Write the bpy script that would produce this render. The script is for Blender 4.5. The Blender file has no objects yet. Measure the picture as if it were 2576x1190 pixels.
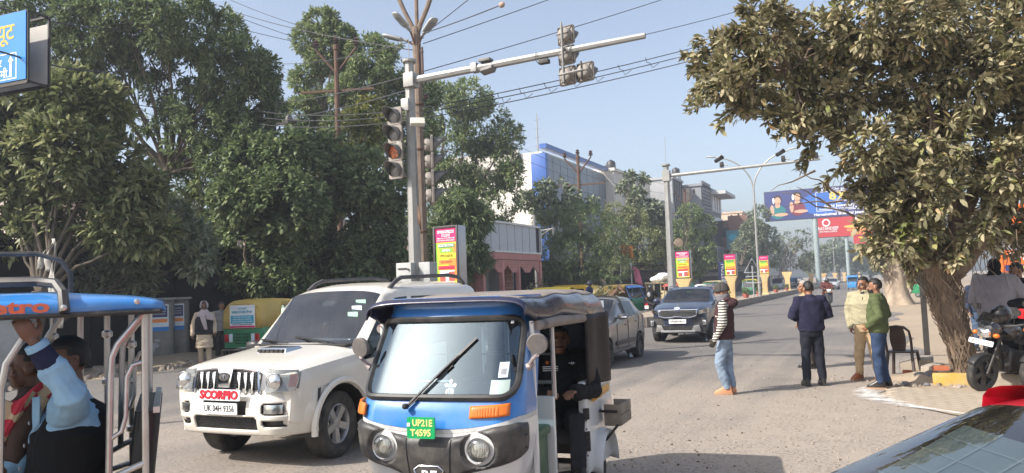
import bpy, bmesh, math, random
import numpy as np
from mathutils import Vector as V, Matrix, noise as mno
R = math.radians
rnd = random.Random(7)
sc = bpy.context.scene
COL = sc.collection

# ---------------------------------------------------------------- camera
CAM_H, YAW, PITCH, ROLL, FPX = 1.8, R(25.1), R(3.82), R(2.2), 1946.0
_r0 = V((math.cos(YAW), math.sin(YAW), 0)); _fh = V((-math.sin(YAW), math.cos(YAW), 0))
CF = _fh*math.cos(PITCH) + V((0, 0, 1))*math.sin(PITCH)
_u0 = _r0.cross(CF)
CR = _r0*math.cos(ROLL) - _u0*math.sin(ROLL)
CU = _u0*math.cos(ROLL) + _r0*math.sin(ROLL)
CPOS = V((0, 0, CAM_H))
cam = bpy.data.cameras.new('camera'); camo = bpy.data.objects.new('camera', cam); COL.objects.link(camo)
cam.sensor_fit = 'HORIZONTAL'; cam.sensor_width = 36; cam.lens = 36*FPX/2576
cam.clip_start = 0.05; cam.clip_end = 3000
m = Matrix((CR, CU, -CF)).transposed().to_4x4(); m.translation = CPOS
camo.matrix_world = m
sc.camera = camo

# ---------------------------------------------------------------- light and sky
SUN_EL = R(40); SUN_DIR = V((-0.664*math.cos(SUN_EL), -0.748*math.cos(SUN_EL), math.sin(SUN_EL)))
w = bpy.data.worlds.new('World'); sc.world = w; w.use_nodes = True
nt = w.node_tree; nt.nodes.clear()
sky = nt.nodes.new('ShaderNodeTexSky'); sky.sky_type = 'NISHITA'; sky.sun_disc = False
sky.sun_elevation = SUN_EL; sky.sun_rotation = math.atan2(SUN_DIR.x, SUN_DIR.y)
sky.air_density = 1.0; sky.dust_density = 3.4; sky.ozone_density = 2.2; sky.altitude = 200
bg = nt.nodes.new('ShaderNodeBackground'); bg.inputs['Strength'].default_value = 0.14
wo = nt.nodes.new('ShaderNodeOutputWorld')
hs0 = nt.nodes.new('ShaderNodeHueSaturation'); hs0.inputs['Saturation'].default_value = .74; nt.links.new(sky.outputs[0], hs0.inputs['Color']); nt.links.new(hs0.outputs[0], bg.inputs[0]); nt.links.new(bg.outputs[0], wo.inputs[0])
sun = bpy.data.lights.new('sun', 'SUN'); suno = bpy.data.objects.new('sun', sun); COL.objects.link(suno)
sun.energy = 4.2; sun.angle = R(0.6); sun.color = (1.0, 0.945, 0.87)
suno.rotation_euler = SUN_DIR.to_track_quat('Z', 'Y').to_euler(); suno.location = (-40, -40, 60)
sc.view_settings.view_transform = 'Standard'; sc.view_settings.look = 'None'
sc.view_settings.exposure = 0.75; sc.view_settings.gamma = 1.0; sc.view_settings.use_curve_mapping = False
sc.cycles.use_denoising = True
sc.cycles.max_bounces = 6; sc.cycles.diffuse_bounces = 3; sc.cycles.glossy_bounces = 3
sc.cycles.transparent_max_bounces = 12; sc.cycles.transmission_bounces = 4; sc.cycles.volume_bounces = 0
sc.cycles.sample_clamp_indirect = 4

# ---------------------------------------------------------------- helpers
def ray(u, v):
    return (CF + CR*((u-1288)/FPX) + CU*(-(v-595)/FPX))
def G(u, v, z=0.0):
    d = ray(u, v); t = (z-CAM_H)/d.z
    return CPOS + d*t
def D(u, v, dep):
    return CPOS + ray(u, v)*dep
def GX(u, dep):
    p = D(u, 700, dep); return V((p.x, p.y, 0))

def Mx(loc=(0, 0, 0), rx=0, ry=0, rz=0, s=None):
    mm = Matrix.Translation(V(loc)) @ Matrix.Rotation(rz, 4, 'Z') @ Matrix.Rotation(ry, 4, 'Y') @ Matrix.Rotation(rx, 4, 'X')
    if s is not None:
        mm = mm @ Matrix.Diagonal(V((s[0], s[1], s[2], 1)))
    return mm

class MB:
    def __init__(s): s.v = []; s.f = []
    def add(s, vs, fs, M=None):
        o = len(s.v)
        s.v += [tuple(M @ V(p)) for p in vs] if M is not None else [tuple(p) for p in vs]
        s.f += [tuple(i+o for i in f) for f in fs]; return s
    def box(s, c, d, M=None, rz=0):
        x, y, z = d[0]/2, d[1]/2, d[2]/2
        vs = [(-x,-y,-z),(x,-y,-z),(x,y,-z),(-x,y,-z),(-x,-y,z),(x,-y,z),(x,y,z),(-x,y,z)]
        fs = [(0,3,2,1),(4,5,6,7),(0,1,5,4),(1,2,6,5),(2,3,7,6),(3,0,4,7)]
        L = Mx(c, rz=rz)
        return s.add(vs, fs, M @ L if M is not None else L)
    def hexa(s, p):   # eight corners: bottom four, top four
        return s.add(p, [(0,3,2,1),(4,5,6,7),(0,1,5,4),(1,2,6,5),(2,3,7,6),(3,0,4,7)])
    def loft(s, rings, close=True, caps=True, M=None):
        n = len(rings[0]); vs = [p for r in rings for p in r]; fs = []
        for i in range(len(rings)-1):
            for j in range(n if close else n-1):
                a, b = i*n+j, i*n+(j+1) % n
                fs.append((a, b, b+n, a+n))
        if caps and close:
            fs.append(tuple(range(n-1, -1, -1))); k = (len(rings)-1)*n; fs.append(tuple(range(k, k+n)))
        return s.add(vs, fs, M)
    def tube(s, pts, r, n=8, caps=True, M=None, round_=False):
        pts = [V(p) for p in pts]; k = len(pts)
        rr = [r]*k if not hasattr(r, '__len__') else list(r)
        if round_:
            a = (pts[0]-pts[1]).normalized(); b = (pts[-1]-pts[-2]).normalized()
            pts = [pts[0]+a*rr[0]*.92, pts[0]+a*rr[0]*.6] + pts + [pts[-1]+b*rr[-1]*.6, pts[-1]+b*rr[-1]*.92]
            rr = [rr[0]*.35, rr[0]*.78] + rr + [rr[-1]*.78, rr[-1]*.35]; k = len(pts)
        tg = []
        for i in range(k):
            t = pts[min(i+1, k-1)] - pts[max(i-1, 0)]
            tg.append(t.normalized() if t.length > 1e-9 else V((0, 0, 1)))
        a = V((0, 0, 1)) if abs(tg[0].z) < .9 else V((1, 0, 0))
        nx = tg[0].cross(a).normalized(); rings = []
        for i in range(k):
            if i:
                q = tg[i-1].rotation_difference(tg[i]); nx = (q @ nx)
                nx = (nx - tg[i]*nx.dot(tg[i])).normalized()
            ny = tg[i].cross(nx)
            rings.append([pts[i] + nx*(rr[i]*math.cos(6.28318*j/n)) + ny*(rr[i]*math.sin(6.28318*j/n)) for j in range(n)])
        return s.loft(rings, True, caps, M)
    def lathe(s, prof, n=24, M=None, caps=True):
        rings = [[(r*math.cos(6.28318*j/n), r*math.sin(6.28318*j/n), z) for j in range(n)] for r, z in prof]
        return s.loft(rings, True, caps, M)
    def prism(s, poly, h, M=None, z0=0):
        return s.loft([[(x, y, z0) for x, y in poly], [(x, y, z0+h) for x, y in poly]], True, True, M)
    def ell(s, c, r, n=14, m=9, M=None):
        r = (r, r, r) if not hasattr(r, '__len__') else r
        vs = [(c[0], c[1], c[2]-r[2])]
        for i in range(1, m):
            p = math.pi*i/m - math.pi/2
            for j in range(n):
                a = 6.28318*j/n
                vs.append((c[0]+r[0]*math.cos(p)*math.cos(a), c[1]+r[1]*math.cos(p)*math.sin(a), c[2]+r[2]*math.sin(p)))
        vs.append((c[0], c[1], c[2]+r[2])); fs = []; last = len(vs)-1
        for j in range(n):
            fs.append((0, 1+(j+1) % n, 1+j)); b = 1+(m-2)*n
            fs.append((last, b+j, b+(j+1) % n))
        for i in range(m-2):
            for j in range(n):
                a, b = 1+i*n+j, 1+i*n+(j+1) % n
                fs.append((a, b, b+n, a+n))
        return s.add(vs, fs, M)
    def grid(s, fn, nu, nv, keep=None, M=None):
        vs = [fn(i/nu, j/nv) for i in range(nu+1) for j in range(nv+1)]; fs = []
        for i in range(nu):
            for j in range(nv):
                if keep is None or keep((i+.5)/nu, (j+.5)/nv):
                    a = i*(nv+1)+j; fs.append((a, a+nv+1, a+nv+2, a+1))
        return s.add(vs, fs, M)
    def quad(s, a, b, c, d, M=None): return s.add([a, b, c, d], [(0, 1, 2, 3)], M)
    def build(s, name, mat, parent=None, smooth=35, bevel=0, seg=2, solid=0, norm=True, label=None, kind=None):
        me = bpy.data.meshes.new(name)
        used = sorted({i for f in s.f for i in f}); mp = {o: i for i, o in enumerate(used)}
        me.from_pydata([s.v[i] for i in used], [], [tuple(mp[i] for i in f) for f in s.f])
        if norm or bevel:
            bm = bmesh.new(); bm.from_mesh(me)
            if bevel:
                bmesh.ops.remove_doubles(bm, verts=bm.verts, dist=1e-5)
                es = [e for e in bm.edges if len(e.link_faces) == 2 and e.calc_face_angle(0) > R(28)]
                bmesh.ops.bevel(bm, geom=es, offset=bevel, segments=seg, affect='EDGES', profile=.6, clamp_overlap=True)
            bmesh.ops.recalc_face_normals(bm, faces=bm.faces); bm.to_mesh(me); bm.free()
        if smooth:
            me.shade_smooth(); me.set_sharp_from_angle(angle=R(smooth))
        return link(name, me, mat, parent, label, kind, solid)

def link(name, me, mat, parent=None, label=None, kind=None, solid=0):
    o = bpy.data.objects.new(name, me); COL.objects.link(o)
    if mat is not None and len(me.materials) == 0: me.materials.append(mat)
    if parent is not None: o.parent = parent
    if label: o['label'] = label
    if kind: o['kind'] = kind
    if solid:
        md = o.modifiers.new('solid', 'SOLIDIFY'); md.thickness = solid; md.offset = -1
    return o
def thing(name, label, cat, loc=(0, 0, 0), rz=0, group=None, rx=0, ry=0):
    o = bpy.data.objects.new(name, None); COL.objects.link(o); o.empty_display_size = .2
    o.location = loc; o.rotation_euler = (rx, ry, rz)
    return tag(o, label, cat, group)
def tag(o, label=None, cat=None, group=None, kind=None):
    for k, x in (('label', label), ('category', cat), ('group', group), ('kind', kind)):
        if x: o[k] = x
    return o
def dup(root, loc, rz=0, label=None, scale=None):
    kids = {}
    for o in bpy.data.objects:
        if o.parent is not None: kids.setdefault(o.parent.name, []).append(o)
    r = root.copy(); COL.objects.link(r); r.location = loc; r.rotation_euler = (0, 0, rz)
    if label: r['label'] = label
    if scale: r.scale = (scale,)*3
    for ch in kids.get(root.name, []):
        c = ch.copy(); COL.objects.link(c); c.parent = r
        for g in kids.get(ch.name, []):
            d = g.copy(); COL.objects.link(d); d.parent = c
    return r

# ---------------------------------------------------------------- materials
def nd(nt, t, **kw):
    n = nt.nodes.new(t)
    for k, x in kw.items():
        if k in n.inputs: n.inputs[k].default_value = x
        else: setattr(n, k, x)
    return n
_mats = {}
def pm(name, c, rough=.6, metal=0., var=.12, sc_=5., bump=0., bs=60., coat=0., dust=0., dustc=(.36, .31, .25), spec=.5, rv=.1):
    """procedural surface: base colour with noise wear, optional dust patches, fine relief"""
    if name in _mats: return _mats[name]
    m = bpy.data.materials.new(name); m.use_nodes = True; nt = m.node_tree; L = nt.links
    b = nt.nodes['Principled BSDF']
    b.inputs['Metallic'].default_value = metal; b.inputs['Specular IOR Level'].default_value = spec
    b.inputs['Coat Weight'].default_value = coat; b.inputs['Coat Roughness'].default_value = .08
    tc = nd(nt, 'ShaderNodeTexCoord')
    n1 = nd(nt, 'ShaderNodeTexNoise', Scale=sc_, Detail=5.0, Roughness=.6); L.new(tc.outputs['Object'], n1.inputs['Vector'])
    rp = nd(nt, 'ShaderNodeValToRGB'); e = rp.color_ramp.elements
    e[0].position = .3; e[1].position = .72
    e[0].color = tuple(x*(1-var) for x in c)+(1,); e[1].color = tuple(min(1, x*(1+var)) for x in c)+(1,)
    L.new(n1.outputs['Fac'], rp.inputs[0]); out = rp.outputs[0]
    if dust:
        n3 = nd(nt, 'ShaderNodeTexNoise', Scale=sc_*.6+.8, Detail=7.0, Roughness=.7); L.new(tc.outputs['Object'], n3.inputs['Vector'])
        mr = nd(nt, 'ShaderNodeMapRange'); mr.inputs[1].default_value = .42; mr.inputs[2].default_value = .75; mr.inputs[4].default_value = dust
        L.new(n3.outputs['Fac'], mr.inputs[0])
        mx = nd(nt, 'ShaderNodeMix', data_type='RGBA'); mx.inputs[7].default_value = dustc+(1,)
        L.new(mr.outputs[0], mx.inputs[0]); L.new(out, mx.inputs[6]); out = mx.outputs[2]
    L.new(out, b.inputs['Base Color'])
    r2 = nd(nt, 'ShaderNodeMapRange'); r2.inputs[3].default_value = max(.02, rough-rv); r2.inputs[4].default_value = min(1, rough+rv)
    L.new(n1.outputs['Fac'], r2.inputs[0]); L.new(r2.outputs[0], b.inputs['Roughness'])
    if bump:
        n2 = nd(nt, 'ShaderNodeTexNoise', Scale=bs, Detail=4.0); L.new(tc.outputs['Object'], n2.inputs['Vector'])
        bp = nd(nt, 'ShaderNodeBump', Strength=bump, Distance=.01); L.new(n2.outputs['Fac'], bp.inputs['Height']); L.new(bp.outputs[0], b.inputs['Normal'])
    _mats[name] = m; return m
def glass(name, tint=(.55, .62, .62), refl=.0, rough=.02, dust=.06, gc=(.95, .97, 1), ior=1.55):
    if name in _mats: return _mats[name]
    m = bpy.data.materials.new(name); m.use_nodes = True; nt = m.node_tree; L = nt.links; nt.nodes.remove(nt.nodes['Principled BSDF'])
    tr = nd(nt, 'ShaderNodeBsdfTransparent', Color=tint+(1,)); gl = nd(nt, 'ShaderNodeBsdfGlossy', Roughness=rough, Color=gc+(1,))
    fr = nd(nt, 'ShaderNodeFresnel', IOR=ior); mr = nd(nt, 'ShaderNodeMapRange'); mr.inputs[3].default_value = refl
    tc = nd(nt, 'ShaderNodeTexCoord'); n1 = nd(nt, 'ShaderNodeTexNoise', Scale=3.0, Detail=6.0); L.new(tc.outputs['Object'], n1.inputs['Vector'])
    L.new(fr.outputs[0], mr.inputs[0]); mx = nd(nt, 'ShaderNodeMixShader')
    L.new(mr.outputs[0], mx.inputs[0]); L.new(tr.outputs[0], mx.inputs[1]); L.new(gl.outputs[0], mx.inputs[2])
    df = nd(nt, 'ShaderNodeBsdfDiffuse', Color=(.5, .47, .42, 1)); m2 = nd(nt, 'ShaderNodeMixShader')
    r2 = nd(nt, 'ShaderNodeMapRange'); r2.inputs[1].default_value = .4; r2.inputs[2].default_value = .8; r2.inputs[3].default_value = dust*.2; r2.inputs[4].default_value = dust
    L.new(n1.outputs['Fac'], r2.inputs[0]); L.new(r2.outputs[0], m2.inputs[0]); L.new(mx.outputs[0], m2.inputs[1]); L.new(df.outputs[0], m2.inputs[2])
    L.new(m2.outputs[0], nt.nodes['Material Output'].inputs[0]); _mats[name] = m; return m
def leafmat(name, cols, trans=.35, rough=.5):
    if name in _mats: return _mats[name]
    m = bpy.data.materials.new(name); m.use_nodes = True; nt = m.node_tree; L = nt.links; b = nt.nodes['Principled BSDF']
    ge = nd(nt, 'ShaderNodeNewGeometry'); rp = nd(nt, 'ShaderNodeValToRGB'); cr = rp.color_ramp
    while len(cr.elements) < len(cols): cr.elements.new(.5)
    for i, (p, c) in enumerate(cols): cr.elements[i].position = p; cr.elements[i].color = c+(1,)
    oi = nd(nt, 'ShaderNodeObjectInfo'); ad = nd(nt, 'ShaderNodeMath', operation='ADD'); fr = nd(nt, 'ShaderNodeMath', operation='FRACT')
    L.new(ge.outputs['Random Per Island'], ad.inputs[0]); L.new(oi.outputs['Random'], ad.inputs[1]); L.new(ad.outputs[0], fr.inputs[0])
    L.new(fr.outputs[0], rp.inputs[0]); L.new(rp.outputs[0], b.inputs['Base Color'])
    b.inputs['Roughness'].default_value = rough; b.inputs['Specular IOR Level'].default_value = .35
    tl = nd(nt, 'ShaderNodeBsdfTranslucent'); L.new(rp.outputs[0], tl.inputs[0]); mx = nd(nt, 'ShaderNodeMixShader', Fac=trans)
    L.new(b.outputs[0], mx.inputs[1]); L.new(tl.outputs[0], mx.inputs[2]); L.new(mx.outputs[0], nt.nodes['Material Output'].inputs[0])
    _mats[name] = m; return m
def emit(name, c, s):
    m = bpy.data.materials.new(name); m.use_nodes = True; b = m.node_tree.nodes['Principled BSDF']
    b.inputs['Base Color'].default_value = c+(1,); b.inputs['Emission Color'].default_value = c+(1,); b.inputs['Emission Strength'].default_value = s
    return m

# ---------------------------------------------------------------- lettering (converted to meshes in one go at the end)
_txt = []
def txt(s, size, mat, parent, M, name='lettering', align='CENTER', ext=.0012, bold=0., sx=1., space=1., width=None):
    cu = bpy.data.curves.new('f', 'FONT'); cu.body = s; cu.size = size; cu.extrude = ext; cu.offset = bold*size; cu.align_x = align; cu.align_y = 'CENTER'
    cu.resolution_u = 2; cu.space_character = space
    t = bpy.data.objects.new('f', cu); COL.objects.link(t)
    me = bpy.data.meshes.new(name); o = link(name, me, None, parent); o.matrix_local = M @ Matrix.Diagonal(V((sx, 1, 1, 1)))
    _txt.append((t, o, mat, width)); return o
_fin = []; _rs = np.random.RandomState(4)
def finish():
    dg = bpy.context.evaluated_depsgraph_get()
    for t, o, mat, width in _txt:
        me = bpy.data.meshes.new_from_object(t.evaluated_get(dg))
        if width:
            xs = [q.co.x for q in me.vertices]
            if xs:
                wd = max(xs)-min(xs)
                for q in me.vertices: q.co.x *= width/max(wd, 1e-6)
        me.materials.clear(); me.materials.append(mat); o.data = me
    for o, wr, ws in _fin:
        me = bpy.data.meshes.new_from_object(o.evaluated_get(dg)); o.modifiers.clear(); o.data = me
        if wr:
            nv = len(me.vertices); co = np.empty(nv*3, np.float32); no = np.empty(nv*3, np.float32)
            me.vertices.foreach_get('co', co); me.vertex_normals.foreach_get('vector', no); co = co.reshape(-1, 3); no = no.reshape(-1, 3)
            ph = _rs.uniform(0, 6.28, (7, 3)); dr = _rs.normal(0, 1, (7, 3)); dr[:, 2] *= 1.7; fr = ws*np.array([.9, 1.3, 1.9, 2.6, 3.3, 4.2, 5.3]); am = np.array([.5, .45, .4, .32, .26, .2, .14]); t = 0
            wp = co + .03*np.sin(co[:, [1, 2, 0]]*ws*1.7+ph[0])
            for k in range(7): t = t+am[k]*np.sin(wp@dr[k]*fr[k]+ph[k, 0])
            t = t*np.abs(np.sin(wp@dr[0]*ws*.8+ph[1, 1]))**.5
            me.vertices.foreach_set('co', (co+no*(t*wr*.95)[:, None]).ravel()); me.update()
        me.shade_smooth()
    for t, o, mat, width in _txt:
        cu = t.data; bpy.data.objects.remove(t); bpy.data.curves.remove(cu)
def vox(mb, name, mat, parent, size, it=3, wr=0, ws=9., label=None):
    """one continuous skin over overlapping volumes"""
    me = bpy.data.meshes.new(name); me.from_pydata(mb.v, [], mb.f); bm = bmesh.new(); bm.from_mesh(me)
    bmesh.ops.recalc_face_normals(bm, faces=bm.faces); bm.to_mesh(me); bm.free()
    o = link(name, me, mat, parent, label)
    r = o.modifiers.new('r', 'REMESH'); r.mode = 'VOXEL'; r.voxel_size = size; r.use_smooth_shade = True
    if it:
        s = o.modifiers.new('s', 'SMOOTH'); s.iterations = it; s.factor = .5
    _fin.append((o, wr, ws)); return o
# ================================================================ ground, roads, median
def ground_mat(name, base, dusty, chip, mode):
    m = bpy.data.materials.new(name); m.use_nodes = True; nt = m.node_tree; L = nt.links; b = nt.nodes['Principled BSDF']
    tc = nd(nt, 'ShaderNodeTexCoord'); co = tc.outputs['Object']
    nb = nd(nt, 'ShaderNodeTexNoise', Scale=.22, Detail=8.0, Roughness=.62); L.new(co, nb.inputs['Vector'])
    nm_ = nd(nt, 'ShaderNodeTexNoise', Scale=2.3, Detail=8.0, Roughness=.7); L.new(co, nm_.inputs['Vector'])
    nf = nd(nt, 'ShaderNodeTexNoise', Scale=70.0, Detail=3.0, Roughness=.7); L.new(co, nf.inputs['Vector'])
    st = nd(nt, 'ShaderNodeMapping'); st.inputs['Scale'].default_value = (1.0, .03, 1); L.new(co, st.inputs['Vector'])
    ns = nd(nt, 'ShaderNodeTexNoise', Scale=1.6, Detail=5.0); L.new(st.outputs[0], ns.inputs['Vector'])
    vo = nd(nt, 'ShaderNodeTexVoronoi', Scale=46.0, feature='DISTANCE_TO_EDGE'); L.new(co, vo.inputs['Vector'])
    sx = nd(nt, 'ShaderNodeSeparateXYZ'); L.new(co, sx.inputs[0])
    def mth(op, a, b_=None, c=None):
        n = nd(nt, 'ShaderNodeMath', operation=op)
        for i, x in enumerate((a, b_, c)):
            if x is None: continue
            if hasattr(x, 'links'): L.new(x, n.inputs[i])
            else: n.inputs[i].default_value = x
        return n.outputs[0]
    def mapr(x, a, b_, c=0., d=1.):
        n = nd(nt, 'ShaderNodeMapRange'); n.interpolation_type = 'SMOOTHSTEP'; L.new(x, n.inputs[0])
        for i, q in enumerate((a, b_, c, d)): n.inputs[i+1].default_value = q
        return n.outputs[0]
    def mix(f, a, b_):
        n = nd(nt, 'ShaderNodeMix', data_type='RGBA')
        L.new(f, n.inputs[0])
        for i, x in ((6, a), (7, b_)):
            if hasattr(x, 'links'): L.new(x, n.inputs[i])
            else: n.inputs[i].default_value = x+(1,)
        return n.outputs[2]
    if mode == 'road':   # dust gathers in the open crossing and along the right edge; clean wheel tracks further on
        far = mapr(sx.outputs[1], 9.0, 22.0, 1.0, .0); near_r = mapr(sx.outputs[0], -4.5, .6, 0, .55); lft = mapr(sx.outputs[0], -11.0, -6.5, -.75, 0)
        d = mth('ADD', far, near_r); d = mth('ADD', d, lft)
        d = mth('ADD', d, mapr(nb.outputs[0], .3, .7, -.42, .25)); d = mth('ADD', d, mapr(ns.outputs[0], .35, .65, -.26, .2))
        d = mth('MULTIPLY', d, mapr(nm_.outputs[0], .25, .7, .72, 1.1)); d = mapr(d, 0., 1.15)
    else:
        d = mapr(nb.outputs[0], .25, .75)
    col = mix(d, base, dusty)
    col = mix(mapr(nf.outputs[0], .3, .75, 0, .5), col, tuple(x*.62 for x in dusty))
    col = mix(mapr(nm_.outputs[0], .55, .8, 0, .35), col, tuple(min(1, x*1.25) for x in dusty))
    nz = nd(nt, 'ShaderNodeTexNoise', Scale=.75, Detail=6.0, Roughness=.7, Distortion=.8); L.new(co, nz.inputs['Vector']); col = mix(mapr(nz.outputs[0], .60, .72, 0, .38 if mode == 'road' else .2), col, (.12, .11, .10))
    gap = mapr(vo.outputs['Distance'], .02, .16, 1.0, 0.0)
    gap = mth('MULTIPLY', gap, mapr(nm_.outputs[0], .35, .6, chip*.2, chip))
    nw = nd(nt, 'ShaderNodeTexNoise', Scale=24.0, Detail=4.0); L.new(co, nw.inputs['Vector'])
    gap = mth('MULTIPLY', gap, mapr(nw.outputs[0], .46, .60))
    col = mix(gap, col, (.10, .085, .07))
    L.new(col, b.inputs['Base Color']); b.inputs['Roughness'].default_value = .9; b.inputs['Specular IOR Level'].default_value = .25
    h = mth('SUBTRACT', mth('MULTIPLY', nf.outputs[0], .6), gap)
    h = mth('ADD', h, mth('MULTIPLY', nm_.outputs[0], .25))
    bp = nd(nt, 'ShaderNodeBump', Strength=.8, Distance=.008); L.new(h, bp.inputs['Height']); L.new(bp.outputs[0], b.inputs['Normal'])
    return m
M_ROAD = ground_mat('worn_asphalt', (.165, .157, .150), (.37, .315, .26), .8, 'road')
M_DIRT = ground_mat('dry_earth', (.33, .26, .185), (.42, .335, .24), .3, 'dirt')
M_PAVE = pm('paver_concrete', (.33, .275, .21), .9, var=.12, sc_=3, bump=.4, bs=90, dust=1., dustc=(.39, .325, .245))

def sheet(name, pts, z, mat):
    bm = bmesh.new(); vs = [bm.verts.new((x, y, z)) for x, y in pts]; bm.faces.new(vs)
    me = bpy.data.meshes.new(name); bm.to_mesh(me); bm.free()
    return link(name, me, mat, kind='structure')
sheet('ground', [(-900, -300), (900, -300), (900, 1900), (-900, 1900)], -.012, M_DIRT)
redge = [(.45+.35*math.sin(y*.37)+.25*math.sin(y*1.3+1), y) for y in np.arange(13.2, 120, 1.1)] + [(.6, 900)]
sheet('road', [(-60, -40), (60, -40), (60, 2), (9, 5.5), (5.8, 7.6), (.75, 11.2), (.1, 12.2), (-.1, 13)] + redge + [(-17, 900), (-17, 13), (-18, 9), (-24, 4), (-60, 1)], 0, M_ROAD)

# paving-block apron in front of the tree, each block a piece of its own
pav = sheet('paving', [(.1, 12.2), (.75, 11.2), (5.8, 7.6), (9, 5.5), (9, 14.1), (.9, 14.1), (.2, 13.6)], .0125, M_DIRT)
b = MB(); b.hexa([(-.107, -.07, 0), (.107, -.07, 0), (.107, .07, 0), (-.107, .07, 0), (-.1, -.063, .012), (.1, -.063, .012), (.1, .063, .012), (-.1, .063, .012)])
bo = b.build('paving_block', M_PAVE, pav, smooth=0); n = 0
ang = R(-36); ca, sa = math.cos(ang), math.sin(ang)
cells = []
for i in range(-20, 60):
    for j in range(-30, 40):
        x0, y0 = i*.222 + (.111 if j % 2 else 0), j*.147
        x, y = .7+x0*ca-y0*sa, 11.4+x0*sa+y0*ca
        e = 11.2-(x-.75)*.713
        if x > .1 and y > e+.1 and y < 13.75-.04*x and x < 5 and (x-.1)*.9+(y-12.2)*.9 > .1:
            cells.append((x, y))
cells.sort(key=lambda q: math.hypot(q[0]-.6, q[1]-11.3))
for k, (x, y) in enumerate(cells[:330]):
    z = .0028 + rnd.uniform(-.002, .0015)
    if k < 300:
        o = bo if k == 0 else bpy.data.objects.new('paving_block', bo.data)
        if k: COL.objects.link(o); o.parent = pav
        o.location = (x, y, z); o.rotation_euler = (rnd.gauss(0, .006), rnd.gauss(0, .006), ang+rnd.gauss(0, .01))
# the rest of the blocks, past the limit, joined
b = MB()
for x, y in cells[300:]:
    q = Mx((x, y, .003+rnd.uniform(-.002, .003)), rz=ang)
    b.add([(-.107, -.07, 0), (.107, -.07, 0), (.107, .07, 0), (-.107, .07, 0), (-.1, -.063, .012), (.1, -.063, .012), (.1, .063, .012), (-.1, .063, .012)], [(4,5,6,7),(0,1,5,4),(1,2,6,5),(2,3,7,6),(3,0,4,7)], q)
if b.v: b.build('paving_block_field', M_PAVE, pav, smooth=0, kind='stuff')

# scattered white lime powder along the edge of the paving
M_LIME = bpy.data.materials.new('lime_powder'); M_LIME.use_nodes = True; nt = M_LIME.node_tree; L = nt.links
tc = nd(nt, 'ShaderNodeTexCoord'); no = nd(nt, 'ShaderNodeTexNoise', Scale=5.0, Detail=8.0, Roughness=.75); L.new(tc.outputs['Object'], no.inputs['Vector'])
uvn = nd(nt, 'ShaderNodeAttribute', attribute_name='edge'); ml = nd(nt, 'ShaderNodeMath', operation='MULTIPLY_ADD'); ml.inputs[1].default_value = 1.1
ml.inputs[2].default_value = -.12; L.new(uvn.outputs['Fac'], ml.inputs[0]); mu = nd(nt, 'ShaderNodeMath', operation='MULTIPLY'); L.new(ml.outputs[0], mu.inputs[0])
mr = nd(nt, 'ShaderNodeMapRange'); mr.inputs[1].default_value = .36; mr.inputs[2].default_value = .6; L.new(no.outputs['Fac'], mr.inputs[0]); L.new(mr.outputs[0], mu.inputs[1])
tr = nd(nt, 'ShaderNodeBsdfTransparent'); mx = nd(nt, 'ShaderNodeMixShader'); pb = nt.nodes['Principled BSDF']
pb.inputs['Base Color'].default_value = (.8, .78, .74, 1); pb.inputs['Roughness'].default_value = 1
L.new(mu.outputs[0], mx.inputs[0]); L.new(tr.outputs[0], mx.inputs[1]); L.new(pb.outputs[0], mx.inputs[2]); L.new(mx.outputs[0], nt.nodes['Material Output'].inputs[0])
path = [(-.28, 13.75, .05), (-.3, 13.3, .2), (-.2, 12.75, .34), (-.05, 12.3, .3), (.25, 11.85, .2), (.55, 11.55, .12), (.85, 11.28, .09), (1.2, 11.02, .07), (1.7, 10.7, .05)]
vs, fs, ed = [], [], []
for i, (x, y, wd) in enumerate(path):
    a = path[max(0, i-1)]; c = path[min(len(path)-1, i+1)]; t = V((c[0]-a[0], c[1]-a[1])).normalized(); nn = V((-t.y, t.x))
    for k in range(5):
        s = (k-2)/2; vs.append((x+nn.x*s*wd, y+nn.y*s*wd, .021)); ed.append((1-abs(s))*(0 if i in (0, len(path)-1) else 1))
for i in range(len(path)-1):
    for k in range(4): a = i*5+k; fs.append((a, a+1, a+6, a+5))
me = bpy.data.meshes.new('lime_powder'); me.from_pydata(vs, [], fs); at = me.attributes.new('edge', 'FLOAT', 'POINT'); at.data.foreach_set('value', ed)
tag(link('lime_powder', me, M_LIME), 'white lime powder strewn in a curve on the edge of the paving', 'powder', kind='stuff')

# loose chippings and rubble on the ground
def stones(name, n, gen, mat, label):
    vs, fs = [], []
    for _ in range(n):
        x, y, r = gen(); o = len(vs); a = rnd.random()*6.28
        for k in range(5):
            t = a+k*1.2566+rnd.uniform(-.3, .3); q = r*rnd.uniform(.7, 1.2); vs.append((x+q*math.cos(t), y+q*math.sin(t), 0))
        for k in range(4):
            t = a+.5+k*1.57; q = r*rnd.uniform(.35, .75); vs.append((x+q*math.cos(t), y+q*math.sin(t), r*rnd.uniform(.5, .9)))
        fs += [(o, o+1, o+5), (o+1, o+2, o+6, o+5), (o+2, o+3, o+7, o+6), (o+3, o+4, o+8, o+7), (o+4, o, o+5, o+8), (o+5, o+6, o+7, o+8)]
    me = bpy.data.meshes.new(name); me.from_pydata(vs, [], fs); return tag(link(name, me, mat), label, name.replace('_', ' '), kind='stuff')
M_STONE = pm('stone_chips', (.30, .25, .20), .9, var=.35, sc_=9, bump=.4)
def _g1():
    d = 3.2/max(.06, rnd.random()**.8+.05); u = rnd.uniform(1400, 2500); p = D(u, 700, min(d+3, 30)); return p.x, p.y, rnd.uniform(.004, .016)
stones('gravel', 2600, _g1, M_STONE, 'loose stone chips and grit scattered over the worn road')
def _g2():
    y = rnd.uniform(8, 34); return rnd.uniform(-19.4, -17.0), y, abs(rnd.gauss(.05, .06))+.02
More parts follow.
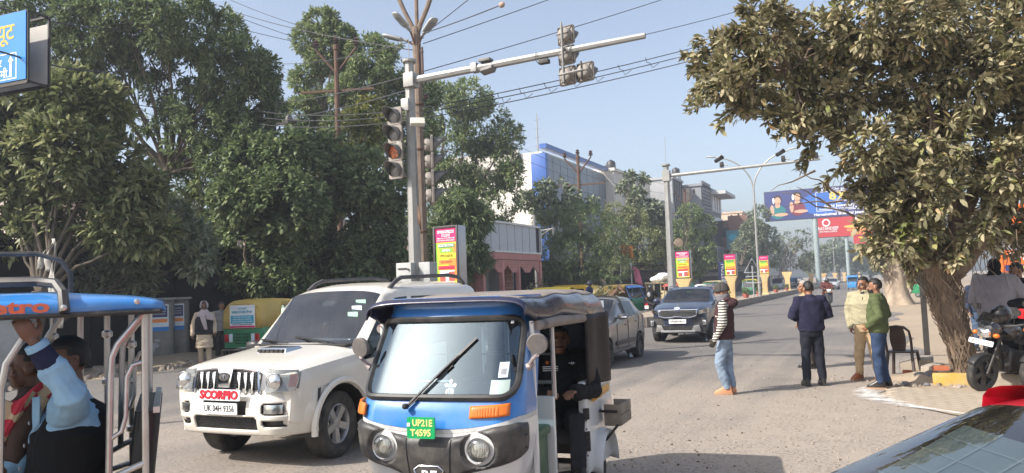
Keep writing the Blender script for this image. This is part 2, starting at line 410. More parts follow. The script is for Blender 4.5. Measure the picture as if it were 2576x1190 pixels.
stones('rubble', 1500, _g2, pm('rubble_grey', (.24, .20, .165), .95, var=.4, sc_=3, bump=.5), 'broken grey rubble along the foot of the black wall')
def _g3():
    a = rnd.gauss(0, .5); return .55+a+rnd.gauss(.2, .25), 14.25-a*.3+rnd.gauss(0, .2), abs(rnd.gauss(.012, .02))+.008
stones('rubble', 420, _g3, M_STONE, 'small heap of broken stone and earth before the yellow kerb')
def _g4():
    p = G(rnd.uniform(1500, 2450), rnd.uniform(860, 1180)); return p.x, p.y, rnd.uniform(.008, .02)
stones('fallen_leaves', 160, _g4, pm('dry_leaf_litter', (.10, .075, .045), .9, var=.5, sc_=20), 'dry leaf scraps and specks of litter on the road')
# low earth mounds at the tree and left verge
def mound(x, y, rx, ry, h, label):
    b = MB()
    def f(u, v):
        a = u*6.2832; r = v; z = h*(1-r*r)**1.5*(1+.35*mno.noise(V((x+3*r*math.cos(a), y+3*r*math.sin(a), 0))))-.01
        k = 1+.22*mno.noise(V((math.cos(a)*1.7+x, math.sin(a)*1.7+y, 3))); return (x+rx*k*r*math.cos(a), y+ry*k*r*math.sin(a), z)
    b.grid(f, 28, 10); o = b.build('earth_mound', M_DIRT, None, label=label, kind='structure'); return o
mound(.75, 14.7, 1.1, .5, .16, 'low mound of dry earth beside the plastic chair')
mound(-18.6, 16.5, 1.6, 3.5, .28, 'low bank of rubble and earth by the notice cabinets')
mound(-18.8, 24, 1.5, 4.5, .25, 'long bank of earth along the black wall')

# the raised median
M_KERB = pm('kerb_concrete', (.22, .185, .15), .9, var=.3, sc_=2.2, bump=.5, bs=40, dust=.5)
M_KERBTOP = pm('median_earth', (.36, .29, .22), .95, var=.25, sc_=1.3, bump=.6, bs=25)
def median(y0, y1, x0, x1, h, step=1.0):
    b = MB(); yy = np.arange(y0+.7, y1+.1, 4.0); tops = [(x1-.12, y) for y in (y0+.7, y1)]
    rr = (x1-x0)/2
    arc = [((x0+x1)/2+(rr-.12)*math.cos(a), y0+rr+(rr-.12)*math.sin(a)) for a in np.linspace(math.pi, 2*math.pi, 13)]
    b.prism(arc+[(x1-.12, y1-rr)]+[((x0+x1)/2+(rr-.12)*math.cos(a), y1-rr+(rr-.12)*math.sin(a)) for a in np.linspace(0, math.pi, 13)], h-.03)
    root = b.build('median', M_KERBTOP, None, smooth=0, kind='structure', label='raised earth-filled road median with dark kerb stones')
    k = MB(); k.box((0, 0, h/2), (.13, step-.02, h)); ko = k.build('kerb_block', M_KERB, root, bevel=.015, seg=1); first = True; cnt = 0
    pts = [(x1-.065, y, 0) for y in np.arange(y0+rr+step/2, y1-rr, step)]
    for i in range(1, 8):
        a = math.pi+math.pi*i/8; pts.append(((x0+x1)/2+(rr-.06)*math.cos(a), y0+rr+(rr-.06)*math.sin(a), a))
    for i in range(1, 6):
        a = math.pi*i/6; pts.append(((x0+x1)/2+(rr-.06)*math.cos(a), y1-rr+(rr-.06)*math.sin(a), a))
    pts += [(x0+.065, y, 0) for y in np.arange(y0+rr+step/2, min(y1-rr, y0+30), step)]
    for (x, y, a) in pts[:280]:
        o = ko if first else bpy.data.objects.new('kerb_block', ko.data)
        if not first: COL.objects.link(o); o.parent = root
        first = False; o.location = (x+rnd.gauss(0, .008), y, rnd.gauss(0, .008)); o.rotation_euler = (0, rnd.gauss(0, .012), a)
    return root
median(30.5, 98, -10.4, -8.35, .42); median(11.9, 19.5, -10.4, -8.0, .3); median(122, 330, -9.9, -8.4, .35, 2.0)

# yellow and grey kerb stones round the tree, broken here and there
M_YEL = pm('kerb_yellow_paint', (.52, .34, .07), .85, var=.2, sc_=6, bump=.4, dust=.75, dustc=(.42, .36, .28))
M_KGREY = pm('kerb_bare', (.40, .34, .27), .9, var=.2, sc_=5, bump=.5)
def kerbstone(x, y, rz, mat, l=.62, z=0, tx=0, lab=None):
    b = MB(); b.box((0, 0, .12), (l, .2, .24)); o = b.build('kerb_stone', mat, None, bevel=.03, seg=2)
    o.location = (x, y, z); o.rotation_euler = (tx, rnd.gauss(0, .03), rz); return tag(o, lab, 'kerb stone', 'kerb stones round the tree')
kerbstone(.98, 14.12, -.03, M_YEL, .56, -.04, 0, 'faded yellow kerb stone in front of the tree trunk'); kerbstone(1.66, 14.1, .02, M_KGREY, .66, -.03, 0, 'bare grey kerb stone behind the motorcycle front wheel')
kerbstone(2.36, 14.1, .0, M_YEL, .7, -.03, 0, 'yellow kerb stone behind the motorcycle engine'); kerbstone(3.06, 14.12, .03, M_YEL, .62, -.03, 0, 'yellow kerb stone at the right edge, by the silver motorcycle')
kerbstone(.75, 15.0, 1.2, M_KGREY, .6, 0, .06, 'pale kerb stone left of the trunk, lying behind the red brick')
kerbstone(.70, 15.75, 1.45, M_KGREY, .6, .05, 0, 'tilted pale kerb stone farthest behind the red brick')
kerbstone(1.02, 14.68, .35, M_KGREY, .5, -.05, .1, 'chipped pale kerb stone touching the foot of the trunk')
b = MB(); b.box((0, 0, .036), (.23, .11, .072)); o = b.build('brick', pm('red_brick', (.42, .13, .06), .9, var=.25, sc_=12, bump=.5), None, bevel=.008); o.location = (.82, 14.13, .235); o.rotation_euler = (.05, 0, .1); tag(o, 'single red brick lying on the yellow kerb stone', 'brick')
o = o.copy(); COL.objects.link(o); o.location = (.42, 15.3, .03); o.rotation_euler = (0, .1, .5); tag(o, 'half-buried red brick on the earth by the chair legs', 'brick')
for i, (x, y, s, lb) in enumerate([(.55, 14.6, .13, 'dark grey stone beside the red brick'), (.72, 14.55, .16, 'larger blue-grey stone behind the red brick'), (.3, 14.02, .06, 'small dark stone on the earth heap, left of the kerb'), (.6, 13.95, .05, 'small flat stone below the yellow kerb')]):
    b = MB(); b.ell((0, 0, s*.55), (s, s*.75, s*.65), 9, 6)
    b.v = [(p[0]*(1+.3*mno.noise(V(p)*9+V((i, 0, 0)))), p[1]*(1+.3*mno.noise(V(p)*9+V((0, i, 0)))), p[2]) for p in b.v]
    o = b.build('stone', pm('dark_stone', (.17, .165, .165), .9, var=.25, sc_=8, bump=.5), None, smooth=20); o.location = (x, y, 0); tag(o, lb, 'stone')

# ================================================================ wall at the left
M_NET = pm('black_wall_cloth', (.012, .011, .011), .95, var=.35, sc_=1.5, bump=.3, bs=14, spec=.1)
wl = thing('boundary_wall', 'long black cloth-covered boundary wall under the trees', 'wall')
b = MB(); b.box((-20.6, 22, 1.8), (.2, 76, 3.6)); b.build('wall_body', M_NET, wl)
for i in range(26):
    b = MB(); b.box((-20.46, -15+i*3, 1.82), (.08, .09, 3.7)); b.build('post', M_NET, wl)
# ================================================================ trees
def leaves_np(cl, out, K, L, W, spread, droop, seed, fold=.25, jit=.35):
    """cl (n,3) cluster centres, out (n,3) outward directions -> verts, faces of folded leaf blades"""
    rs = np.random.RandomState(seed); n = len(cl); N = n*K
    c = np.repeat(cl, K, 0); o = np.repeat(out, K, 0)
    d = o + rs.normal(0, spread, (N, 3)); d[:, 2] -= droop; d /= np.linalg.norm(d, axis=1)[:, None]
    up = np.array([0, 0, 1.0]) + rs.normal(0, .45, (N, 3)); s = np.cross(d, up); s /= np.linalg.norm(s, axis=1)[:, None]+1e-9
    nn = np.cross(s, d); ln = L*rs.uniform(.6, 1.25, (N, 1)); wd = W*rs.uniform(.7, 1.2, (N, 1))
    base = c + d*ln*.12 + rs.normal(0, jit*L*.5, (N, 3)); tip = base + d*ln - nn*ln*.12
    def pt(t, w_, dr): return base + d*ln*t + s*wd*w_ + nn*(wd*fold*abs(w_)*2 - ln*dr)
    v = np.stack([base, pt(.28, .40, .0), pt(.66, .40, .04), tip, pt(.66, -.40, .04), pt(.28, -.40, .0)], 1).reshape(-1, 3)
    i = np.arange(N)*6
    f = np.stack([np.stack([i, i+1, i+5], 1), np.stack([i+1, i+2, i+4], 1), np.stack([i+1, i+4, i+5], 1), np.stack([i+2, i+3, i+4], 1)], 1).reshape(-1, 3)
    return v, f
def mesh_np(name, v, f):
    me = bpy.data.meshes.new(name); nv, nf = len(v), len(f)
    me.vertices.add(nv); me.vertices.foreach_set('co', v.astype(np.float32).ravel())
    me.loops.add(nf*3); me.loops.foreach_set('vertex_index', f.astype(np.int32).ravel())
    me.polygons.add(nf); me.polygons.foreach_set('loop_start', np.arange(0, nf*3, 3, dtype=np.int32))
    me.update(calc_edges=True); return me
def clusters(blobs, n, seed, hole=.35, inner=.5):
    rs = np.random.RandomState(seed); B = np.array([list(c)+[r] if not hasattr(r, '__len__') else list(c)+[r[0]] for c, r in blobs], float)
    wgt = B[:, 3]**2; idx = rs.choice(len(B), n*2, p=wgt/wgt.sum())
    q = rs.normal(0, 1, (n*2, 3)); q /= np.linalg.norm(q, axis=1)[:, None]
    rad = inner + (1-inner)*rs.uniform(0, 1, (n*2, 1))**.5
    ph = rs.uniform(0, 6.28, (6, 3))
    p = B[idx, :3] + q*B[idx, 3:4]*rad*np.array([1, 1, .88])
    fr = 2.2/np.median(B[:, 3])
    s = sum(np.sin(p*fr*(1+.7*k)+ph[k]).prod(1)*(.8**k) for k in range(3)) + .5*sum(np.sin(p[:, j]*fr*2.3+ph[3+j % 3, j]) for j in range(3))/3
    keep = s > np.quantile(s, hole); p = p[keep][:n]; q = q[keep][:n]
    q = q*.8 + np.array([0, 0, .25]); return p, q
def branchy(b, p0, p1, r0, r1, sag=.0, n=6, wob=.06):
    p0, p1 = V(p0), V(p1); L = (p1-p0).length; pts = []; a = rnd.random()*10
    for i in range(n+1):
        t = i/n; p = p0.lerp(p1, t) + V((mno.noise(V((a, t*3, 0))), mno.noise(V((a, t*3, 5))), mno.noise(V((a, t*3, 9)))))*(wob*L*math.sin(math.pi*t))
        p.z += sag*L*math.sin(math.pi*t); pts.append(p)
    b.tube(pts, [r0+(r1-r0)*(i/n)**.8 for i in range(n+1)], 7); return pts
M_BARK = pm('bark', (.12, .095, .07), .95, var=.35, sc_=4, bump=.8, bs=22)
M_BARKL = pm('bark_pale', (.30, .25, .19), .95, var=.3, sc_=4, bump=.8, bs=18)
def tree(name, label, foot, blobs, ncl, K, L, W, lm, seed, trunk=.18, fork=None, spread=.6, droop=.15, hole=.35, bark=None, group='roadside trees', twigs=26, inner=.5, nl=None):
    rnd.seed(seed); foot = V(foot); root = thing(name, label, 'tree', foot, 0, group); bark = bark or M_BARK
    bl = [(V(c)-foot, r) for c, r in blobs]
    cen = sum((c for c, r in bl), V((0, 0, 0)))/len(bl)
    low = min(c.z for c, r in bl); fk = V(fork)-foot if fork is not None else V((cen.x*.35, cen.y*.35, max(1.0, low*.6)))
    b = MB(); tp = branchy(b, (0, 0, -.1), fk, trunk*1.25, trunk*.85, 0, 6, .05); b.build('trunk', bark, root, smooth=60)
    b = MB()
    for c, r in bl:
        pts = branchy(b, fk - V((0, 0, .1)), c, trunk*.5*min(1, .45+r*.2), trunk*.09, rnd.uniform(-.05, .12), 6, .1)
        for _ in range(max(1, twigs//len(bl))):
            q = pts[rnd.randint(3, 6)]; d = V((rnd.gauss(0, 1), rnd.gauss(0, 1), rnd.gauss(.2, .8))).normalized()
            branchy(b, q, c+d*r*rnd.uniform(.5, .95), trunk*.1, trunk*.025, 0, 3, .1)
    b.build('limb', bark, root, smooth=60)
    p, q = clusters([(c, r) for c, r in bl], ncl, seed, hole, inner)
    v, f = leaves_np(p, q, K, L, W, spread, droop, seed)
    tag(link('crown', mesh_np('crown', v, f), lm, root), kind='stuff'); return root, p, q
def PB(lst, d0, rs=1.0):
    out = []
    for t in lst:
        u, v, r = t[:3]; d = d0 + (t[3] if len(t) > 3 else ((u*7+v*3) % 40-20)/20*r*d0/FPX*.6)
        out.append((D(u, v, d), r*d/FPX*rs))
    return out
LM_DK = leafmat('leaf_dark', [(0, (0.0831, 0.124, 0.0549)), (.45, (0.142, 0.196, 0.0869)), (.8, (0.234, 0.294, 0.13)), (1, (0.346, 0.382, 0.18))])
LM_GRN = leafmat('leaf_mid', [(0, (0.103, 0.154, 0.0642)), (.5, (0.183, 0.246, 0.102)), (.85, (0.296, 0.348, 0.153)), (1, (0.49, 0.497, 0.221))])
LM_YEL = leafmat('leaf_yellowish', [(0, (0.102, 0.13, 0.0537)), (.4, (0.197, 0.228, 0.0977)), (.8, (0.326, 0.332, 0.151)), (1, (0.357, 0.364, 0.214))])
LM_GREY = leafmat('leaf_dusty', [(0, (0.118, 0.153, 0.0993)), (.5, (0.201, 0.241, 0.144)), (.9, (0.328, 0.36, 0.232)), (1, (0.392, 0.412, 0.325))], trans=.2)
LM_BRIGHT = leafmat('leaf_bright', [(0, (0.103, 0.141, 0.0377)), (.5, (0.204, 0.224, 0.0634)), (1, (0.305, 0.277, 0.0886))])
LM_RT = leafmat('leaf_dust_coated', [(0, (0.0932, 0.0926, 0.0436)), (.25, (0.179, 0.165, 0.0861)), (.55, (0.311, 0.278, 0.157)), (.85, (0.434, 0.376, 0.233)), (.95, (0.248, 0.28, 0.0855)), (1, (0.488, 0.32, 0.176))], trans=.22, rough=.6)
tree('tall_tree', 'tall feathery tree leaning over the blue sign with thin bare stems', (-23.6, 17.5, 0),
     PB([(150, 30, 100), (240, 70, 110), (330, 20, 120), (430, 50, 110), (520, 90, 100), (590, 160, 85), (630, 230, 75), (600, 290, 85), (520, 310, 70), (640, 320, 50), (290, 160, 75), (130, 130, 80), (380, 150, 60), (60, -20, 90), (560, 400, 60), (460, 370, 55), (240, 230, 60), (420, 230, 60), (480, 270, 55), (560, 210, 70), (650, 180, 55), (680, 260, 45), (370, 300, 45), (600, 340, 60), (660, 350, 45)], 28),
     7200, 8, .22, .075, LM_DK, 11, .22, D(420, 430, 28), .75, .3, .36, M_BARK, twigs=220)
tree('umbrella_tree', 'broad tree with whorled yellow-green leaves behind the electric rickshaw', (-19.2, 12.2, 0),
     PB([(40, 260, 90), (170, 250, 85), (260, 270, 65), (40, 370, 110), (170, 380, 110), (270, 420, 90), (330, 480, 80), (40, 490, 100), (170, 520, 95), (290, 560, 85), (380, 590, 60), (40, 590, 60)], 20.5),
     3000, 9, .30, .11, LM_YEL, 12, .22, None, .75, .12, .33, twigs=60)
tree('young_umbrella_tree', 'low whorled-leaf shrub tree against the black wall', (-19.9, 12.6, 0),
     PB([(130, 690, 45), (250, 690, 50), (330, 640, 55), (350, 700, 45), (480, 610, 55), (500, 660, 40), (420, 560, 60), (60, 720, 40)], 22),
     650, 9, .28, .10, LM_GREY, 13, .07, None, .8, .15, .3, twigs=40)
tree('slender_tree', 'slender tree with see-through crown right of the tall feathery tree', (-22.8, 21.5, 0),
     PB([(440, 470, 55), (500, 520, 60), (540, 460, 60), (450, 580, 45), (600, 380, 60), (390, 500, 50), (560, 560, 50), (640, 440, 50)], 29),
     1500, 8, .2, .075, LM_GRN, 14, .1, D(455, 600, 29), .75, .2, .36, M_BARKL, twigs=90)
tree('round_tree', 'tall tree with a narrow top behind the three-pronged power pole', (-26, 31, 0),
     PB([(810, 60, 42), (785, 100, 48), (850, 100, 48), (820, 150, 50), (770, 200, 40), (880, 140, 42), (760, 290, 50), (800, 260, 40), (770, 370, 55), (850, 330, 50)], 39),
     3300, 8, .24, .09, LM_GRN, 15, .25, D(810, 330, 39), .75, .25, .36, M_BARKL, twigs=80)
tree('leafy_tree', 'big leafy tree directly behind the traffic signal pole', (-24, 28, 0),
     PB([(930, 140, 60), (985, 170, 62), (920, 220, 70), (1000, 250, 75), (940, 310, 75), (1030, 330, 70), (870, 230, 50), (890, 370, 70), (980, 400, 80), (1060, 240, 50)], 38),
     4000, 9, .24, .09, LM_GRN, 16, .3, None, .75, .25, .3)
tree('golden_tree', 'small tree of fresh yellow leaves left of the signal lamps', (-21.5, 26, 0),
     PB([(930, 280, 38), (890, 300, 30), (960, 310, 30), (920, 340, 32), (900, 390, 30)], 31), 420, 9, .22, .085, LM_BRIGHT, 17, .12, None, .8, .2, .25)
tree('wide_tree', 'wide dark tree right of the signal pole reaching the white building', (-24, 42, 0),
     PB([(1110, 270, 70), (1180, 250, 60), (1210, 320, 80), (1265, 350, 55), (1120, 380, 90), (1230, 420, 85), (1280, 440, 40), (1130, 480, 90), (1225, 510, 80), (1060, 420, 60), (1180, 580, 80), (1090, 560, 70)], 50),
     5200, 8, .27, .10, LM_GRN, 18, .35, None, .75, .25, .33)
tree('broadleaf_tree', 'dense dark broadleaf tree behind the white car', (-19.5, 19.8, 0),
     PB([(640, 410, 80), (730, 400, 85), (620, 500, 85), (720, 510, 105), (600, 610, 75), (700, 630, 100), (590, 680, 50), (660, 700, 50), (740, 700, 45)], 27),
     3400, 8, .24, .13, LM_DK, 19, .24, None, .75, .3, .34)
tree('broadleaf_tree', 'dense dark broadleaf tree just left of the signal pole', (-19.3, 24.5, 0),
     PB([(820, 410, 85), (910, 450, 85), (820, 520, 105), (930, 560, 95), (790, 640, 90), (890, 660, 95), (980, 640, 70), (970, 490, 60), (840, 720, 60)], 30),
     3600, 8, .25, .13, LM_DK, 20, .24, None, .75, .3, .34)
tree('drooping_tree', 'drooping long-leaved tree beside the bus shelter', (-17.6, 30.5, 0),
     PB([(1150, 520, 50), (1190, 560, 45), (1175, 620, 42), (1205, 655, 28), (1150, 680, 34), (1110, 600, 45), (1090, 660, 35)], 36.5),
     1300, 9, .34, .075, LM_DK, 21, .15, None, .55, .65, .25)
tree('teak_tree', 'pale big-leaved tree in front of the blue-framed building', (-20.5, 49, 0),
     PB([(1330, 505, 26), (1375, 475, 24), (1420, 455, 12), (1440, 490, 22), (1490, 515, 18), (1375, 530, 38), (1440, 535, 34)], 55),
     430, 7, .36, .22, LM_GREY, 22, .15, None, .8, .3, .25)
tree('feathery_tree', 'dark feathery tree behind the parked rickshaws', (-19, 49, 0),
     PB([(1400, 570, 60), (1470, 560, 60), (1520, 590, 60), (1390, 640, 65), (1460, 650, 75), (1540, 660, 60), (1340, 640, 45), (1350, 700, 45), (1420, 710, 50), (1500, 715, 45)], 52),
     3600, 9, .22, .05, LM_DK, 23, .22, None, .7, .3, .15)
tree('teak_tree', 'tall pale big-leaved tree with upright shoots near the white building', (-20, 62, 0),
     PB([(1583, 448, 13), (1618, 450, 12), (1598, 490, 24), (1645, 525, 22), (1563, 470, 11), (1610, 540, 36), (1650, 560, 28)], 69),
     480, 7, .40, .24, LM_GREY, 24, .18, None, .8, .3, .25)
tree('bushy_tree', 'yellowish bushy tree left of the second signal pole', (-19, 60, 0),
     PB([(1550, 540, 40), (1590, 560, 42), (1560, 610, 55), (1620, 620, 55), (1590, 670, 55), (1650, 660, 45), (1660, 600, 35), (1540, 690, 40)], 65),
     2300, 8, .26, .10, LM_YEL, 25, .2, None, .75, .25, .25)
tree('bushy_tree', 'round green tree right of the second signal pole', (-18.5, 78, 0),
     PB([(1735, 540, 32), (1770, 570, 34), (1715, 580, 36), (1755, 620, 42), (1710, 640, 38), (1780, 650, 28), (1740, 670, 40)], 84),
     1900, 8, .30, .13, LM_GRN, 26, .25, None, .75, .25, .25)
tree('bushy_tree', 'dull green tree behind the double-armed street lamp', (-17.5, 104, 0),
     PB([(1910, 540, 26), (1895, 580, 32), (1875, 625, 36), (1925, 600, 36), (1935, 640, 34), (1860, 650, 26), (1900, 670, 30)], 108),
     1700, 8, .36, .16, LM_GREY, 27, .3, None, .75, .25, .25)
tree('thin_tree', 'half-bare tree with pale leaning limbs left of the billboard post', (-15, 128, 0),
     PB([(1985, 610, 30), (2020, 600, 28), (2010, 650, 32), (1970, 660, 26), (2035, 660, 25)], 132),
     420, 8, .36, .15, LM_YEL, 28, .3, None, .8, .2, .3, M_BARKL, twigs=90)
far = [(2075, 640, 26, 'hazy far tree below the red billboard, left'), (2110, 625, 30, 'hazy far tree behind the red billboard post'), (2150, 640, 30, 'hazy far tree right of the red billboard post'), (2190, 635, 34, 'hazy far tree at the end of the road'), (2235, 640, 34, 'hazy far tree above the distant rickshaws'), (2040, 650, 22, 'hazy far tree beside the billboard post')]
for i, (u, v, r, lb) in enumerate(far):
    d = 205+i*6; g = GX(u, d)
    tree('far_tree', lb, (g.x, g.y, 0), PB([(u, v, r), (u-r*.7, v+r*.5, r*.7), (u+r*.7, v+r*.4, r*.7), (u, v+r, r*.8)], d), 420, 7, .8, .4, LM_GREY, 40+i, .4, None, .8, .2, .25, group='far trees', twigs=8)

# ---- the big dusty tree at the right
TF = V((1.2, 14.3, 0))
Rb = [(u+(50 if v > 340 and u < 2260 else 0), v, r) for u, v, r in [(1860, 150, 55), (1940, 90, 75), (1890, 220, 60), (1985, 230, 85), (2060, 100, 95), (2090, 250, 95), (2180, 50, 110), (2190, 190, 110), (2310, 70, 115), (2320, 210, 110), (2450, 50, 120), (2440, 200, 110), (2560, 110, 120), (2570, 280, 100), (2050, 350, 75), (2140, 370, 85), (2250, 350, 95), (2150, 460, 70), (2230, 470, 85), (2350, 360, 100), (2330, 480, 90), (2450, 370, 95), (2460, 500, 80), (2550, 430, 90), (2550, 540, 70), (2220, 560, 55), (2300, 580, 60), (2470, 590, 45), (2660, 200, 120), (2640, 420, 100), (2540, 610, 40), (1830, 215, 30), (2000, 140, 60)] if (u, v) not in ((2050, 350), (2220, 560))] + [(2075, 335, 60), (2240, 555, 45), (1800, 130, 20), (1815, 170, 16), (1850, 100, 20), (1788, 195, 13), (1900, 60, 24), (1965, 25, 26), (1870, 268, 20), (1930, 300, 22), (2015, 305, 26), (1825, 240, 14), (2300, 640, 36), (2360, 650, 30), (2420, 630, 26), (2260, 620, 30)]
RB = PB([(u, v, r, .6*math.sin(u*.031+v*.017)) for u, v, r in Rb], 12.2)
rt = thing('fig_tree', 'large dust-covered leafy tree with a vine-wrapped leaning trunk at the right', 'tree', TF, 0)
rnd.seed(5)
trk = [(2440, 978, 12.3), (2430, 930, 12.3), (2418, 880, 12.3), (2402, 830, 12.3), (2386, 780, 12.3), (2374, 730, 12.3), (2368, 690, 12.3)]
b = MB(); pts = [D(u, v, d)-TF for u, v, d in trk]; rad = [.27, .19, .17, .175, .19, .215, .21]
rings = []
for p, r in zip(pts, rad):
    rings.append([p+V((r*math.cos(a)*(1+.16*math.sin(3*a+p.z*4)+.1*mno.noise(V((a*2, p.z*3, 1)))), r*math.sin(a)*(1+.16*math.cos(3*a+p.z*3)), 0)) for a in np.linspace(0, 6.2832, 22)[:-1]])
def catm(P, k):   # smooth a list of rings
    out = []
    for i in range(len(P)-1):
        a, b_, c, d = P[max(i-1, 0)], P[i], P[i+1], P[min(i+2, len(P)-1)]
        for s in range(k):
            t = s/k; out.append([.5*((2*q)+(r_-p_)*t+(2*p_-5*q+4*r_-s_)*t*t+(3*q-p_-3*r_+s_)*t**3) for p_, q, r_, s_ in zip(a, b_, c, d)])
    return out+[P[-1]]
b.loft(catm(rings, 4)); M_TRK = pm('fig_bark', (.20, .145, .10), .95, var=.4, sc_=5, bump=1.0, bs=16); b.build('trunk', M_TRK, rt, smooth=80)
b = MB(); lim = {'a': (2330, 640), 'b': (2260, 560), 'c': (2410, 560), 'd': (2480, 600), 'e': (2370, 420), 'f': (2200, 420), 'g': (2470, 420), 'h': (2100, 300), 'i': (2330, 250), 'j': (2560, 330), 'k': (1990, 180), 'l': (2250, 150), 'm': (2450, 150), 'n': (2560, 480)}
def LP(k): u, v = lim[k]; return D(u, v, 12.3+.25*math.sin(u))-TF
for (s, e, r0, r1) in [('', 'a', .17, .13), ('a', 'b', .16, .11), ('', 'c', .19, .13), ('', 'd', .14, .1), ('c', 'e', .13, .1), ('b', 'f', .11, .08), ('c', 'g', .12, .08), ('f', 'h', .08, .05), ('e', 'i', .1, .06), ('g', 'j', .07, .04), ('h', 'k', .05, .025), ('i', 'l', .05, .03), ('i', 'm', .05, .03), ('d', 'n', .09, .06), ('n', 'j', .05, .03), ('a', 'f', .11, .06), ('c', 'i', .07, .05)]:
    branchy(b, pts[-1]-V((0, 0, .25)) if s == '' else LP(s), LP(e), r0, r1, 0, 7, .07)
ends = [LP(k) for k in lim]
for c, r in RB:
    c = c-TF; e = min(ends, key=lambda q: (q-c).length); pp = branchy(b, e, c, .026, .012, .02, 6, .12)
    for _ in range(11):
        d = V((rnd.gauss(0, 1), rnd.gauss(0, 1), rnd.gauss(0, .8))).normalized(); branchy(b, pp[rnd.randint(2, 6)], c+d*r*rnd.uniform(.6, 1.2), .012, .003, 0, 4, .12)
for (u, v, u2, v2) in [(2150, 545, 1965, 485), (2090, 520, 2005, 470), (2120, 505, 1975, 520), (2110, 490, 2010, 430), (2050, 430, 1940, 480)]:
    branchy(b, D(u, v, 12.0)-TF, D(u2, v2, 11.8)-TF, .02, .004, .04, 6, .1)
b.build('limb', M_TRK, rt, smooth=60)
b = MB()   # dry aerial roots and vines hugging the trunk
for _ in range(420):
    a = rnd.random()*6.28; t0 = rnd.uniform(0, 5.2); n = rnd.randint(4, 7); pl = []; tw = rnd.gauss(0, .22)
    for i in range(n):
        t = min(5.99, t0+i*.22); k = int(t); f = t-k; p = pts[k].lerp(pts[k+1], f); r = rad[k]*(1-f)+rad[k+1]*f; aa = a+tw*i*.25+rnd.gauss(0, .08)
        pl.append(p+V((math.cos(aa), math.sin(aa), 0))*(r*(1.03+.06*rnd.random())+.012*i*rnd.random()*(t/3)))
    b.tube(pl, rnd.choice([.004, .005, .007, .01, .014]), 5)
for _ in range(260):
    k = rnd.choice('abcdfn'); p = LP(k)+V((rnd.gauss(0, .25), rnd.gauss(0, .25), rnd.gauss(0, .15))); ln = rnd.uniform(.15, .7)
    b.tube([p, p+V((rnd.gauss(0, .04), rnd.gauss(0, .04), -ln*.5)), p+V((rnd.gauss(0, .1), rnd.gauss(0, .1), -ln))], [.006, .005, .002], 4)
b.build('dry_vine', pm('dry_vine', (.20, .145, .10), .95, var=.4, sc_=3, bump=.3), rt, smooth=60, kind='stuff')
p, q = clusters([(c-TF, r*.96) for c, r in RB], 6600, 31, .5, .4)
sp_p, sp_q = [], []; tb = MB()
for c, r in RB:
    c = c-TF
    for _ in range(3):
        d = (-CR*rnd.uniform(.1, 1) + V((rnd.gauss(0, .5), rnd.gauss(0, .5), rnd.gauss(.15, .5)))).normalized(); a0 = c+d*r*.75; ln = rnd.uniform(.25, .55)*(1 if c.z > 2.6 else .5); pl = []
        for i in range(7):
            t = i/6; pp = a0+d*ln*t+V((0, 0, -.25*ln*t*t)); pl.append(pp)
            if i: sp_p += [pp, pp]; sp_q += [d+V((rnd.gauss(0, .4), rnd.gauss(0, .4), .2))]*2
        tb.tube(pl, [.007, .006, .006, .005, .004, .003, .002], 4)
tb.build('twig', M_TRK, rt, smooth=60, kind='stuff'); p = np.concatenate([p, np.array([tuple(x) for x in sp_p])]); q = np.concatenate([q, np.array([tuple(x) for x in sp_q])])
v, f = leaves_np(p, q, 5, .148, .068, .75, .42, 31, fold=.16); v = v.reshape(-1, 6, 3)
# the leaves that show largest are parts of their own, the rest one crown
cp = np.array(CPOS-TF); cc = v.mean(1); dist = np.linalg.norm(cc-cp, axis=1); order = np.argsort(dist); pick = order[:300]; rest = np.setdiff1d(np.arange(len(v)), pick)
vr = v[rest].reshape(-1, 3); i = np.arange(len(rest))*6; fr_ = np.stack([np.stack([i, i+1, i+5], 1), np.stack([i+1, i+2, i+4], 1), np.stack([i+1, i+4, i+5], 1), np.stack([i+2, i+3, i+4], 1)], 1).reshape(-1, 3)
tag(link('crown', mesh_np('crown', vr, fr_), LM_RT, rt), kind='stuff')
lf = MB(); lf.add([(0, 0, 0), (.07, .022, .008), (.1, .028, .008), (.14, .014, .002), (.165, 0, -.012), (.14, -.014, .002), (.1, -.028, .008), (.07, -.022, .008), (.03, .012, .004), (.03, -.012, .004)], [(0, 8, 9), (8, 1, 7, 9), (1, 2, 6, 7), (2, 3, 5, 6), (3, 4, 5)])
lo = lf.build('leaf', LM_RT, rt, smooth=0, norm=False); first = True
for k in pick:
    a, bb, _, tip, _, c = [V(x) for x in v[k]]; d = (tip-a); s = (bb-c); X = d.normalized(); Z = X.cross(s).normalized(); Y = Z.cross(X)
    o = lo if first else bpy.data.objects.new('leaf', lo.data)
    if not first: COL.objects.link(o); o.parent = rt
    first = False; sc1 = d.length/.165; mm = Matrix((X*sc1, Y*sc1, Z*sc1)).transposed().to_4x4(); mm.translation = a; o.matrix_local = mm
p, q = clusters(PB([(2330, 560, 28), (2290, 590, 16), (2310, 620, 18), (2400, 610, 16), (2270, 560, 18)], 11.7), 26, 33, .2, .2); p = p-np.array(TF)
v, f = leaves_np(p, q, 6, .15, .075, .7, .25, 33); tag(link('fresh_shoot', mesh_np('fresh_shoot', v, f), LM_BRIGHT, rt, 'fresh lime-green leaves among the dusty ones'), kind='stuff')
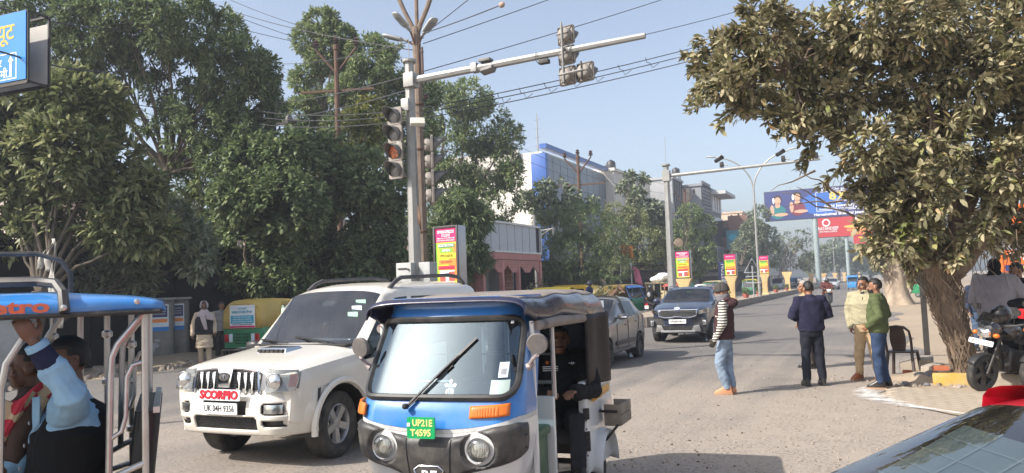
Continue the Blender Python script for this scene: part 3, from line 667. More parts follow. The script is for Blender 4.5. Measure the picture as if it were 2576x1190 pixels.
# the second trunk, farther along the verge
g = GX(2255, 45); g = V((g.x, g.y, 0)); st = thing('old_tree', 'thick ribbed tree trunk behind the green-jacketed man', 'tree', g, 0)
b = MB(); rings = []
for z, r, dx in [(-.1, .95, 0), (.25, .72, 0), (.8, .6, -.05), (1.6, .58, -.1), (2.4, .6, -.2), (3.2, .7, -.3), (4.2, .6, -.2), (6, .4, 0)]:
    rings.append([V((dx+r*math.cos(a)*(1+.12*math.sin(7*a+z)), r*math.sin(a)*(1+.12*math.sin(5*a)), z)) for a in np.linspace(0, 6.2832, 29)[:-1]])
b.loft(catm(rings, 3)); b.build('trunk', pm('old_bark', (.33, .26, .19), .95, var=.3, sc_=3, bump=1.0, bs=9), st, smooth=80)
p, q = clusters([(c-g, r) for c, r in PB([(2225, 630, 40), (2265, 590, 55), (2300, 540, 70), (2230, 540, 60), (2340, 600, 50), (2400, 560, 60), (2460, 600, 50), (2210, 660, 22)], 45)], 1300, 34, .25, .4)
v, f = leaves_np(p, q, 7, .3, .13, .7, .3, 34); tag(link('crown', mesh_np('crown', v, f), LM_RT, st), kind='stuff')
# ================================================================ poles, signals, lamps
def AX(u, v, X):
    d = ray(u, v); t = X/d.x; return CPOS + d*t
M_GALV = pm('galvanised_steel', (.31, .31, .295), .5, .35, var=.15, sc_=3, dust=.35, bump=.1)
M_RUST = pm('rusty_steel', (.13, .075, .05), .8, .3, var=.35, sc_=5, bump=.4)
M_DKST = pm('dark_steel', (.06, .055, .052), .6, .4, var=.25, sc_=6)
M_BLK = pm('black_plastic', (.018, .018, .019), .45, var=.3, sc_=8, dust=.12)
M_SIGG = pm('signal_housing', (.13, .13, .125), .6, var=.2, sc_=5, dust=.55, dustc=(.30, .27, .24))
M_SIGB = pm('signal_back', (.24, .215, .19), .7, var=.2, sc_=5, dust=.5)
M_LENS = pm('signal_lens_off', (.20, .19, .18), .25, var=.25, sc_=25, dust=.4)
M_AMB = emit('signal_amber_led', (.75, .20, .06), .6); nt = M_AMB.node_tree; vo = nd(nt, 'ShaderNodeTexVoronoi', Scale=42.0); tc = nd(nt, 'ShaderNodeTexCoord'); mr = nd(nt, 'ShaderNodeMapRange'); nt.links.new(tc.outputs['Object'], vo.inputs['Vector']); nt.links.new(vo.outputs['Distance'], mr.inputs[0])
mr.inputs[1].default_value = .25; mr.inputs[2].default_value = .5; mr.inputs[3].default_value = .75; mr.inputs[4].default_value = .0; nt.links.new(mr.outputs[0], nt.nodes['Principled BSDF'].inputs['Emission Strength']); nt.nodes['Principled BSDF'].inputs['Base Color'].default_value = (.22, .08, .05, 1)
M_LAMPG = pm('lamp_grey', (.36, .37, .36), .5, .1, var=.12, dust=.3)
M_PORC = pm('insulator_brown', (.07, .04, .035), .3, var=.2)
def octo(r, h0, h1, r1): return [[V((rr*math.cos(a), rr*math.sin(a), z)) for a in np.linspace(math.pi/8, 2*math.pi+math.pi/8, 9)[:-1]] for z, rr in ((h0, r), (h1, r1))]
def rrect(w, h, r, n=4):
    out = []
    for cx, cy, a0 in ((w/2-r, h/2-r, 0), (-w/2+r, h/2-r, 1.5708), (-w/2+r, -h/2+r, 3.1416), (w/2-r, -h/2+r, 4.7124)):
        out += [(cx+r*math.cos(a0+1.5708*i/n), cy+r*math.sin(a0+1.5708*i/n)) for i in range(n+1)]
    return out
def signal_lamp(par, M, lit=False):
    """housing, lens and peaked visor; local: faces -Y, centre at origin"""
    b = MB(); b.prism(rrect(.37, .37, .05), .05, Mx((0, .05, 0), rx=R(90))); b.lathe([(.10, .0), (.135, .03), (.142, .11)], 24, Mx((0, .16, 0), rx=R(90)))
    h = b.build('signal_housing', M_SIGB, par, smooth=40, bevel=.006, seg=1); h.matrix_local = M
    b = MB()
    for k in (-1, 1): b.box((k*.165, .055, .0), (.01, .012, .33)); b.box((0, .055, k*.165), (.33, .012, .01)); b.tube([(k*.1, .055, .1), (k*.17, .055, .17)], .008, 4); b.tube([(k*.1, .055, -.1), (k*.17, .055, -.17)], .008, 4)
    b.box((0, .165, 0), (.28, .012, .014)); b.tube([(0, .17, -.18), (0, .17, .18)], .016, 6); b.build('back_strap', M_DKST, h)
    b = MB(); b.lathe([(.0, .03), (.06, .026), (.11, .015), (.142, 0)], 20, Mx((0, -.012, 0), rx=R(90)))
    b.build('lens', M_AMB if lit else M_LENS, h)
    b = MB()
    def vz(u, v): a = R(-62)+R(304)*u; ln = .03+.27*max(0, math.sin(a*.5+R(45)-0))**1.2; return (.155*math.cos(a), -v*ln*(.35+.65*max(0, math.sin(a)*.5+.5)), .155*math.sin(a))
    b.grid(vz, 24, 3); b.build('visor', M_SIGG, h, solid=.004, norm=False); return h
def base_px(u, X): p = AX(u, 700, X); return p.x, p.y
px_, py_ = -8.6, 13.6
sp = thing('traffic_signal', 'tall octagonal traffic signal pole with overhead arm and four-lamp head', 'traffic signal', (px_, py_, .28))
b = MB(); b.loft(octo(.148, 0, 6.36, .095)); b.lathe([(.14, 6.32), (.15, 6.34), (.15, 6.38), (.05, 6.39)], 16); b.box((0, 0, .02), (.5, .5, .04))
b.build('pole', M_GALV, sp, smooth=20)
b = MB(); b.tube([(0, 0, 6.38), (0, 0, 6.85)], .008, 6); b.build('lightning_rod', M_GALV, sp)
b = MB(); b.tube([(.1, 0, 5.93), (5.05, .05, 6.03)], [.088, .06], 8); b.build('arm', M_GALV, sp, smooth=20)
for c_, d_ in (((.05, -.02, 5.93), (.24, .26, .30)), ((1.55, .01, 5.97), (.13, .18, .18)), ((-.02, -.17, 5.4), (.18, .06, .26))): b = MB(); b.box(c_, d_); b.build('bracket', M_GALV, sp, bevel=.012)
b = MB(); b.prism(rrect(.34, .16, .03), .09, Mx((1.85, -.05, 5.83), rx=R(-25), rz=R(-20))); b.box((1.8, 0, 6.08), (.25, .2, .06)); b.build('floodlight', M_SIGG, sp, bevel=.01)
b = MB(); b.box((3.05, .02, 5.86), (.2, .13, .08)); b.tube([(2.92, -.05, 6.05), (2.9, -.08, 5.9), (2.97, -.03, 5.8)], .008, 5); b.build('junction_box', M_DKST, sp, bevel=.01)
b = MB(); b.prism(rrect(.3, .17, .02), .1, Mx((.22, -.1, 4.98), rx=R(55), rz=R(35))); b.tube([(-.2, -.1, 5.1), (.15, -.05, 5.06)], .02, 6); b.build('small_floodlight', pm('lamp_cream', (.55, .53, .46), .5), sp, bevel=.012)
b = MB(); b.box((-.1, -.14, 1.72), (.36, .3, .8)); b.box((.27, .06, 1.72), (.26, .3, .8)); bx = b.build('control_box', M_LAMPG, sp, bevel=.012)
b = MB(); b.box((-.12, -.302, 2.0), (.22, .006, .03)); b.box((.02, -.31, 1.98), (.03, .03, .03)); b.build('latch', M_DKST, bx)
b = MB(); b.add([(.16, -.1, 2.95), (.3, -.2, 2.75), (.3, -.2, 3.0), (.18, -.12, 3.3)], [(0, 1, 2, 3)]); b.build('tin_plate', M_RUST, sp, solid=.01)
for i in range(4): signal_lamp(sp, Mx((-.24, -.26, 5.17-i*.375), rz=R(-6)), i == 2)
b = MB(); b.box((-.14, -.1, 4.6), (.1, .34, .06)); b.box((-.14, -.1, 3.95), (.1, .34, .06)); b.tube([(-.22, -.1, 5.35), (-.22, -.1, 3.85)], .025, 6); b.build('head_bracket', M_GALV, sp)
for i in range(4): signal_lamp(sp, Mx((.42, .12, 4.55-i*.355), rz=R(128)))
for (x, z) in ((3.5, 6.32), (3.5, 5.93), (3.5, 5.53), (3.86, 5.55)): signal_lamp(sp, Mx((x, .12, z), rz=R(168)))
b = MB(); b.tube([(3.5, -.16, 6.5), (3.5, -.16, 5.35)], .018, 6); b.tube([(3.48, -.17, 5.5), (3.88, -.17, 5.53)], .018, 6); b.tube([(3.5, -.16, 6.02), (3.5, .05, 6.0)], .03, 6); b.build('hanger', M_GALV, sp)

g = AX(1690, 700, -8.6); s2 = thing('camera_pole', 'octagonal pole on the median with long arm carrying surveillance cameras', 'camera pole', (g.x, g.y, .4))
b = MB(); b.loft(octo(.21, 0, 6.85, .12)); b.lathe([(.16, 6.8), (.2, 6.83), (.2, 6.9), (.05, 6.92)], 14); b.box((0, 0, .02), (.6, .6, .04)); b.build('pole', M_GALV, s2, smooth=20)
b = MB(); b.tube([(0, 0, 6.9), (0, 0, 8.2)], .012, 5); b.build('lightning_rod', M_GALV, s2)
b = MB(); b.tube([(.1, 0, 6.35), (6.7, 0, 6.45)], [.085, .06], 8); b.box((.0, 0, 6.35), (.34, .34, .5)); b.build('arm', M_GALV, s2, smooth=20)
b = MB(); b.lathe([(.0, 0), (.2, .0), (.2, .05), (.0, .06)], 18, Mx((.42, -.1, 3.2), rx=R(90), rz=R(35))); b.tube([(.1, 0, 3.2), (.4, -.08, 3.2)], .03, 6); b.build('round_plate', pm('tan_plate', (.36, .27, .19), .7), s2)
for x in (2.55, 5.2, 6.55):
    b = MB(); b.box((x, 0, 6.62), (.16, .2, .24)); b.tube([(x-.25, -.15, 6.78), (x+.05, .1, 6.98)], .09, 10); cb = b.build('camera_housing', M_BLK, s2, bevel=.01)
    b = MB(); b.box((x+.17, 0, 6.58), (.2, .08, .05)); b.prism(rrect(.16, .36, .03), .03, Mx((x-.02, 0, 7.0), ry=R(-40))); b.build('sun_shield', M_LAMPG, cb, bevel=.008)

# wooden-brown forked power pole with three LED street lamps
g = AX(1066, 690, -9.8); yp = thing('forked_pole', 'brown forked steel power pole with three LED street lamps behind the signal', 'power pole', (g.x, g.y, 0))
M_POLE = pm('weathered_pole', (.20, .15, .115), .85, .15, var=.25, sc_=6, bump=.3)
b = MB(); b.tube([(0, 0, 0), (0, 0, 8.25)], [.13, .10], 10); b.build('pole', M_POLE, yp)
for sx in (-1, 1):
    b = MB(); b.tube([(0, 0, 8.0), (sx*.12, 0, 8.3), (sx*.3, .05*sx, 8.7), (sx*.62, .1*sx, 9.5)], .06, 8); b.build('fork', M_POLE, yp)
b = MB(); b.tube([(.02, .0, 8.2), (0, .05, 9.5)], .05, 8); b.build('fork', M_POLE, yp)
for z in (3.2, 5.2, 6.3):
    b = MB(); b.lathe([(.12, 0), (.135, .01), (.135, .05), (.12, .06)], 12, Mx((0, 0, z))); b.build('clamp', M_RUST, yp)
def led_head(par, p, q, roll=0, L=.62):
    p, q = V(p), V(q); d = (q-p).normalized(); a = V((0, 0, 1)); s = d.cross(a).normalized(); n = s.cross(d)
    if roll: s, n = s*math.cos(roll)+n*math.sin(roll), n*math.cos(roll)-s*math.sin(roll)
    mm = Matrix((d, s, n)).transposed().to_4x4(); mm.translation = p
    b = MB(); b.loft([[(x, y*w, z*h) for y, z in rrect(1, 1, .3, 2)] for x, w, h in ((0, .07, .06), (.14, .08, .07), (.16, .2, .09), (.5, .25, .08), (.6, .2, .06), (.63, .1, .03))], M=mm @ Mx(s=(L/.62,)*3)); h = b.build('lamp_head', M_LAMPG, par, smooth=50)
    b = MB(); b.prism(rrect(.3, .17, .03), .008, mm @ Mx((.36, 0, -.045))); b.build('led_panel', pm('led_cover', (.25, .26, .26), .2), h); return h
led_head(yp, (-.2, -.1, 7.92), (-.72, -.3, 8.08)); led_head(yp, (.22, -.1, 7.97), (.8, -.35, 8.28)); led_head(yp, (-.06, -.18, 8.12), (-.16, -.7, 8.42), .2)
b = MB(); b.tube([(-.2, -.1, 7.92), (0, 0, 7.75)], .025, 6); b.tube([(.22, -.1, 7.97), (.08, -.05, 7.75), (.1, -.1, 7.0)], .025, 6); b.tube([(-.05, -.18, 8.1), (0, -.1, 7.8)], .025, 6); b.tube([(.2, -.08, 7.7), (.2, -.08, 6.9)], .025, 6); b.build('lamp_bracket', M_RUST, yp)
def insul(b, p, s=1.):
    b.lathe([(.03*s, 0), (.03*s, .06*s), (.11*s, .08*s), (.05*s, .12*s), (.10*s, .15*s), (.045*s, .2*s), (.085*s, .23*s), (.03*s, .28*s)], 12, Mx(p))
b = MB(); insul(b, (.25, -.05, 6.85), .5); insul(b, (.25, -.05, 6.4), .5); b.build('insulator', M_PORC, yp)

def prong_pole(label, x, y, h, s=1., rz=0., cross=1.6, mat=None):
    r = thing('power_pole', label, 'power pole', (x, y, 0), rz, 'three-pronged power poles'); mat = mat or M_RUST
    b = MB(); b.tube([(0, 0, 0), (0, 0, h-.25*s)], [.14*s, .11*s], 10); b.lathe([(.15*s, h-.5*s), (.15*s, h-.3*s)], 10); b.build('pole', mat, r)
    b = MB()
    for k in (-1, 1): b.tube([(0, 0, h-1.6*s), (k*.95*s, 0, h-.45*s)], .055*s, 4)
    b.build('prong', mat, r); b = MB(); b.box((0, .05, h-2.4*s), (cross*2*s, .1*s, .1*s)); b.build('crossarm', mat, r)
    for k in (-1, 0, 1):
        b = MB(); insul(b, (k*.95*s, 0, h-(.45*s if k else .3*s)), 1.7*s); b.build('insulator', M_PORC, r)
    return r
p = AX(845, 110, -22); prong_pole('rusty three-pronged power pole rising before the narrow-topped tree', p.x, p.y, p.z+.2, 1., R(20), 1.75)
p = AX(1453, 392, -20); prong_pole('rusty three-pronged power pole in front of the blue-framed building', p.x, p.y, p.z+.3, 1.05, R(10), 1.9)
p = AX(1722, 478, -19.5); prong_pole('far three-pronged power pole beside the camera pole', p.x, p.y, p.z, 1.1, R(10), 1.7)
p = AX(1858, 540, -19); prong_pole('farthest three-pronged power pole in front of the brown building', p.x, p.y, p.z, 1.15, R(10), 1.7)
p = AX(683, 185, -23); bp_ = thing('bell_pole', 'dark power pole with side-hung bell insulators among the left trees', 'power pole', (p.x, p.y, 0), R(15))
b = MB(); b.tube([(0, 0, 0), (0, 0, p.z)], [.2, .16], 8); b.build('pole', M_DKST, bp_)
b = MB(); b.box((-.1, 0, p.z-2.2), (2.4, .12, .14)); b.box((0.2, -.05, p.z-2.9), (1.5, .12, .14)); b.build('crossarm', M_DKST, bp_)
for (x, z) in ((.3, -1.5), (.75, -2.15), (.75, -2.75), (1.15, -2.95), (-.9, -2.0)):
    b = MB(); b.lathe([(.03, 0), (.26, .03), (.28, .12), (.12, .2), (.05, .4)], 12, Mx((x, -.1, p.z+z), ry=R(90))); b.build('insulator', M_SIGG, bp_)
# light pole beside the shelter with a small lattice arm
p = AX(1343, 540, -18.5); lp = thing('service_pole', 'grey service pole with a short lattice arm behind the bus shelter', 'pole', (p.x, p.y, 0))
b = MB(); b.tube([(0, 0, 0), (0, 0, p.z)], .09, 8); b.build('pole', M_GALV, lp)
b = MB(); b.tube([(0, 0, p.z-1.05), (1.3, -.2, p.z-.95)], .05, 4); b.tube([(0, 0, p.z-1.5), (1.1, -.2, p.z-1.0)], .04, 4); b.tube([(1.3, -.2, p.z-.95), (1.3, -.2, p.z-1.3)], .04, 4); b.build('lattice_arm', M_GALV, lp)
# double-armed street lamp
def street_lamp(label, x, y, h, w, z0=.4):
    r = thing('street_lamp', label, 'street lamp', (x, y, z0), 0, 'double-armed street lamps')
    b = MB(); b.tube([(0, 0, 0), (0, 0, h)], [.12, .075], 10); b.build('pole', M_GALV, r)
    for k in (-1, 1):
        pts = [(k*w*(1-math.cos(t)), 0, h-.2+w*.95*math.sin(t)) for t in np.linspace(0, 1.45, 12)]
        b = MB(); b.tube([(0, 0, h-.6)]+pts, [.06]*13, 8); a = b.build('arm', M_GALV, r)
        e = V(pts[-1]); b = MB(); b.loft([[(e.x+k*x_, y_*wd, e.z+.05+z_*hh+x_*.12) for y_, z_ in rrect(1, 1, .3, 2)] for x_, wd, hh in ((0, .1, .1), (.2, .22, .12), (.7, .24, .1), (.8, .1, .05))]); b.build('lamp_head', M_LAMPG, a, smooth=50)
    return r
p = AX(1896, 482, -8.7); street_lamp('tall double-armed street lamp with curved arms on the median', p.x, p.y, p.z-.2, 3.3)
p = AX(2094, 592, -9.0); street_lamp('distant thin double-armed street lamp below the red billboard', p.x, p.y, p.z, 2.2)

# ---------------------------------------------------------------- advertising pillars
M_SAND = pm('carved_sandstone_paint', (.60, .42, .20), .8, var=.15, sc_=6, bump=.3)
M_CARV = pm('carved_recess', (.34, .22, .10), .85, var=.2, sc_=6)
M_ALU = pm('aluminium_frame', (.42, .43, .45), .4, .6, var=.1); M_FRM = pm('frame_dark', (.07, .065, .065), .45, .3)
C = {k: pm('print_'+k, c, .45, var=.05) for k, c in dict(magenta=(.72, .02, .16), yellow=(.80, .66, .05), green=(.22, .50, .05), dgreen=(.06, .28, .08), orange=(.85, .27, .05), red=(.50, .045, .05), white=(.85, .85, .85), black=(.02, .02, .02), brick=(.42, .10, .08), sky=(.65, .75, .85), gold=(.75, .52, .12), navy=(.035, .045, .16), blue=(.02, .22, .62), cyan=(.02, .40, .58), pale=(.72, .78, .84), skin=(.55, .33, .22), maroon=(.17, .025, .045), teal=(.015, .17, .17), hair=(.03, .02, .02), grey=(.35, .35, .36), lgreen=(.45, .70, .2)).items()}
def flat(par, name, mat, x0, x1, z0, z1, y, th=.002):
    b = MB(); b.box(((x0+x1)/2, y, (z0+z1)/2), (x1-x0, th, z1-z0)); return b.build(name, mat, par, smooth=0)
FR = lambda x, y, z: Mx((x, y, z), rx=R(90))     # lettering that faces -Y
def ad_print(par, W, H, z0, y, full=True):
    f = lambda n, c, x0, x1, a, e, k: flat(par, n, C[c], x0*W, x1*W, z0+a*H, z0+e*H, y-.003*k)
    f('poster', 'yellow', -.5, .5, 0, 1, 0); f('print_band', 'magenta', -.5, .5, .745, 1, 1); f('print_band', 'green', -.5, -.42, 0, .745, 1); f('print_band', 'orange', .12, .5, .05, .7, 1)
    f('print_band', 'dgreen', -.38, .42, .645, .725, 2); f('print_band', 'green', -.33, .33, .555, .635, 2); f('print_band', 'yellow', -.35, .46, .45, .545, 2); f('print_band', 'orange', -.38, .45, .345, .43, 2); f('print_band', 'red', -.4, .4, .25, .32, 2)
    f('photo_print', 'white', -.33, .38, .03, .235, 2); f('photo_print', 'brick', -.33, -.05, .04, .18, 3); f('photo_print', 'brick', .1, .38, .04, .21, 3); f('photo_print', 'sky', -.05, .1, .09, .22, 3)
    if full:
        T = lambda s, z, sz, c, wd, bo=.012: txt(s, sz*H, C[c], par, FR(0.01*W, y-.014, z0+z*H), width=wd*W, bold=bo)
        T('SPRINGFIELDS', .93, .075, 'white', .8, .02); T('COLLEGE', .868, .065, 'white', .42, .02); T('Affiliated to I.C.S.E, New Delhi', .818, .036, 'white', .86); T('DELHI ROAD, MORADABAD', .777, .036, 'white', .86)
        T('REGISTRATIONS', .684, .07, 'white', .74, .02); T('OPEN', .594, .065, 'white', .38, .02); T('UPTO CLASS XII', .497, .062, 'black', .6, .01); T('0591-2482778', .388, .052, 'brick', .54); T('springfieldscollege.com', .285, .045, 'magenta', .68)
def ad_pillar(label, x, y, rz, W=.62, H=1.3, ped=1.55, z0=.42, full=True, printed=True):
    r = thing('advertising_pillar', label, 'advertising pillar', (x, y, z0), rz, 'advertising pillars on the median')
    b = MB(); hw = W/2
    prof = [(.30, 0), (.30, .10), (.22, .14), (.21, ped*.55), (.25, ped*.75), (hw+.02, ped*.93), (hw+.05, ped*.95), (hw+.05, ped)]
    b.loft([[V((sx*w, sy*min(.17, w*.6), z)) for sx, sy in ((-1, -1), (1, -1), (1, 1), (-1, 1))] for w, z in prof]); b.build('pedestal', M_SAND, r, smooth=25, bevel=.01)
    b = MB(); rnd.seed(3)
    for i in range(14):
        for k in range(3):
            zz = .22+i*(ped*.93-.25)/14; ww = .17 if zz < ped*.6 else .17+(zz-ped*.6)*.28; xx = (k-1)*ww*.72+rnd.gauss(0, .012)
            b.tube([(xx-.03, -.136, zz), (xx+rnd.gauss(0, .02), -.138, zz+.045), (xx+.035, -.136, zz+.02+rnd.gauss(0, .02))], .009, 4)
    b.build('carving', M_CARV, r)
    b = MB(); b.box((0, 0, ped+.04+H/2), (W+.10, .3, H+.1)); bx = b.build('lightbox', M_ALU, r, bevel=.01)
    b = MB(); z = ped+.04
    for sx in (-1, 1): b.box((sx*(hw+.03), -.165, z+H/2), (.05, .04, H+.1)); b.box((0, -.165, z+H/2+sx*(H/2+.028)), (W+.01, .04, .05))
    b.build('frame', M_FRM, r, bevel=.006)
    if printed: ad_print(bx, W, H, z, -.153, full)
    return r
p = AX(1117, 680, -8.55); a1 = ad_pillar('nearest advertising pillar, with college poster, beside the signal pole', p.x, p.y+.3, R(-6), .56, 1.22, 1.5, .42)
flat(a1, 'name_strip', M_SAND, -.32, .32, 1.32, 1.5, -.2, .05); txt('NAGAR NIGAM MORADABAD', .07, C['brick'], a1, FR(0, -.228, 1.44), width=.5, bold=.01)
for u, lb, s in ((1720, 'second nearest advertising pillar, college poster with school photograph, right of the camera pole', 1.), (1839, 'third advertising pillar along the median, with college poster, behind the striped-sleeve pedestrian', 1.06), (1923, 'fourth advertising pillar along the median, with college poster, by the street lamp', 1.15)):
    p = AX(u, 690, -8.75); a = ad_pillar(lb, p.x, p.y, R(-3), .68*s, 1.3*s, 1.55*s, .42, full=u < 1800)
    if u > 1800: txt('SPRINGFIELDS', .1, C['white'], a, FR(0, -.175, 2.75*s), width=.5)
for u, X, lb in ((1980, -8.9, 'first empty-framed sandstone pillar after the college posters'), (2041, -9.0, 'empty-framed pillar just left of the billboard post'), (2073, -9.0, 'empty-framed pillar just right of the billboard post'), (2101, -9.0, 'empty-framed pillar left of the red billboard post, behind the silver hatchback'), (2124, -9.0, 'empty-framed pillar closest to the red billboard post'), (2148, -9.0, 'farther empty-framed pillar near the blue front-facing rickshaw'), (2162, -9.0, 'farthest small empty-framed pillar down the road')):
    p = AX(u, 690, X); y = p.y if u < 2000 else {2041: 127, 2073: 142, 2101: 162, 2124: 190, 2148: 235, 2162: 290}[u]; q = AX(u, 690, X)
    if u >= 2000: g = GX(u, y); p = V((g.x, g.y, 0))
    r = thing('sandstone_pillar', lb, 'advertising pillar', (p.x, p.y, .35), 0, 'empty advertising pillars on the median'); s = 1.1 if u < 2000 else 1.0+.22*(y-120)/100
    b = MB(); b.loft([[V((sx*w*s, sy*.17, z*s)) for sx, sy in ((-1, -1), (1, -1), (1, 1), (-1, 1))] for w, z in [(.32, 0), (.32, .12), (.24, .16), (.23, 1.0), (.27, 1.35), (.46, 1.75), (.46, 1.9)]]); b.build('pedestal', M_SAND, r, smooth=25)
    b = MB()
    for sx in (-1, 1): b.box((sx*.36*s, 0, 2.7*s), (.06, .1, 1.6*s)); b.box((0, 0, (1.93 if sx < 0 else 3.47)*s), (.74*s, .1, .06))
    b.build('frame', M_FRM, r)

# ---------------------------------------------------------------- billboards
def billboard(name, label, tl, tr, h, posts, mat, zbase=None):
    c = (tl+tr)/2; rz = math.atan2(tr.y-tl.y, tr.x-tl.x); Wd = math.hypot(tr.x-tl.x, tr.y-tl.y)
    r = thing(name, label, 'billboard', (c.x, c.y, 0), rz); b = MB(); b.box((0, .3, c.z-h/2), (Wd, .5, h)); pn = b.build('panel', M_FRM, r)
    flat(r, 'poster', mat, -Wd/2+.1, Wd/2-.1, c.z-h+.1, c.z-.1, .03, .02)
    for x, rr in posts: b = MB(); b.tube([(x, .5, 0), (x, .5, c.z-h+.2)], rr, 12); b.build('post', pm('post_paint', (.30, .36, .36), .6, var=.15), r)
    return r, Wd, c.z
tl, tr_ = D(1921, 484, 130), D(2262, 454, 121); tl.z = tr_.z = (tl.z+tr_.z)/2; r, Wd, zt = billboard('billboard', 'large blue jewellery billboard with two women, partly behind the tree', tl, tr_, 5.0, [(-2.5, .42), (8, .42)], C['navy'])
e = lambda par, mat, x, z, rx, rz_, y=-.005, n='figure_print': MB().lathe([(1e-4, 0), (1, 0), (1, .01), (1e-4, .01)], 20, Mx((x, y, z), rx=R(90), s=None) @ Matrix.Diagonal(V((rx, rz_, 1, 1)))).build(n, mat, par, smooth=0)
xl = -Wd/2
e(r, pm('print_glow', (.03, .12, .42), .5), xl+9.0, zt-2.6, 3.2, 1.9, -.003)
for cx, cm, dz in ((2.1, 'teal', 0.), (5.2, 'maroon', .35)):
    e(r, C[cm], xl+cx, zt-3.55+dz, 1.25, 1.15, -.006); e(r, C['skin'], xl+cx-.9, zt-3.2+dz, .32, .9, -.008); e(r, C['skin'], xl+cx+.5, zt-4.0+dz, 1.1, .28, -.0085); e(r, C['hair'], xl+cx, zt-1.45+dz, .68, .75, -.009); e(r, C['skin'], xl+cx+.05, zt-1.68+dz, .5, .62, -.012); e(r, C['skin'], xl+cx, zt-2.45+dz, .42, .42, -.012); e(r, C['white'], xl+cx-.62, zt-1.6+dz, .16, .5, -.013)
T = lambda s, x, z, sz, c, wd, bo=.01: txt(s, sz, C[c], r, FR(xl+x, -.03, zt-z), width=wd, bold=bo)
T('Making Charges Starting From', 12.6, .42, .55, 'white', 8.2); T('8%', 11.4, 1.6, 1.7, 'gold', 2.6, .03); T('Onwards', 11.8, 2.35, .45, 'white', 1.8); T('On', 11.4, 2.72, .4, 'white', .7); T('Gold Jewellery', 11.6, 3.15, .65, 'white', 4.6, .02); T('Available On Wholesale Rates', 11.8, 3.62, .4, 'white', 6.6); T('Only At', 11.6, 4.0, .4, 'white', 1.5); T('Harsahaimal Shiamlal Jewellers', 12.0, 4.45, .62, 'white', 8.6, .02)
for x0, x1, z0, z1 in ((8.1, 8.17, 3.9, .75), (15.2, 15.27, 3.9, .75), (8.1, 15.27, .82, .75), (8.1, 10.6, 3.9, 3.83), (12.8, 15.27, 3.9, 3.83)): flat(r, 'print_line', C['white'], xl+x0, xl+x1, zt-max(z0, z1), zt-min(z0, z1), -.02)
e(r, C['skin'], xl+18, zt-1.8, .9, 1.3, -.006); e(r, C['cyan'], xl+19, zt-3.6, 1.4, .9, -.006); e(r, C['skin'], xl+17.3, zt-3.4, .9, .9, -.007)
for i in range(3): b = MB(); b.box((-6+i*6, .1, zt+.25), (.08, .08, .5)); b.build('light_bracket', M_GALV, r)
tl, tr_ = D(2051, 549, 152), D(2320, 528, 146); tl.z = tr_.z = (tl.z+tr_.z)/2; r2, W2, z2 = billboard('billboard', 'red jewellery billboard with gold lettering below the blue one', tl, tr_, 4.1, [(-4.0, .35), (7, .35)], C['red'])
xl = -W2/2; e(r2, C['white'], xl+1.9, z2-1.2, .75, .75, -.006); e(r2, C['red'], xl+1.9, z2-1.2, .5, .5, -.012)
T2 = lambda s, x, z, sz, c, wd, bo=.01: txt(s, sz, C[c], r2, FR(xl+x, -.03, z2-z), width=wd, bold=bo)
T2('RATANDEEP', 2.2, 2.35, .9, 'white', 3.7, .01); T2('JEWELLERS', 2.2, 2.95, .4, 'white', 3.3); T2('1', 8, 1.3, 2.4, 'gold', .9, .05); e(r2, C['gold'], xl+7.6, z2-2.15, 2.6, .3, -.006); T2('ANNIVERSARY', 8, 2.85, .8, 'gold', 5.0, .01); T2('WEEK SALE', 8, 3.5, .75, 'gold', 3.6, .01); T2('20', 14, 1.0, 1.1, 'white', 1.6, .02); flat(r2, 'print_patch', C['white'], xl+7.2, xl+9.2, z2-.9, z2-.1, -.005)
flat(r2, 'lower_strip', C['red'], -2.8, 6, z2-5.6, z2-4.12, .03, .2); txt('700-271', 1.35, C['yellow'], r2, FR(.8, -.09, z2-4.85), width=5.2, bold=.02)

# ---------------------------------------------------------------- bus shelter
M_PINK = pm('shelter_pink_paint', (.52, .22, .20), .7, var=.12, sc_=3, dust=.3); M_SHW = pm('shelter_panel', (.50, .53, .57), .6, var=.06, dust=.25); M_SHD = pm('shelter_dark', (.03, .028, .03), .7)
pA, pB = AX(1240, 640, -17), AX(1358, 642, -17); y0, y1 = pA.y-1.3, pB.y
sh = thing('bus_shelter', 'pink arched bus shelter with grey panelled board on top', 'bus shelter', (-17, (y0+y1)/2, 0), R(90)); LY = y1-y0; h = LY/2
b = MB(); b.box((0, .9, 4.38), (LY, 1.8, 1.5)); b.build('roof_board', M_SHD, sh)
b = MB()
for z in (3.66, 5.13): b.box((0, -.06, z), (LY+.1, .14, .1))
for x in (-h, h): b.box((x, -.06, 4.4), (.1, .14, 1.56))
b.build('board_frame', pm('shelter_frame', (.62, .63, .63), .5, .2), sh)
xs = np.linspace(-h+.1, h-.55, 8)
for i in range(7): b = MB(); b.box(((xs[i]+xs[i+1])/2, -.03, 4.39), (xs[i+1]-xs[i]-.07, .05, 1.36)); b.build('panel', M_SHW, sh)
b = MB(); b.box((0, 0, 3.42), (LY, .16, .36)); b.build('lintel', M_PINK, sh)
for x in (-h+.12, -h+2.2, -h+4.15, h-.12): b = MB(); b.box((x, 0, 1.6), (.24, .2, 3.2)); b.build('column', M_PINK, sh, bevel=.01)
def archpoly(w, n=3):
    out = [(-w, 0)]; k = w*2/n
    for i in range(n):
        x = -w+i*k
        for t, z in ((.06, -.36), (.2, -.36), (.28, -.22), (.36, -.16), (.44, -.1), (.5, .0), (.56, -.1), (.64, -.16), (.72, -.22), (.8, -.36), (.94, -.36)): out.append((x+t*k, z-.18))
    return out+[(w, 0), (w, .12), (-w, .12)]
b = MB(); b.prism(archpoly(h-.3, 4), .06, Mx((0, -.02, 3.15), rx=R(90))); b.build('arch_valance', M_PINK, sh, smooth=0)
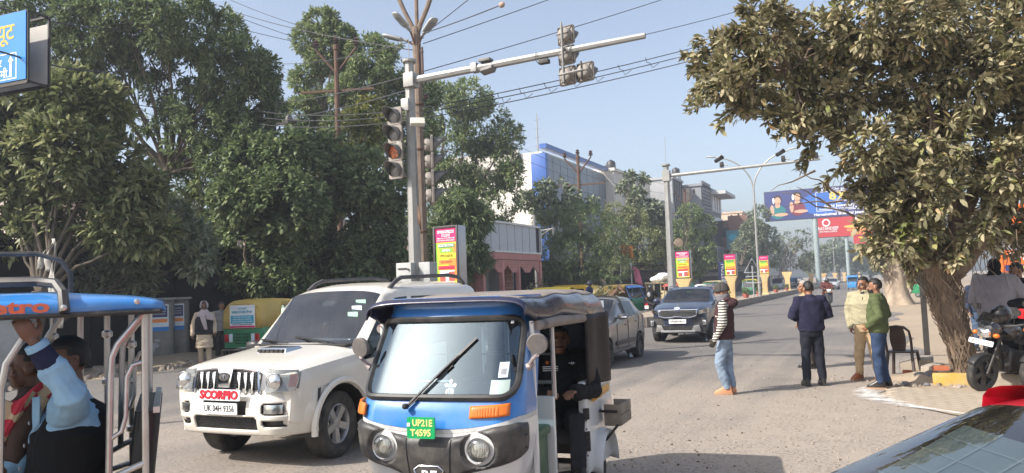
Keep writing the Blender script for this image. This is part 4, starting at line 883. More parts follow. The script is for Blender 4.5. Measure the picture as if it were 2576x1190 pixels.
for i in range(22):
    x = -h+.5+i*(LY-1.0)/21; b = MB()
    for z in (2.86, 3.0, 3.13): b.tube([(x-.08, -.085, z), (x, -.085, z+.07), (x+.08, -.085, z)], .012, 4)
    b.build('fretwork', M_CARV, sh)
b = MB(); b.box((0, 1.7, 1.6), (LY, .08, 3.2)); b.build('back_wall', pm('shelter_back', (.20, .205, .21), .6, var=.15), sh)
for x in (-h+.6, -h+1.5, -h+2.6, -h+3.5): b = MB(); b.box((x, 1.62, 1.6), (.72, .05, 2.7)); b.build('back_panel', pm('shelter_backpanel', (.30, .31, .32), .5, var=.1), sh)
for x in (-h-.02, h-2.3):
    b = MB(); b.box((x, .9, 1.6), (.9 if x > 0 else .08, .06 if x > 0 else 1.6, 3.1)); lw = b.build('lattice_wall', M_PINK, sh); b = MB()
    for i in range(9):
        for j in range(3):
            cx, cz = (x+(j-1)*.28, .3+i*.34); q = [(cx+.13*math.cos(a), .85, cz+.15*math.sin(a)) for a in np.linspace(0, 6.2832, 7)]
            if x > 0: b.tube(q, .018, 4)
            else: b.tube([(x-.06, .9+(j-1)*.5+.2*math.cos(a), cz+.15*math.sin(a)) for a in np.linspace(0, 6.2832, 7)], .02, 4)
    b.build('lattice', M_CARV, lw)
b = MB(); b.box((0, .9, 3.6), (LY, 1.9, .1)); b.box((0, .8, .1), (LY+.4, 2.4, .2)); b.build('slab', pm('shelter_concrete', (.3, .28, .25), .9), sh)

# ---------------------------------------------------------------- buildings
M_WHT = pm('white_render', (.66, .63, .57), .85, var=.12, sc_=.5, dust=.3, dustc=(.45, .40, .33)); M_BLUE = pm('blue_cladding', (.035, .105, .36), .35, var=.08, sc_=.6)
M_PANEL = pm('facade_panel', (.165, .195, .23), .35, var=.07, sc_=.4, spec=.6); M_GL = pm('dark_window', (.03, .04, .05), .12, var=.3, spec=.9)
p0, p1 = AX(1365, 365, -28), AX(1537, 425, -28)
bl = thing('office_building', 'large building with grey panelled front framed in bright blue', 'building', (-28, p0.y, 0)); HH = (p0.z+p1.z)/2; LL = p1.y-p0.y
b = MB(); b.box((-6.2, LL/2, HH/2-.3), (12, LL-.4, HH-.8)); b.build('wall', M_WHT, bl)
b = MB(); b.box((-7, -.02, HH-1.2), (9, .3, 1.6)); b.build('parapet', pm('stained_parapet', (.50, .47, .42), .9, var=.3, sc_=.8), bl)
b = MB(); b.box((0, LL/2, HH-.22), (.7, LL, .44)); b.box((0, LL-.25, (HH-.44)/2), (.7, .5, HH-.44)); b.build('frame', M_BLUE, bl)
for i in range(4): b = MB(); b.box((-.35, .0, 1.9+i*3.6), (1.5, .8, 3.55)); b.build('corner_panel', M_BLUE, bl, bevel=.02)
for i in range(10):
    for j in range(5): b = MB(); b.box((-.12, .5+(LL-1.3)*(i+.5)/10, 1+(HH-1.9)*(j+.5)/5), (.2, (LL-1.3)/10-.1, (HH-1.9)/5-.06)); b.build('facade_panel', M_PANEL, bl, smooth=0)
b = MB(); g = (-6, LL*.62)
b.tube([(g[0], g[1], HH-.7), (g[0], g[1], HH+6.2)], [.12, .05], 6)
for k in range(3): a = k*2.1; b.tube([(g[0]+1.2*math.cos(a), g[1]+1.2*math.sin(a), HH-.7), (g[0], g[1], HH+1.8)], .06, 4)
for k in range(4): b.tube([(g[0]-.4, g[1], HH+2.4+k), (g[0]+.4, g[1], HH+2.4+k)], .03, 4)
b.build('mast', M_GALV, bl)
def block(name, label, u, v, X, dx, dy, mats, storeys=4, bays=5, win=True):
    p = AX(u, v, X); r = thing(name, label, 'building', (X, p.y, 0)); H = p.z
    b = MB(); b.box((-dx/2, dy/2, H/2), (dx, dy, H)); b.build('wall', mats, r); b = MB(); b.box((-dx/2, dy/2, H+.1), (dx+.4, dy+.4, .35)); b.build('roof_edge', mats, r)
    if win:
        for i in range(bays):
            for j in range(storeys):
                b = MB(); b.box((.02, dy*(i+.5)/bays, H*(j+.55)/storeys), (.12, dy/bays*.6, H/storeys*.5)); w_ = b.build('window', M_GL, r)
        for i in range(max(2, int(dx/4))):
            for j in range(storeys): b = MB(); b.box((-dx*(i+.5)/max(2, int(dx/4)), -.02, H*(j+.55)/storeys), (dx/8, .1, H/storeys*.4)); b.build('window', M_GL, r)
    return r, H
r, H = block('white_building', 'plain white building between the teak tree and the camera pole', 1543, 428, -27, 14, 16, M_WHT, 4, 3, False)
b = MB(); b.box((-2, 5, H*.70), (4.6, 9, .5)); b.box((-.5, 12, H*.5), (1.2, 7, H*.98)); b.build('ledge', M_WHT, r)
for j in range(3): b = MB(); b.box((.05, 3+4*j, H*.35), (.2, 2.4, 2)); b.build('window', M_GL, r)
flat(r, 'sign_board', pm('sign_steel', (.10, .12, .16), .4), 0, 1, 5.2, 8.2, 0).matrix_local = Mx((.1, 13, 0), rz=R(90)) @ Matrix.Diagonal(V((7, 1, 1, 1)))
txt('SHYAM JI', 1.3, C['pale'], r, Mx((.35, 16.5, 6.6), rx=R(90), rz=R(90)), width=5.5)
r, H = block('grey_building', 'narrow grey building with dark zigzag lines on its side', 1690, 448, -24.5, 12, 6, pm('grey_facade', (.34, .345, .35), .6, var=.1, sc_=.5), 5, 2, False)
for i in range(5):
    b = MB(); b.tube([(.1, .8+i*1.1, H*(.15+.17*k)+(.8 if i % 2 else 0)) if False else (.06, .7+i*1.1+(.35 if k % 2 else 0), H*(.3+.14*k)) for k in range(6)], .09, 4); b.build('zigzag_trim', M_SHD, r)
b = MB(); b.box((-2.5, -.06, H*.42), (4, .2, 8)); b.build('sign_board', pm('sign_slate', (.08, .09, .12), .4), r)
r, H = block('beige_building', 'tall grey and beige building with overhanging roof slab', 1763, 466, -22, 7.5, 15, pm('louvre_grey', (.23, .24, .26), .6, var=.12, sc_=.5), 5, 4, False)
b = MB(); b.box((-4.6, -.15, H*.46), (5.8, .4, H*.92)); b.build('side_wall', pm('beige_stone', (.62, .50, .37), .8, var=.1, sc_=.4), r)
for j in range(6):
    for i in range(3): b = MB(); b.box((-6.6+i*2, -.37, 2+j*2.4), (1.94, .06, 2.34)); b.build('stone_panel', pm('beige_stone', (.62, .50, .37)), r, smooth=0)
b = MB(); b.box((.6, 11, H-.5), (3.4, 9, .5)); b.build('roof_slab', pm('slab_pale', (.5, .5, .5), .7), r)
for j in range(26): b = MB(); b.box((.1, 3.2, 3.5+j*.5), (.2, 6.0, .32)); b.build('slat', pm('louvre_dark', (.15, .155, .17), .5), r, smooth=0)
for i in range(4): b = MB(); b.box((.1, 8+i*2, H-2), (.2, .9, 2.4)); b.build('window', C['white'], r)
for j in range(3): b = MB(); b.box((.12, 11, 3.6+j*3.4), (.25, 7.6, 2.2)); b.build('window', M_GL if j != 1 else pm('shop_glass', (.35, .40, .45), .2), r)
for i in range(6): b = MB(); b.box((.5, 7.4+i*1.3, 5.2), (.12, .14, 3.6)); b.build('railing_bar', C['white'], r)
M_BRK = pm('brown_brick_front', (.20, .11, .085), .8, var=.15, sc_=.6)
r, H = block('brown_building', 'brown-fronted shop building with a turquoise portrait poster', 1864, 556, -19.5, 10, 26, M_BRK, 3, 4)
b = MB(); b.box((1.3, 0, H-.7), (2.8, 24, 1.4)); b.box((1.3, 0, H/2-.7), (2.6, 24, H-1.4)); b.build('wall', M_BRK, r)
flat(r, 'poster', pm('poster_turquoise', (.03, .20, .25), .4), -.4, 2.5, H-5.0, H-2.2, -12.15, .1); e(r, C['pale'], 1.7, H-3.4, .32, .5, -12.25); e(r, C['cyan'], .5, H-3.2, .6, .5, -12.24); e(r, C['grey'], 1.7, H-4.4, .6, .5, -12.25)
flat(r, 'sign_board', pm('sign_slate2', (.16, .16, .17), .5), -1.2, 2.6, H-7.2, H-5.6, -12.2, .15); txt('RATANDEEP', .8, C['white'], r, FR(.9, -12.32, H-6.4), width=3.0); e(r, C['grey'], -2.4, H-7.6, 1.1, 1.1, -12.3); e(r, C['white'], -2.4, H-7.6, .8, .8, -12.34)
r, H = block('far_building', 'low hazy pale building at the end of the left row', 1925, 610, -20, 14, 40, M_WHT, 3, 8)
r, H = block('far_building', 'pale hazy building far behind the billboard posts', 2010, 600, -26, 12, 30, pm('ochre_render', (.5, .38, .28), .8), 4, 6); r.location.y = 175
for (x, y, z, lb) in ((-31, 98, 16.9, 'black water tank on the roof of the plain white building'), (-33, 102, 16.9, 'second black water tank, farther back on the white roof'), (-27, 118, 18.0, 'black water tank on the beige building roof')):
    o = thing('water_tank', lb, 'water tank', (x, y, z), 0, 'rooftop water tanks'); b = MB(); b.lathe([(.0, 0), (.6, 0), (.62, .5), (.6, 1.0), (.45, 1.2), (.2, 1.28), (.2, 1.36), (0, 1.36)], 16); b.build('tank', M_BLK, o)
    b = MB(); [b.box((i*.5, j*.5, -.3), (.12, .12, .7)) for i in (-1, 1) for j in (-1, 1)]; b.build('stand', M_DKST, o)
# pale houses glimpsed behind the left trees
for (x, y, w_, l_, hh, lb) in ((-46, 34, 12, 14, 7.5, 'pale house glimpsed behind the dark broadleaf trees'), (-44, 12, 10, 12, 6.0, 'pinkish house behind the black wall at far left'), (-48, 58, 12, 16, 8, 'cream house behind the wide dark tree')):
    r = thing('house', lb, 'house', (x, y, 0)); b = MB(); b.box((0, 0, hh/2), (w_, l_, hh)); b.build('wall', pm('house_render', (.60, .48, .40), .85, var=.15, sc_=.6), r)
    for i in range(3):
        for j in range(2): b = MB(); b.box((w_/2+.02, -l_/2+l_*(i+.5)/3, hh*(j+.5)/2), (.1, 1.4, 1.5)); b.build('window', M_GL, r)
    b = MB(); b.box((0, 0, hh+.15), (w_+.6, l_+.6, .3)); b.build('roof', pm('house_roof', (.35, .3, .27), .9), r)

# street-side shops and stalls along the far left pavement
def stall(label, u, X, w_, h_, mat, sign=None, sc=None, smat=None, fs='white'):
    g = AX(u, 700, X); r = thing('stall', label, 'stall', (g.x, g.y, 0), R(62)); b = MB(); b.box((0, 1.2, h_/2), (w_, 2.4, h_)); b.build('wall', mat, r)
    b = MB(); b.box((0, .6, h_+.06), (w_+.5, 3.8, .12)); b.build('roof', M_SHD, r); b = MB(); b.box((0, -.02, h_*.42), (w_*.8, .1, h_*.75)); b.build('opening', M_SHD, r)
    if sign: flat(r, 'sign_board', smat, -w_*.45, w_*.45, h_-.15, h_+1.0, -.75, .1); txt(sign, .6, C[fs], r, FR(0, -.82, h_+.42), width=w_*.7)
stall('small pink-walled stall behind the loaded cream rickshaw', 1664, -16.5, 4.2, 3.2, pm('stall_pink', (.45, .30, .27), .8))
stall('black-fronted shop with gold lettering left of the third college poster', 1795, -17.5, 6.5, 2.9, pm('shop_grey', (.25, .25, .26), .7), 'SANTORINI', 0, C['black'], 'gold')
stall('dim stall with dark roof behind the blue-visored rickshaw', 1590, -17.3, 5, 2.7, pm('stall_dark', (.10, .085, .08), .8))
stall('grey-shuttered shop behind the third college poster', 1850, -17, 6, 3.6, pm('shutter_grey', (.3, .3, .3), .6))
g = AX(1808, 690, -13.5); r = thing('banner', 'tall dark blue vertical banner with white letters', 'banner', (g.x, g.y, 0)); b = MB(); b.tube([(0, 0, 0), (0, 0, 3.6)], .03, 6); b.build('pole', M_DKST, r); flat(r, 'cloth', C['navy'], .03, .95, .9, 3.5, -.02, .01); txt('LUESTON', .62, C['white'], r, Mx((.5, -.04, 2.2), rx=R(90)) @ Matrix.Rotation(R(90), 4, 'Z'), width=2.2, bold=.02)
g = AX(1562, 700, -15.6); r = thing('flag', 'orange and white cloth flags on a thin white pole under the trees', 'flag', (g.x, g.y, 0)); b = MB(); b.tube([(0, 0, 0), (0, 0, 4.6)], .03, 6); b.build('pole', C['white'], r); b = MB(); b.grid(lambda u, v: (.05+u*.9, .1*math.sin(u*5), 4.5-v*.8-.2*u), 8, 4); b.build('cloth', C['orange'], r, norm=False, solid=.005)
g = AX(1589, 700, -15.0); r = thing('flag', 'pink and white cloth hanging from a thin white pole beside the blue visor', 'flag', (g.x, g.y, 0)); b = MB(); b.tube([(0, 0, 0), (0, 0, 3.2)], .03, 6); b.build('pole', C['white'], r); b = MB(); b.grid(lambda u, v: (.05+u*.5+.2*v, .08*math.sin(u*5+v*4), 3.0-v*1.1-.3*u), 8, 6); b.build('cloth', pm('pink_cloth', (.7, .2, .3), .8), r, norm=False, solid=.005)

# orange oil-company stand at the far right
g = GX(2568, 34); r = thing('petrol_kiosk', 'orange kiosk with white lettering behind the tree at the right edge', 'kiosk', (g.x, g.y, 0), R(18)); M_OR = pm('orange_board', (.78, .16, .03), .5, var=.08)
for i, (z, hh) in enumerate(((2.15, .95), (3.3, .35), (3.95, .35), (4.5, .3))): b = MB(); b.box((.9, 0, z), (3.4, .4, hh)); b.build('orange_band', M_OR, r, bevel=.02)
for z in (2.85, 3.62, 4.2): b = MB(); b.box((.9, .05, z), (3.2, .3, .3)); b.build('grey_band', C['grey'], r)
txt('SERVO', .48, C['white'], r, FR(.1, -.21, 2.32), width=1.2, bold=.03, sx=1)
flat(r, 'logo_strip', C['navy'], -.7, 2.4, 1.72, 1.98, -.205, .02)
for k in range(6): e(r, C['yellow'], -.45+k*.45, 1.85, .09, .09, -.225)
b = MB(); b.box((.9, .2, .85), (3, .6, 1.7)); b.build('counter', pm('kiosk_pale', (.55, .5, .42), .8), r)
r, H = block('low_building', 'pale low building behind the kiosk and the right-hand tree', 2330, 640, 22, 10, 10, M_WHT, 2, 3); r.location = (30, 62, 0)

# ---------------------------------------------------------------- hanging direction sign, top left
fc = D(66, 25, 10.0); dn = D(76, 201, 10.0); lf_ = D(-200, 62, 10.75); M_SB = pm('sign_blue', (.012, .20, .56), .35, var=.05, sc_=2)
rzz = math.atan2(fc.y-lf_.y, fc.x-lf_.x); hs = fc.z-dn.z
sg = thing('direction_sign', 'blue Hindi direction sign in a rusty open frame, cut by the left edge', 'sign', (fc.x, fc.y, dn.z), rzz); WS = 1.6
flat(sg, 'front_sheet', M_SB, -WS, 0, 0, hs, 0, .012)
bk = .30
flat(sg, 'rear_sheet', pm('sign_back_grey', (.50, .47, .42), .7, var=.12, sc_=4, dust=.2), -WS, .02, -.02, hs-.1, bk, .012)
b = MB()
for (x, y) in ((0.01, .02), (.03, bk)): b.box((x, y, hs/2-.02), (.026, .026, hs+.04))
for z in (-.03, hs-.01): b.box((.01, bk/2, z), (.026, bk, .026))
for y in (.02, bk): b.box((-WS/2, y, -.03), (WS, .03, .045)); b.box((-WS/2, y, hs+.0), (WS, .026, .026))
b.build('frame', M_DKST, sg)
txt('यूट', .30, pm('sign_yellow', (.80, .42, .02), .5), sg, FR(-.21, -.008, hs*.72), align='RIGHT', bold=.012)
txt('र', .14, C['white'], sg, FR(-.44, -.008, hs*.28), align='RIGHT', bold=.008); txt('मी.', .15, C['white'], sg, FR(-.30, -.008, hs*.115), align='RIGHT', bold=.008)
for (x0, x1, z0, z1) in ((-WS, -.165, hs*.40, hs*.415), (-.178, -.165, hs*.045, hs*.415), (-WS, -.165, hs*.03, hs*.045)): flat(sg, 'white_line', C['white'], x0, x1, z0, z1, -.008)
b = MB(); b.prism([(-.25, .06), (-.29, .06), (-.29, .27), (-.32, .27), (-.27, .345), (-.22, .27), (-.25, .27)], .004, Mx((0, -.006, .0), rx=R(90)) @ Matrix.Diagonal(V((1, hs/.93, 1, 1)))); b.build('arrow', C['white'], sg)
b = MB(); b.tube([(-WS-.1, .26, -dn.z), (-WS-.1, .26, hs+.3)], .07, 10); b.build('post', M_RUST, sg)

# ---------------------------------------------------------------- dark post and yellow post by the tree
g = G(2335, 920); r = thing('iron_post', 'dark rusty square iron post standing left of the fig tree trunk', 'post', (g.x, g.y, 0)); b = MB(); b.box((0, 0, 1.9), (.1, .1, 3.8)); b.build('shaft', M_DKST, r)
r = thing('bollard', 'slanted yellow steel post right behind the fig tree trunk', 'bollard', (1.25, 15.2, 0), 0, None, R(3), R(-5)); b = MB(); b.tube([(0, 0, 0), (0, 0, 1.0)], .075, 12); b.build('shaft', pm('bollard_yellow', (.62, .40, .04), .5, dust=.3), r)

# ---------------------------------------------------------------- notice cabinets at the wall
for (u, lb, w_, pr) in ((398, 'steel feeder cabinet with torn posters, left one of the pair by the wall', .78, 1), (443, 'steel feeder cabinet with a blue and white notice, right one of the pair', .62, 2), (20, 'light grey steel box cabinet behind the rickshaw at far left', .9, 0)):
    g = AX(u, 800, -18.9); r = thing('feeder_cabinet', lb, 'cabinet', (g.x, g.y, .1), R(42)); h_ = 1.75 if pr else 1.5
    b = MB(); b.box((0, .3, h_/2), (w_, .55, h_)); b.build('body', pm('cabinet_grey', (.16, .165, .16), .6, .2, var=.3, dust=.4) if pr else M_LAMPG, r, bevel=.01)
    b = MB(); b.box((0, .25, h_+.03), (w_+.14, .75, .06)); b.build('lid', M_LAMPG, r); b = MB(); b.box((0, 0.01, h_/2), (w_-.08, .03, h_-.12)); b.build('door', pm('cabinet_door', (.19, .195, .19), .6, .2, var=.3, dust=.4) if pr else M_LAMPG, r, bevel=.008)
    if pr:
        flat(r, 'notice', C['pale'], -w_*.4, w_*.36, .85, 1.62, -.012, .003); flat(r, 'notice_print', C['navy'], -w_*.36, w_*.32, 1.25, 1.58, -.016); flat(r, 'notice_print', C['orange'], -w_*.36, w_*.32, 1.1, 1.2, -.016); flat(r, 'notice_print', C['blue'], -w_*.4, w_*.36, .85, .97, -.016)
        for z in (1.33, 1.4, 1.48): flat(r, 'notice_print', C['grey'], -w_*.3, w_*.26, z, z+.025, -.02)
        if pr == 1:
            for k in range(5): x, z = rnd.uniform(-.3, .05), rnd.uniform(.25, .65); flat(r, 'torn_paper', C['grey'], x, x+rnd.uniform(.1, .25), z, z+rnd.uniform(.06, .14), -.012-.0012*k)
# tattered white cloth strips hanging from a branch
r = thing('cloth_strips', 'tattered pale cloth strips hanging from a branch over the rickshaw roof', 'cloth', D(132, 600, 19)); rnd.seed(2)
for dx, L_ in ((-.6, .75), (-.25, .8), (0, 1.9), (.12, 1.6), (.25, 2.2)):
    b = MB(); b.grid(lambda u, v, dx=dx, L_=L_: (dx*v+(u-.5)*.12*(.5+v)+.05*math.sin(v*9), .05*math.sin(v*7+u*2), -L_*v), 2, 10); b.build('strip', pm('pale_cloth', (.42, .40, .36), .9, var=.2), r, norm=False, solid=.004)

# ---------------------------------------------------------------- overhead wires
M_WIRE = pm('wire', (.05, .05, .055), .6)
def wire(label, a, b_, sag=.02, r=.012, mat=None, n=14):
    a, b_ = V(a), V(b_); L_ = (a-b_).length; pts = []
    for i in range(n+1): t = i/n; q = a.lerp(b_, t); q.z -= sag*L_*4*t*(1-t); pts.append(q)
    m_ = MB(); m_.tube(pts, r, 5); return tag(m_.build('wire', mat or M_WIRE, None), label, 'wire', 'overhead wires')
W = wire; Yt = D(1062, 130, 18.6)
W('wire from the forked pole up to the orange-capped splice', D(1062, 85, 18.6), D(1262, 12, 15), .005, .012); W('wire running from the forked pole past the splice to the top edge', D(1062, 90, 18.6), D(1250, -60, 16), .005, .01)
W('long wire rising from the forked pole to the top right', D(1064, 110, 18.6), D(1700, -120, 24), .004, .011); W('long wire crossing above the signal arm', D(1064, 180, 18.6), D(1900, -80, 26), .006, .011); W('long wire passing behind the arm signal head', D(1064, 205, 18.6), D(2060, -30, 28), .01, .011)
for k, (du, lb) in enumerate(((0, 'upper strand of the spacer-tied cables'), (12, 'middle strand of the spacer-tied cables'), (26, 'lowest strand of the spacer-tied cables'))):
    W(lb+' right of the pole', D(1066, 272+du, 18.6), D(2080, 22+du*1.3, 27), .012, .013, None, 24); W(lb+' continuing left into the trees', D(1066, 272+du, 18.6), D(560, 262+du*1.3, 30), .02, .013)
rnd.seed(9)
for t, lb in zip((.28, .36, .45, .54, .62, .72, .82), ('nearest the signal pole', 'second out from the signal pole', 'left of the arm signal head', 'below the arm signal head', 'just right of the arm signal head', 'under the tip of the signal arm', 'nearest the fig tree')):
    t *= .68; u = 1066+1014*t; d = 18.6+8.4*t; v = 272-250*t
    sag = 4*t*(1-t)*.012*12.5*FPX/d; sp_ = MB()
    sp_.tube([D(u-8, v+sag, d), D(u-4, v+sag+12, d), D(u+4, v+sag+14, d), D(u+10, v+sag+26, d), D(u+26, v+sag+14, d)], .01, 4); tag(sp_.build('cable_tie', M_WIRE, None), 'looped wire tie on the overhead cables, '+lb, 'cable tie', 'ties on the overhead cables')
for i, (a, b_, lb) in enumerate([((510, 0, 34), (1066, 130, 18.6), 'uppermost wire from the top edge to the forked pole'), ((580, 0, 34), (770, 70, 32), 'wire entering the narrow-topped tree from the top edge'), ((440, -20, 33), (760, 100, 36), 'wire just above the three-pronged pole'), ((520, 50, 33), (840, 125, 36), 'wire ending at the three-pronged pole'), ((600, 260, 33), (1030, 190, 17), 'wire from the bell insulators to the signal pole'), ((620, 300, 33), (1030, 225, 17), 'lower wire from the bell insulators to the signal pole'), ((690, 160, 34), (1066, 95, 18.6), 'thin wire from the slender tree to the forked pole'), ((860, 120, 36), (1440, 430, 58), 'wire from the first to the second three-pronged pole, upper'), ((870, 190, 36), (1452, 452, 58), 'wire from the first to the second three-pronged pole, lower'), ((1466, 400, 58), (1720, 470, 85), 'wire from the second to the third three-pronged pole, upper'), ((1446, 430, 58), (1712, 490, 85), 'wire from the second to the third three-pronged pole, lower'), ((1722, 480, 85), (1858, 536, 130), 'wire from the third to the farthest three-pronged pole'), ((0, 20, 14), (300, 70, 24), 'wire above the blue sign going into the tree'), ((0, 45, 14), (80, 82, 16), 'short wire behind the blue sign'), ((0, 130, 9.2), (330, 175, 20), 'wire sagging across the face of the blue sign'), ((0, 205, 20), (690, 300, 33), 'long wire crossing the left trees')]):
    W(lb, D(*a), D(*b_), .012, .013)
p = D(1262, 12, 15); b = MB(); b.ell((0, 0, 0), (.07, .05, .06), 10, 7); o = b.build('wire_splice', pm('splice_tape', (.35, .25, .2), .7, var=.4, sc_=14), None); o.location = p; tag(o, 'taped round splice hanging on the wire at the top edge', 'splice')

# ---------------------------------------------------------------- winter haze in the air
hb_ = MB(); hb_.box((-10, 210, 19.5), (260, 560, 43)); HZ = bpy.data.materials.new('winter_haze'); HZ.use_nodes = True; nt = HZ.node_tree; nt.nodes.remove(nt.nodes['Principled BSDF'])
pv = nd(nt, 'ShaderNodeVolumePrincipled', Color=(.80, .86, .95, 1), Density=.0014, Anisotropy=.25); nt.links.new(pv.outputs[0], nt.nodes['Material Output'].inputs['Volume'])
tag(hb_.build('haze', HZ, None, smooth=0), 'thin winter haze hanging over the street', 'haze', kind='stuff')
# ================================================================ vehicles: shared builders
def catmull(P, creases, k):
    """P (n,3) -> dense points and control-cell index; splines break at creases"""
    n = len(P); out = []; idx = []
    for i in range(n-1):
        a, b, c, d = P[max(i-1, 0)], P[i], P[i+1], P[min(i+2, n-1)]
        if i in creases or i == 0: a = 2*b-c if i in creases else b
        if i+1 in creases: d = 2*c-b
        for s in range(k):
            t = s/k; out.append(.5*(2*b+(c-a)*t+(2*a-5*b+4*c-d)*t*t+(3*b-a-3*c+d)*t**3)); idx.append(i)
    out.append(P[-1]); return np.array(out), idx
def skin(P, cs, cr, lab, mats, par, arches=(), ki=4, kj=3, cap=True, bulge=.05, capl=None):
    """P[i][j] half rings (x>=0) along the car; lab(i,j) names each control cell's part"""
    P = np.array(P, float); A = []
    for j in range(P.shape[1]):
        q, ii = catmull(P[:, j], cs, ki); A.append(q)
    A = np.array(A).transpose(1, 0, 2); B = []
    for row in A:
        q, jj = catmull(row, cr, kj); B.append(q)
    B = np.array(B); B[:, 0, 0] = 0; B[:, -1, 0] = 0; ni, nj = B.shape[:2]
    ins = np.zeros((ni, nj), bool)
    for (yc, zc, r) in arches:
        dy, dz = B[:, :, 1]-yc, B[:, :, 2]-zc; dd = np.hypot(dy, dz); mk = (dd < r) & (B[:, :, 0] > .45); ins |= mk
        sc1 = np.where(dd > 1e-6, r/np.maximum(dd, 1e-6), 1); B[:, :, 1] = np.where(mk, yc+dy*sc1, B[:, :, 1]); B[:, :, 2] = np.where(mk, zc+dz*sc1, B[:, :, 2])
    parts = {}
    for i in range(ni-1):
        for j in range(nj-1):
            if ins[i, j] and ins[i+1, j] and ins[i, j+1] and ins[i+1, j+1]: continue
            l = lab(ii[i], jj[j]); parts.setdefault((l, ii[i]) if l in ('side_window', 'pillar_trim') else (l, -1), []).append((i, j))
    objs = {}
    for (l, kk), cells, sd in [(k_, c_, s_) for k_, c_ in parts.items() for s_ in ((1, 2) if k_[1] >= 0 else (3,))]:
        m_ = MB(); off = ni*nj
        m_.v = [tuple(B[i, j]) for i in range(ni) for j in range(nj)] + [(-B[i, j][0], B[i, j][1], B[i, j][2]) for i in range(ni) for j in range(nj)]
        for i, j in cells:
            a, b, c, d = i*nj+j, (i+1)*nj+j, (i+1)*nj+j+1, i*nj+j+1
            if sd & 1: m_.f.append((a, b, c, d))
            if sd & 2: m_.f.append((a+off, d+off, c+off, b+off))
        if cap and l == (capl or 'body'):
            for e, sg in ((0, -1), (ni-1, 1)):
                N = 8
                for t in range(N):
                    for j in range(nj-1):
                        q = []
                        for tt, jj_ in ((t, j), (t+1, j), (t+1, j+1), (t, j+1)):
                            x = 1-2*tt/N; p = B[e, jj_]; q.append((p[0]*x, p[1]+sg*bulge*(1-x*x), p[2]))
                        m_.add(q, [(0, 1, 2, 3)])
        objs[(l, kk, sd)] = (m_, cells)
    out = {}
    for (l, kk, sd), (m_, c) in objs.items():
        bm = bmesh.new(); vs = [bm.verts.new(p) for p in m_.v]
        for f in m_.f:
            try: bm.faces.new([vs[q] for q in f])
            except ValueError: pass
        bmesh.ops.delete(bm, geom=[v for v in bm.verts if not v.link_faces], context='VERTS'); bmesh.ops.remove_doubles(bm, verts=bm.verts, dist=.0008)
        bmesh.ops.recalc_face_normals(bm, faces=bm.faces); me = bpy.data.meshes.new(l); bm.to_mesh(me); bm.free()
        me.shade_smooth(); me.set_sharp_from_angle(angle=R(32)); out[l] = link(l, me, mats.get(l, mats['body']), par)
    return out, B
M_TYRE = pm('tyre_rubber', (.028, .027, .026), .85, var=.25, sc_=9, dust=.5, dustc=(.16, .14, .115), bump=.2)
M_RIM = pm('alloy_rim', (.42, .42, .42), .35, .7, var=.15, sc_=8, dust=.35); M_RIMB = pm('dark_rim', (.03, .03, .032), .4, .3, dust=.2)
M_CHR = pm('chrome', (.80, .80, .80), .10, 1., var=.05, rv=.03); M_GREYP = pm('grey_plastic', (.055, .055, .057), .6, var=.2, dust=.25)
M_SEAT = pm('seat_dark', (.03, .03, .034), .85, var=.2); M_LENSC = glass('lamp_lens', (.92, .93, .92), .08, .05); M_REFL = pm('lamp_reflector', (.75, .75, .74), .18, .9, var=.1)
M_PLATE = pm('plate_white', (.78, .78, .76), .5, var=.05); M_ORNG = pm('orange_lens', (.72, .17, .02), .2, var=.1); M_REDL = pm('red_lens', (.45, .015, .02), .2, var=.1)
G_CAR = glass('car_glass', (.24, .29, .32), .06); G_DK = glass('dark_glass', (.10, .115, .125), .02, ior=1.3, dust=.03); G_CLR = glass('clear_glass', (.62, .67, .66), .05)
def wheel(par, x, y, r, w, rim='alloy', n=5, side=1, rimr=.62, steer=0):
    mm = Mx((x, y, r), rz=steer) @ Mx(ry=R(90)*side)
    b = MB(); rr = r*rimr
    b.lathe([(rr*.98, -w*.42), (rr*1.05, -w*.5), (r*.93, -w*.5), (r*.985, -w*.4), (r, -w*.2), (r, w*.2), (r*.985, w*.4), (r*.93, w*.5), (r*.84, w*.52), (rr*1.05, w*.48), (rr*.98, w*.40), (rr*.9, 0)], 40, caps=False)
    t = b.build('wheel', M_TYRE, par, smooth=50); t.matrix_local = mm
    b = MB(); b.lathe([(rr, -w*.4), (rr*.92, -w*.1), (rr*.9, w*.25), (rr*1.0, w*.42), (rr*.96, w*.44), (rr*.9, w*.36)], 36, caps=False)
    b.lathe([(rr*.24, w*.1), (rr*.24, w*.33), (rr*.12, w*.36), (0.001, w*.36)], 20, caps=False)
    for k in range(n):
        a = 6.2832*k/n; c, s = math.cos(a), math.sin(a); tw = .10 if n > 6 else 0
        wd = rr*(.22 if n <= 6 else .085)
        q = lambda rad, lat, z, a2=0: (rad*math.cos(a+a2)-lat*math.sin(a+a2), rad*math.sin(a+a2)+lat*math.cos(a+a2), z)
        b.hexa([q(rr*.15, -wd*.9, w*.2), q(rr*.95, -wd*1.15, w*.2, tw), q(rr*.95, wd*1.15, w*.2, tw), q(rr*.15, wd*.9, w*.2), q(rr*.15, -wd*.7, w*.33), q(rr*.95, -wd*.8, w*.39, tw), q(rr*.95, wd*.8, w*.39, tw), q(rr*.15, wd*.7, w*.33)])
    ro = b.build('rim', M_RIM if rim == 'alloy' else M_RIMB, t, smooth=35)
    b = MB(); b.lathe([(rr*.9, -w*.15), (.01, -w*.15)], 20, caps=False); b.build('brake_disc', M_DKST, t); return t
